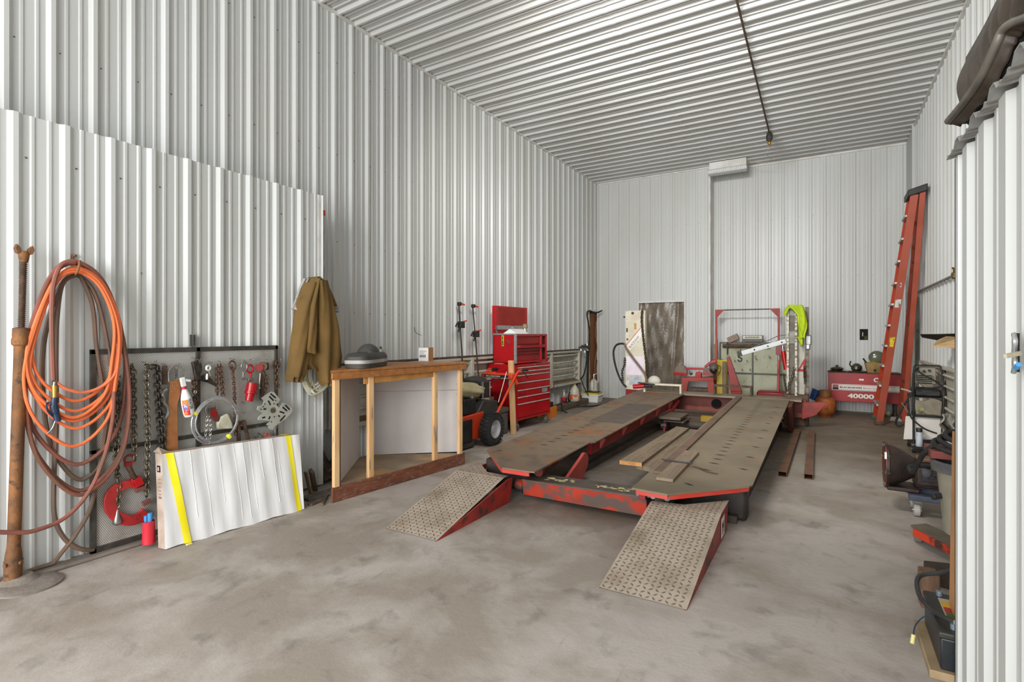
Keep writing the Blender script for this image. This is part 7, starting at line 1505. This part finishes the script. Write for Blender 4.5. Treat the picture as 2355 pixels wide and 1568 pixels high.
b = MB(); b.tube([W_(2072, 894, -.08), W_(2085, 897, -.08), W_(2095, 901, -.08)], .01, 6); tag(b.build('electrode_stub', M('dull_rod', '#9b988a', None), None), 'pale rod sticking out to the left of the cart', 'rod')
b = MB(); b.tube(smoothpath([W_(2172, 852, .15), W_(2180, 860, .15), W_(2183, 872, .15), W_(2175, 880, .15), W_(2178, 920, .1), W_(2182, 960, .1)], 6), .012, 8); tag(b.build('side_handle_hose', rubber, None), 'black hose bowing out on the right of the welding cart', 'hose')

# ------------------------------------------------------------------ transmission on a dolly
yG = 5.18
t = thing('transmission_housing', 'oily cast-iron transmission with a flared bell housing resting on the blue-grey dolly', 'transmission', (.60, yG, .12))
zc2 = .345
b = MB(); b.lathe((.415, yG, zc2), [(.175, 0), (.178, .012), (.165, .014), (.155, .05), (.125, .11), (.085, .17), (.075, .19)], 28, axis=(1, 0, 0)); b.build('bell_housing', cast, t, smooth=50)
b = MB(); b.lathe((.405, yG, zc2), [(.182, 0), (.184, .008), (.17, .010)], 28, axis=(1, 0, 0)); b.build('flange_ring', M('flange_red_rust', '#7d3426', '#3c2f29', 9, .5, .3), t)
for k in range(8): a = 2 * PI * k / 8 + .2; b = MB(); p = V((.40, yG + .165 * math.cos(a), zc2 + .165 * math.sin(a))); b.cyl(p, p + V((.03, 0, 0)), .012, n=6); b.build('bolt', steel if k % 3 else brass, t)
b = MB(); b.bb(.595, .98, yG - .09, yG + .10, .205, .40); b.bb(.60, .95, yG - .11, yG - .08, .225, .37); b.build('gear_case', cast, t, bevel=.03)
b = MB(); b.bb(.61, .96, yG - .07, yG + .07, .40, .435); b.build('top_cover', M('rusty_cover', '#7a4f35', '#5c4030', 9, .6), t, bevel=.012)
b = MB(); b.bb(.63, .88, yG - .125, yG - .11, .27, .35); b.cyl((.69, yG - .125, .31), (.69, yG - .135, .31), .022, n=16); b.beam((.66, yG - .14, .335), (.78, yG - .14, .325), .015, .02); b.build('side_cover', M('dark_side_cover', '#33343a', '#40342e', 14, .5, .3), t, bevel=.004)
b = MB(); b.bb(.415, .62, yG - .12, yG + .12, .168, .20); b.build('lower_foot', cast, t, bevel=.01)
b = MB(); p = V((.408, yG - .13, .44)); b.bb(.396, .410, yG - .165, yG - .135, .42, .47); b.build('white_tag', white_p, t)
t = thing('floor_dolly', 'blue-grey painted wooden dolly on swivel casters under the transmission', 'dolly', (.75, yG, 0))
b = MB(); b.bb(.55, 1.05, yG - .17, yG - .10, .122, .165); b.bb(.55, 1.05, yG + .06, yG + .13, .122, .165); b.bb(.56, .63, yG - .10, yG + .06, .122, .160); b.bb(.95, 1.02, yG - .10, yG + .06, .122, .160); b.build('frame', dolly_b, t, bevel=.008)
for (x, y_) in ((.60, yG - .13), (.86, yG - .13), (.60, yG + .09), (.98, yG + .09)):
    b = MB(); b.cyl((x - .02, y_, .047), (x + .02, y_, .047), .047, n=22); cw = b.build('caster_wheel', M('pale_caster', '#a8a29d', '#8e8883', 7, .5), t, bevel=.006)
    b = MB(); b.bb(x - .027, x + .027, y_ - .025, y_ + .025, .100, .122); b.bb(x + .021, x + .027, y_ - .018, y_ + .018, .04, .105); b.cyl((x - .03, y_, .047), (x + .03, y_, .047), .010); b.build('caster_plate', chrome, cw)
b = MB(); b.beam((.74, yG - .19, .19), (.80, yG - .19, .12), .012, .05); tag(b.build('flat_bar', galv, None), 'pale flat bar slanting down the side of the transmission to the dolly', 'bar')
# tall can with a lid, hose
c = V((.80, 4.42, 0)); c.x = .815
t = thing('tall_grey_can', 'tall tapered grey-beige plastic can beside the right foreground panel', 'can', c)
b = MB(); b.lathe(c, [(.13, 0), (.14, .01), (.185, .50), (.185, .52)], 30); b.build('body', M('can_beige_grey', '#9a9484', '#8a8474', 5, .5), t)
b = MB(); b.lathe(c + V((0, 0, .50)), [(.19, 0), (.215, .005), (.22, .06), (.20, .07), (.195, .03)], 30, cap=False); b.build('rim', M('rim_grey', '#4f5055', '#63605b', 8, .5), t)
b = MB(); b.cyl((.60, 4.36, .33), (.66, 4.40, .34), .02, n=12); b.build('side_handle', black, t, bevel=.004)
t = thing('dusty_red_box', 'dusty red box lid under a coil of black hose atop the tall can', 'box', c + V((0, 0, .57)))
b = MB(); b.box(c + V((-.06, .12, .60)), (.32, .30, .05)); b.build('lid', M('grimy_red', '#7c3a32', '#5c3a33', 8, .7), t, bevel=.006)
b = MB()
for k in range(3): b.torus(c + V((-.04 + .02 * k, .08, .645 + .03 * k)), (0.1, -.2, 1), .15 - .01 * k, .016, 28, 8)
b.tube(smoothpath([c + V((-.18, .06, .66)), c + V((-.24, .10, .58)), c + V((-.28, .25, .42)), c + V((-.27, .50, .40)), V((.66, 5.0, .40)), V((.655, yG - .145, .37))], 8), .016, 8)
tag(b.build('black_hose_coil', rubber, None, smooth=60), 'coil of black hose on the tall can with one end dropping onto the transmission', 'hose')
b = MB(); p = V((.655, yG - .16, .345)); b.sphere(p, .032, 14, 10, (1, .5, 1.2)); tag(b.build('rubber_boot', M('boot_grey', '#55565a', None, rough=.6), None), 'grey rubber boot at the hose end on the transmission side', 'boot')
b = MB(); b.bb(.88, 1.12, 6.3, 6.6, .0, .26); b.bb(.90, 1.10, 6.28, 6.62, .26, .31); tag(b.build('dark_motor_block', M('murky_metal', '#4b443a', '#5d564a', 8, .6, .2), None, bevel=.03), 'dark dusty machine block between the welding cart and the tall can', 'machine')
t = None
b = MB(); b.grid(lambda i, j: V((1.02 + .12 * i + .02 * math.sin(j * 9), 6.9 + .2 * math.sin(i * 3), .36 + .20 * j)) + V((0, .03 * math.sin(i * 11 + j * 7), 0)), 8, 10); tag(b.build('crumpled_bag', M('crumpled_bag', '#a8a398', '#6d675c', 14, .5), None, solid=.01), 'crumpled pale bag hanging behind the cart near the panel edge', 'bag')
# creeper
t = thing('red_edged_creeper', 'low red-edged floor creeper with a caster wheel near the right panel', 'creeper', G(2120, 1240))
zk = .10
q = [G(2094, 1206, zk), G(2102, 1216, zk), G(2192, 1262, zk), G(2192, 1230, zk), G(2130, 1203, zk)]
b = MB(); b.prism([V((p.x, p.y, zk - .012)) for p in q], (0, 0, .012)); b.build('deck', M('dusty_deck', '#6f6455', '#5c5246', 7, .8), t, bevel=.003)
b = MB(); b.beam(V((q[1].x, q[1].y, zk - .02)), V((q[2].x, q[2].y, zk - .02)), .02, .045); b.build('edge_rail', M('creeper_red', '#c93a1c', '#4a2b22', 9, .5, lo=.55, hi=.65), t, bevel=.003)
p = G(2108, 1248); 
b = MB(); b.cyl((p.x - .01, p.y + .02, .042), (p.x + .03, p.y + .02, .042), .042, n=20); cw = b.build('caster_wheel', M('worn_caster', '#6f625b', '#8b8079', 7, .6), t, bevel=.006)
b = MB(); b.cyl((p.x + .045, p.y + .02, .045), (p.x + .052, p.y + .02, .045), .012); b.bb(p.x - .015, p.x + .04, p.y - .0, p.y + .04, .078, .088); b.build('caster_plate', steel, cw)
# timber blocks
B8 = lambda q, z0, z1: [V((p.x, p.y, z0)) for p in q] + [V((p.x, p.y, z1)) for p in q]
b = MB(); zb2 = .175; q = [G(2118, 1318, zb2), G(2163, 1326, zb2), G(2150, 1305, zb2), G(2110, 1300, zb2)]
b.hexa(B8(q, 0, zb2)); tag(b.build('timber_block', M('brown_timber', '#7a5b47', '#5f4838', 7, .8, stretch=(4, 4, 1)), None, bevel=.006), 'brown sawn timber block standing on end by the battery', 'block')
b = MB(); q = [G(2128, 1300, .10), G(2200, 1318, .10), G(2200, 1296, .10), G(2124, 1288, .10)]; b.hexa(B8(q, 0, .10)); tag(b.build('timber_block', M('dark_timber', '#3b3026', '#4b3d30', 7, .8), None, bevel=.004), 'dark low timber lying behind the standing brown block', 'block')
b = MB(); b.hexa([V((.475, 2.86, .10)), V((.505, 2.86, .10)), V((.505, 3.0, .10)), V((.475, 3.0, .10)), V((.50, 2.80, 1.0)), V((.53, 2.80, 1.0)), V((.53, 2.95, 1.0)), V((.50, 2.95, 1.0))])
b.v = []; b.f = []; b.m = []; a_ = WY(2197, 1345, 2.95); c_ = WY(2207, 1005, 2.80); a_.z = .0; b.beam(a_, c_, .022, .16, up=(0, 1, 0)); tag(b.build('thin_pine_board', M('thin_pine', '#c08d5d', '#ad7c4e', 5, .6), None, bevel=.002), 'thin pine board edge showing beside the white panel', 'board')
# battery on an off-cut
b = MB(); b.bb(.362, .62, 2.70, 3.14, 0, .035); tag(b.build('base_board', M('fresh_block', '#a38c6c', '#85704f', 6, .8), None, bevel=.004), 'pale wooden block under the battery at the bottom right', 'block')
t = thing('car_battery', 'black car battery with a yellow, red and green label beside the right panel', 'battery', (.5, 2.9, .036))
b = MB(); b.bb(.40, .60, 2.72, 3.12, .036, .165); b.build('case', M('battery_black', '#1e2226', '#2a2d30', 8, .4), t, bevel=.006)
b = MB(); b.bb(.393, .605, 2.715, 3.125, .165, .19); b.build('cover', M('battery_cover', '#2b2c2a', '#37362f', 8, .5), t, bevel=.006)
b = MB(); b.bb(.44, .58, 2.83, 3.06, .190, .192); b.build('label', M('label_grey', '#b9ad8e', None), t)
for (y_0, y_1, cl) in ((2.84, 2.91, '#3b6b2c'), (2.915, 2.965, '#a8281f'), (2.97, 3.02, '#d8a41c')): b = MB(); b.bb(.445, .575, y_0, y_1, .1925, .1935); b.build('label_stripe', M('ls' + cl[1:], cl, None, rough=.5), t)
for y_ in (2.77, 3.09): b = MB(); b.cyl((.45, y_, .19), (.45, y_, .212), .012); b.build('terminal', M('lead_grey', '#8b96a5', None, rough=.4, metal=.5), t)
b = MB(); b.tube(smoothpath([(.56, 3.22, .30), (.47, 3.17, .27), (.38, 3.12, .25), (.365, 3.02, .21), (.39, 2.90, .20), (.43, 2.80, .215), (.48, 2.765, .215)], 8), .010, 8); tag(b.build('battery_cable', M('cable_black', '#2a2a2a', '#3c3b39', 9, .5), None), 'thick black battery cable looping out over the battery\'s left side', 'cable')
b = MB(); b.beam((.45, 2.775, .218), (.56, 2.735, .218), .022, .018); tag(b.build('cable_clamp', galv, None, bevel=.004), 'silvery cable clamp at the near end of the battery top', 'clamp')
b = MB(); b.tube(smoothpath([(.42, 2.86, .20), (.37, 2.88, .17), (.335, 2.86, .13), (.325, 2.83, .10)], 6), .003, 6); b.use(1); b.cyl((.325, 2.83, .10), (.318, 2.81, .07), .008, n=8); tag(b.build('connector_lead', [blue_p, M('cream_conn', '#d8cf8a', None)], None), 'thin blue lead ending in a cream connector hanging left of the battery', 'lead')

# ------------------------------------------------------------------ plastic truck bed liner on the lean-to roof
t = thing('truck_bed_liner', 'dusty dark ribbed plastic truck bed liner lying on the corrugated lean-to roof', 'bed liner', (.6, 2.2, 2.2))
rim = smoothpath([WX(u, v, x) for u, v, x in ((2184, 278, .40), (2223, 232, .41), (2259, 179, .42), (2294, 104, .44), (2309, 71, .45), (2330, 53, .46), (2355, 43, .47), (2420, 20, .47))], 8)
wlo = smoothpath([WX(u, v, x) for u, v, x in ((2212, 240, .415), (2245, 200, .42), (2280, 134, .435), (2309, 66, .455), (2355, 38, .475), (2420, 15, .475))], 10)
topc = smoothpath([WX(u, v, x) for u, v, x in ((2221, 132, .45), (2262, 60, .47), (2292, 0, .49), (2330, -60, .50), (2390, -120, .50), (2460, -170, .50))], 10)
N_ = len(wlo); M_ = len(rim)
at_ = lambda L_, i: L_[min(int(round(i * (len(L_) - 1))), len(L_) - 1)]
b = MB(); b.grid(lambda i, j: at_(wlo, i).lerp(at_(topc, i), j) + V((-.022 * max(0, math.sin(i * 44 + .4)) ** .5 * math.sin(PI * min(1, .10 + j)), 0, 0)), N_ - 1, 12); b.build('side_wall', bedl, t, smooth=60, solid=.006)
b = MB(); b.tube([p + V((-.004, 0, 0)) for p in rim], .013, 8); b.build('rolled_rim', M('rim_plastic', '#57524b', '#6a645b', 9, .4), t, smooth=80)
b = MB(); b.grid(lambda i, j: at_(rim, i) + V((.004 + .03 * j, 0, -.008 - .018 * j + .005 * j * math.sin(i * 60))), M_ - 1, 4); b.build('rim_flange', bedl, t, smooth=80, solid=.004)
b = MB(); b.grid(lambda i, j: at_(rim, i) + V((.035 + .05 * j, 0, .0 - .07 * j)), M_ - 1, 4); b.grid(lambda i, j: at_(wlo, i).lerp(at_(topc, i), j) + V((.06, 0, 0)), N_ - 1, 4); b.build('shade_lining', wall_dark, t, smooth=80)  # near-black sheets stand in for the shade in the liner's gap
b = MB(); p0 = rim[0]; b.prism([p0 + V((-.004, 0, .008)), p0 + V((.0, 0, -.012)), p0 + V((.09, -.02, -.03)), p0 + V((.10, -.02, .0)), p0 + V((.05, 0, .05))], (0, .012, 0)); b.build('end_wall', bedl, t, bevel=.003)
b = MB(); b.grid(lambda i, j: at_(topc, i).lerp(at_(topc, i) + V((.5, .0, .02)), j), N_ - 1, 4); b.build('bed_floor', bedl, t, smooth=80, solid=.006)
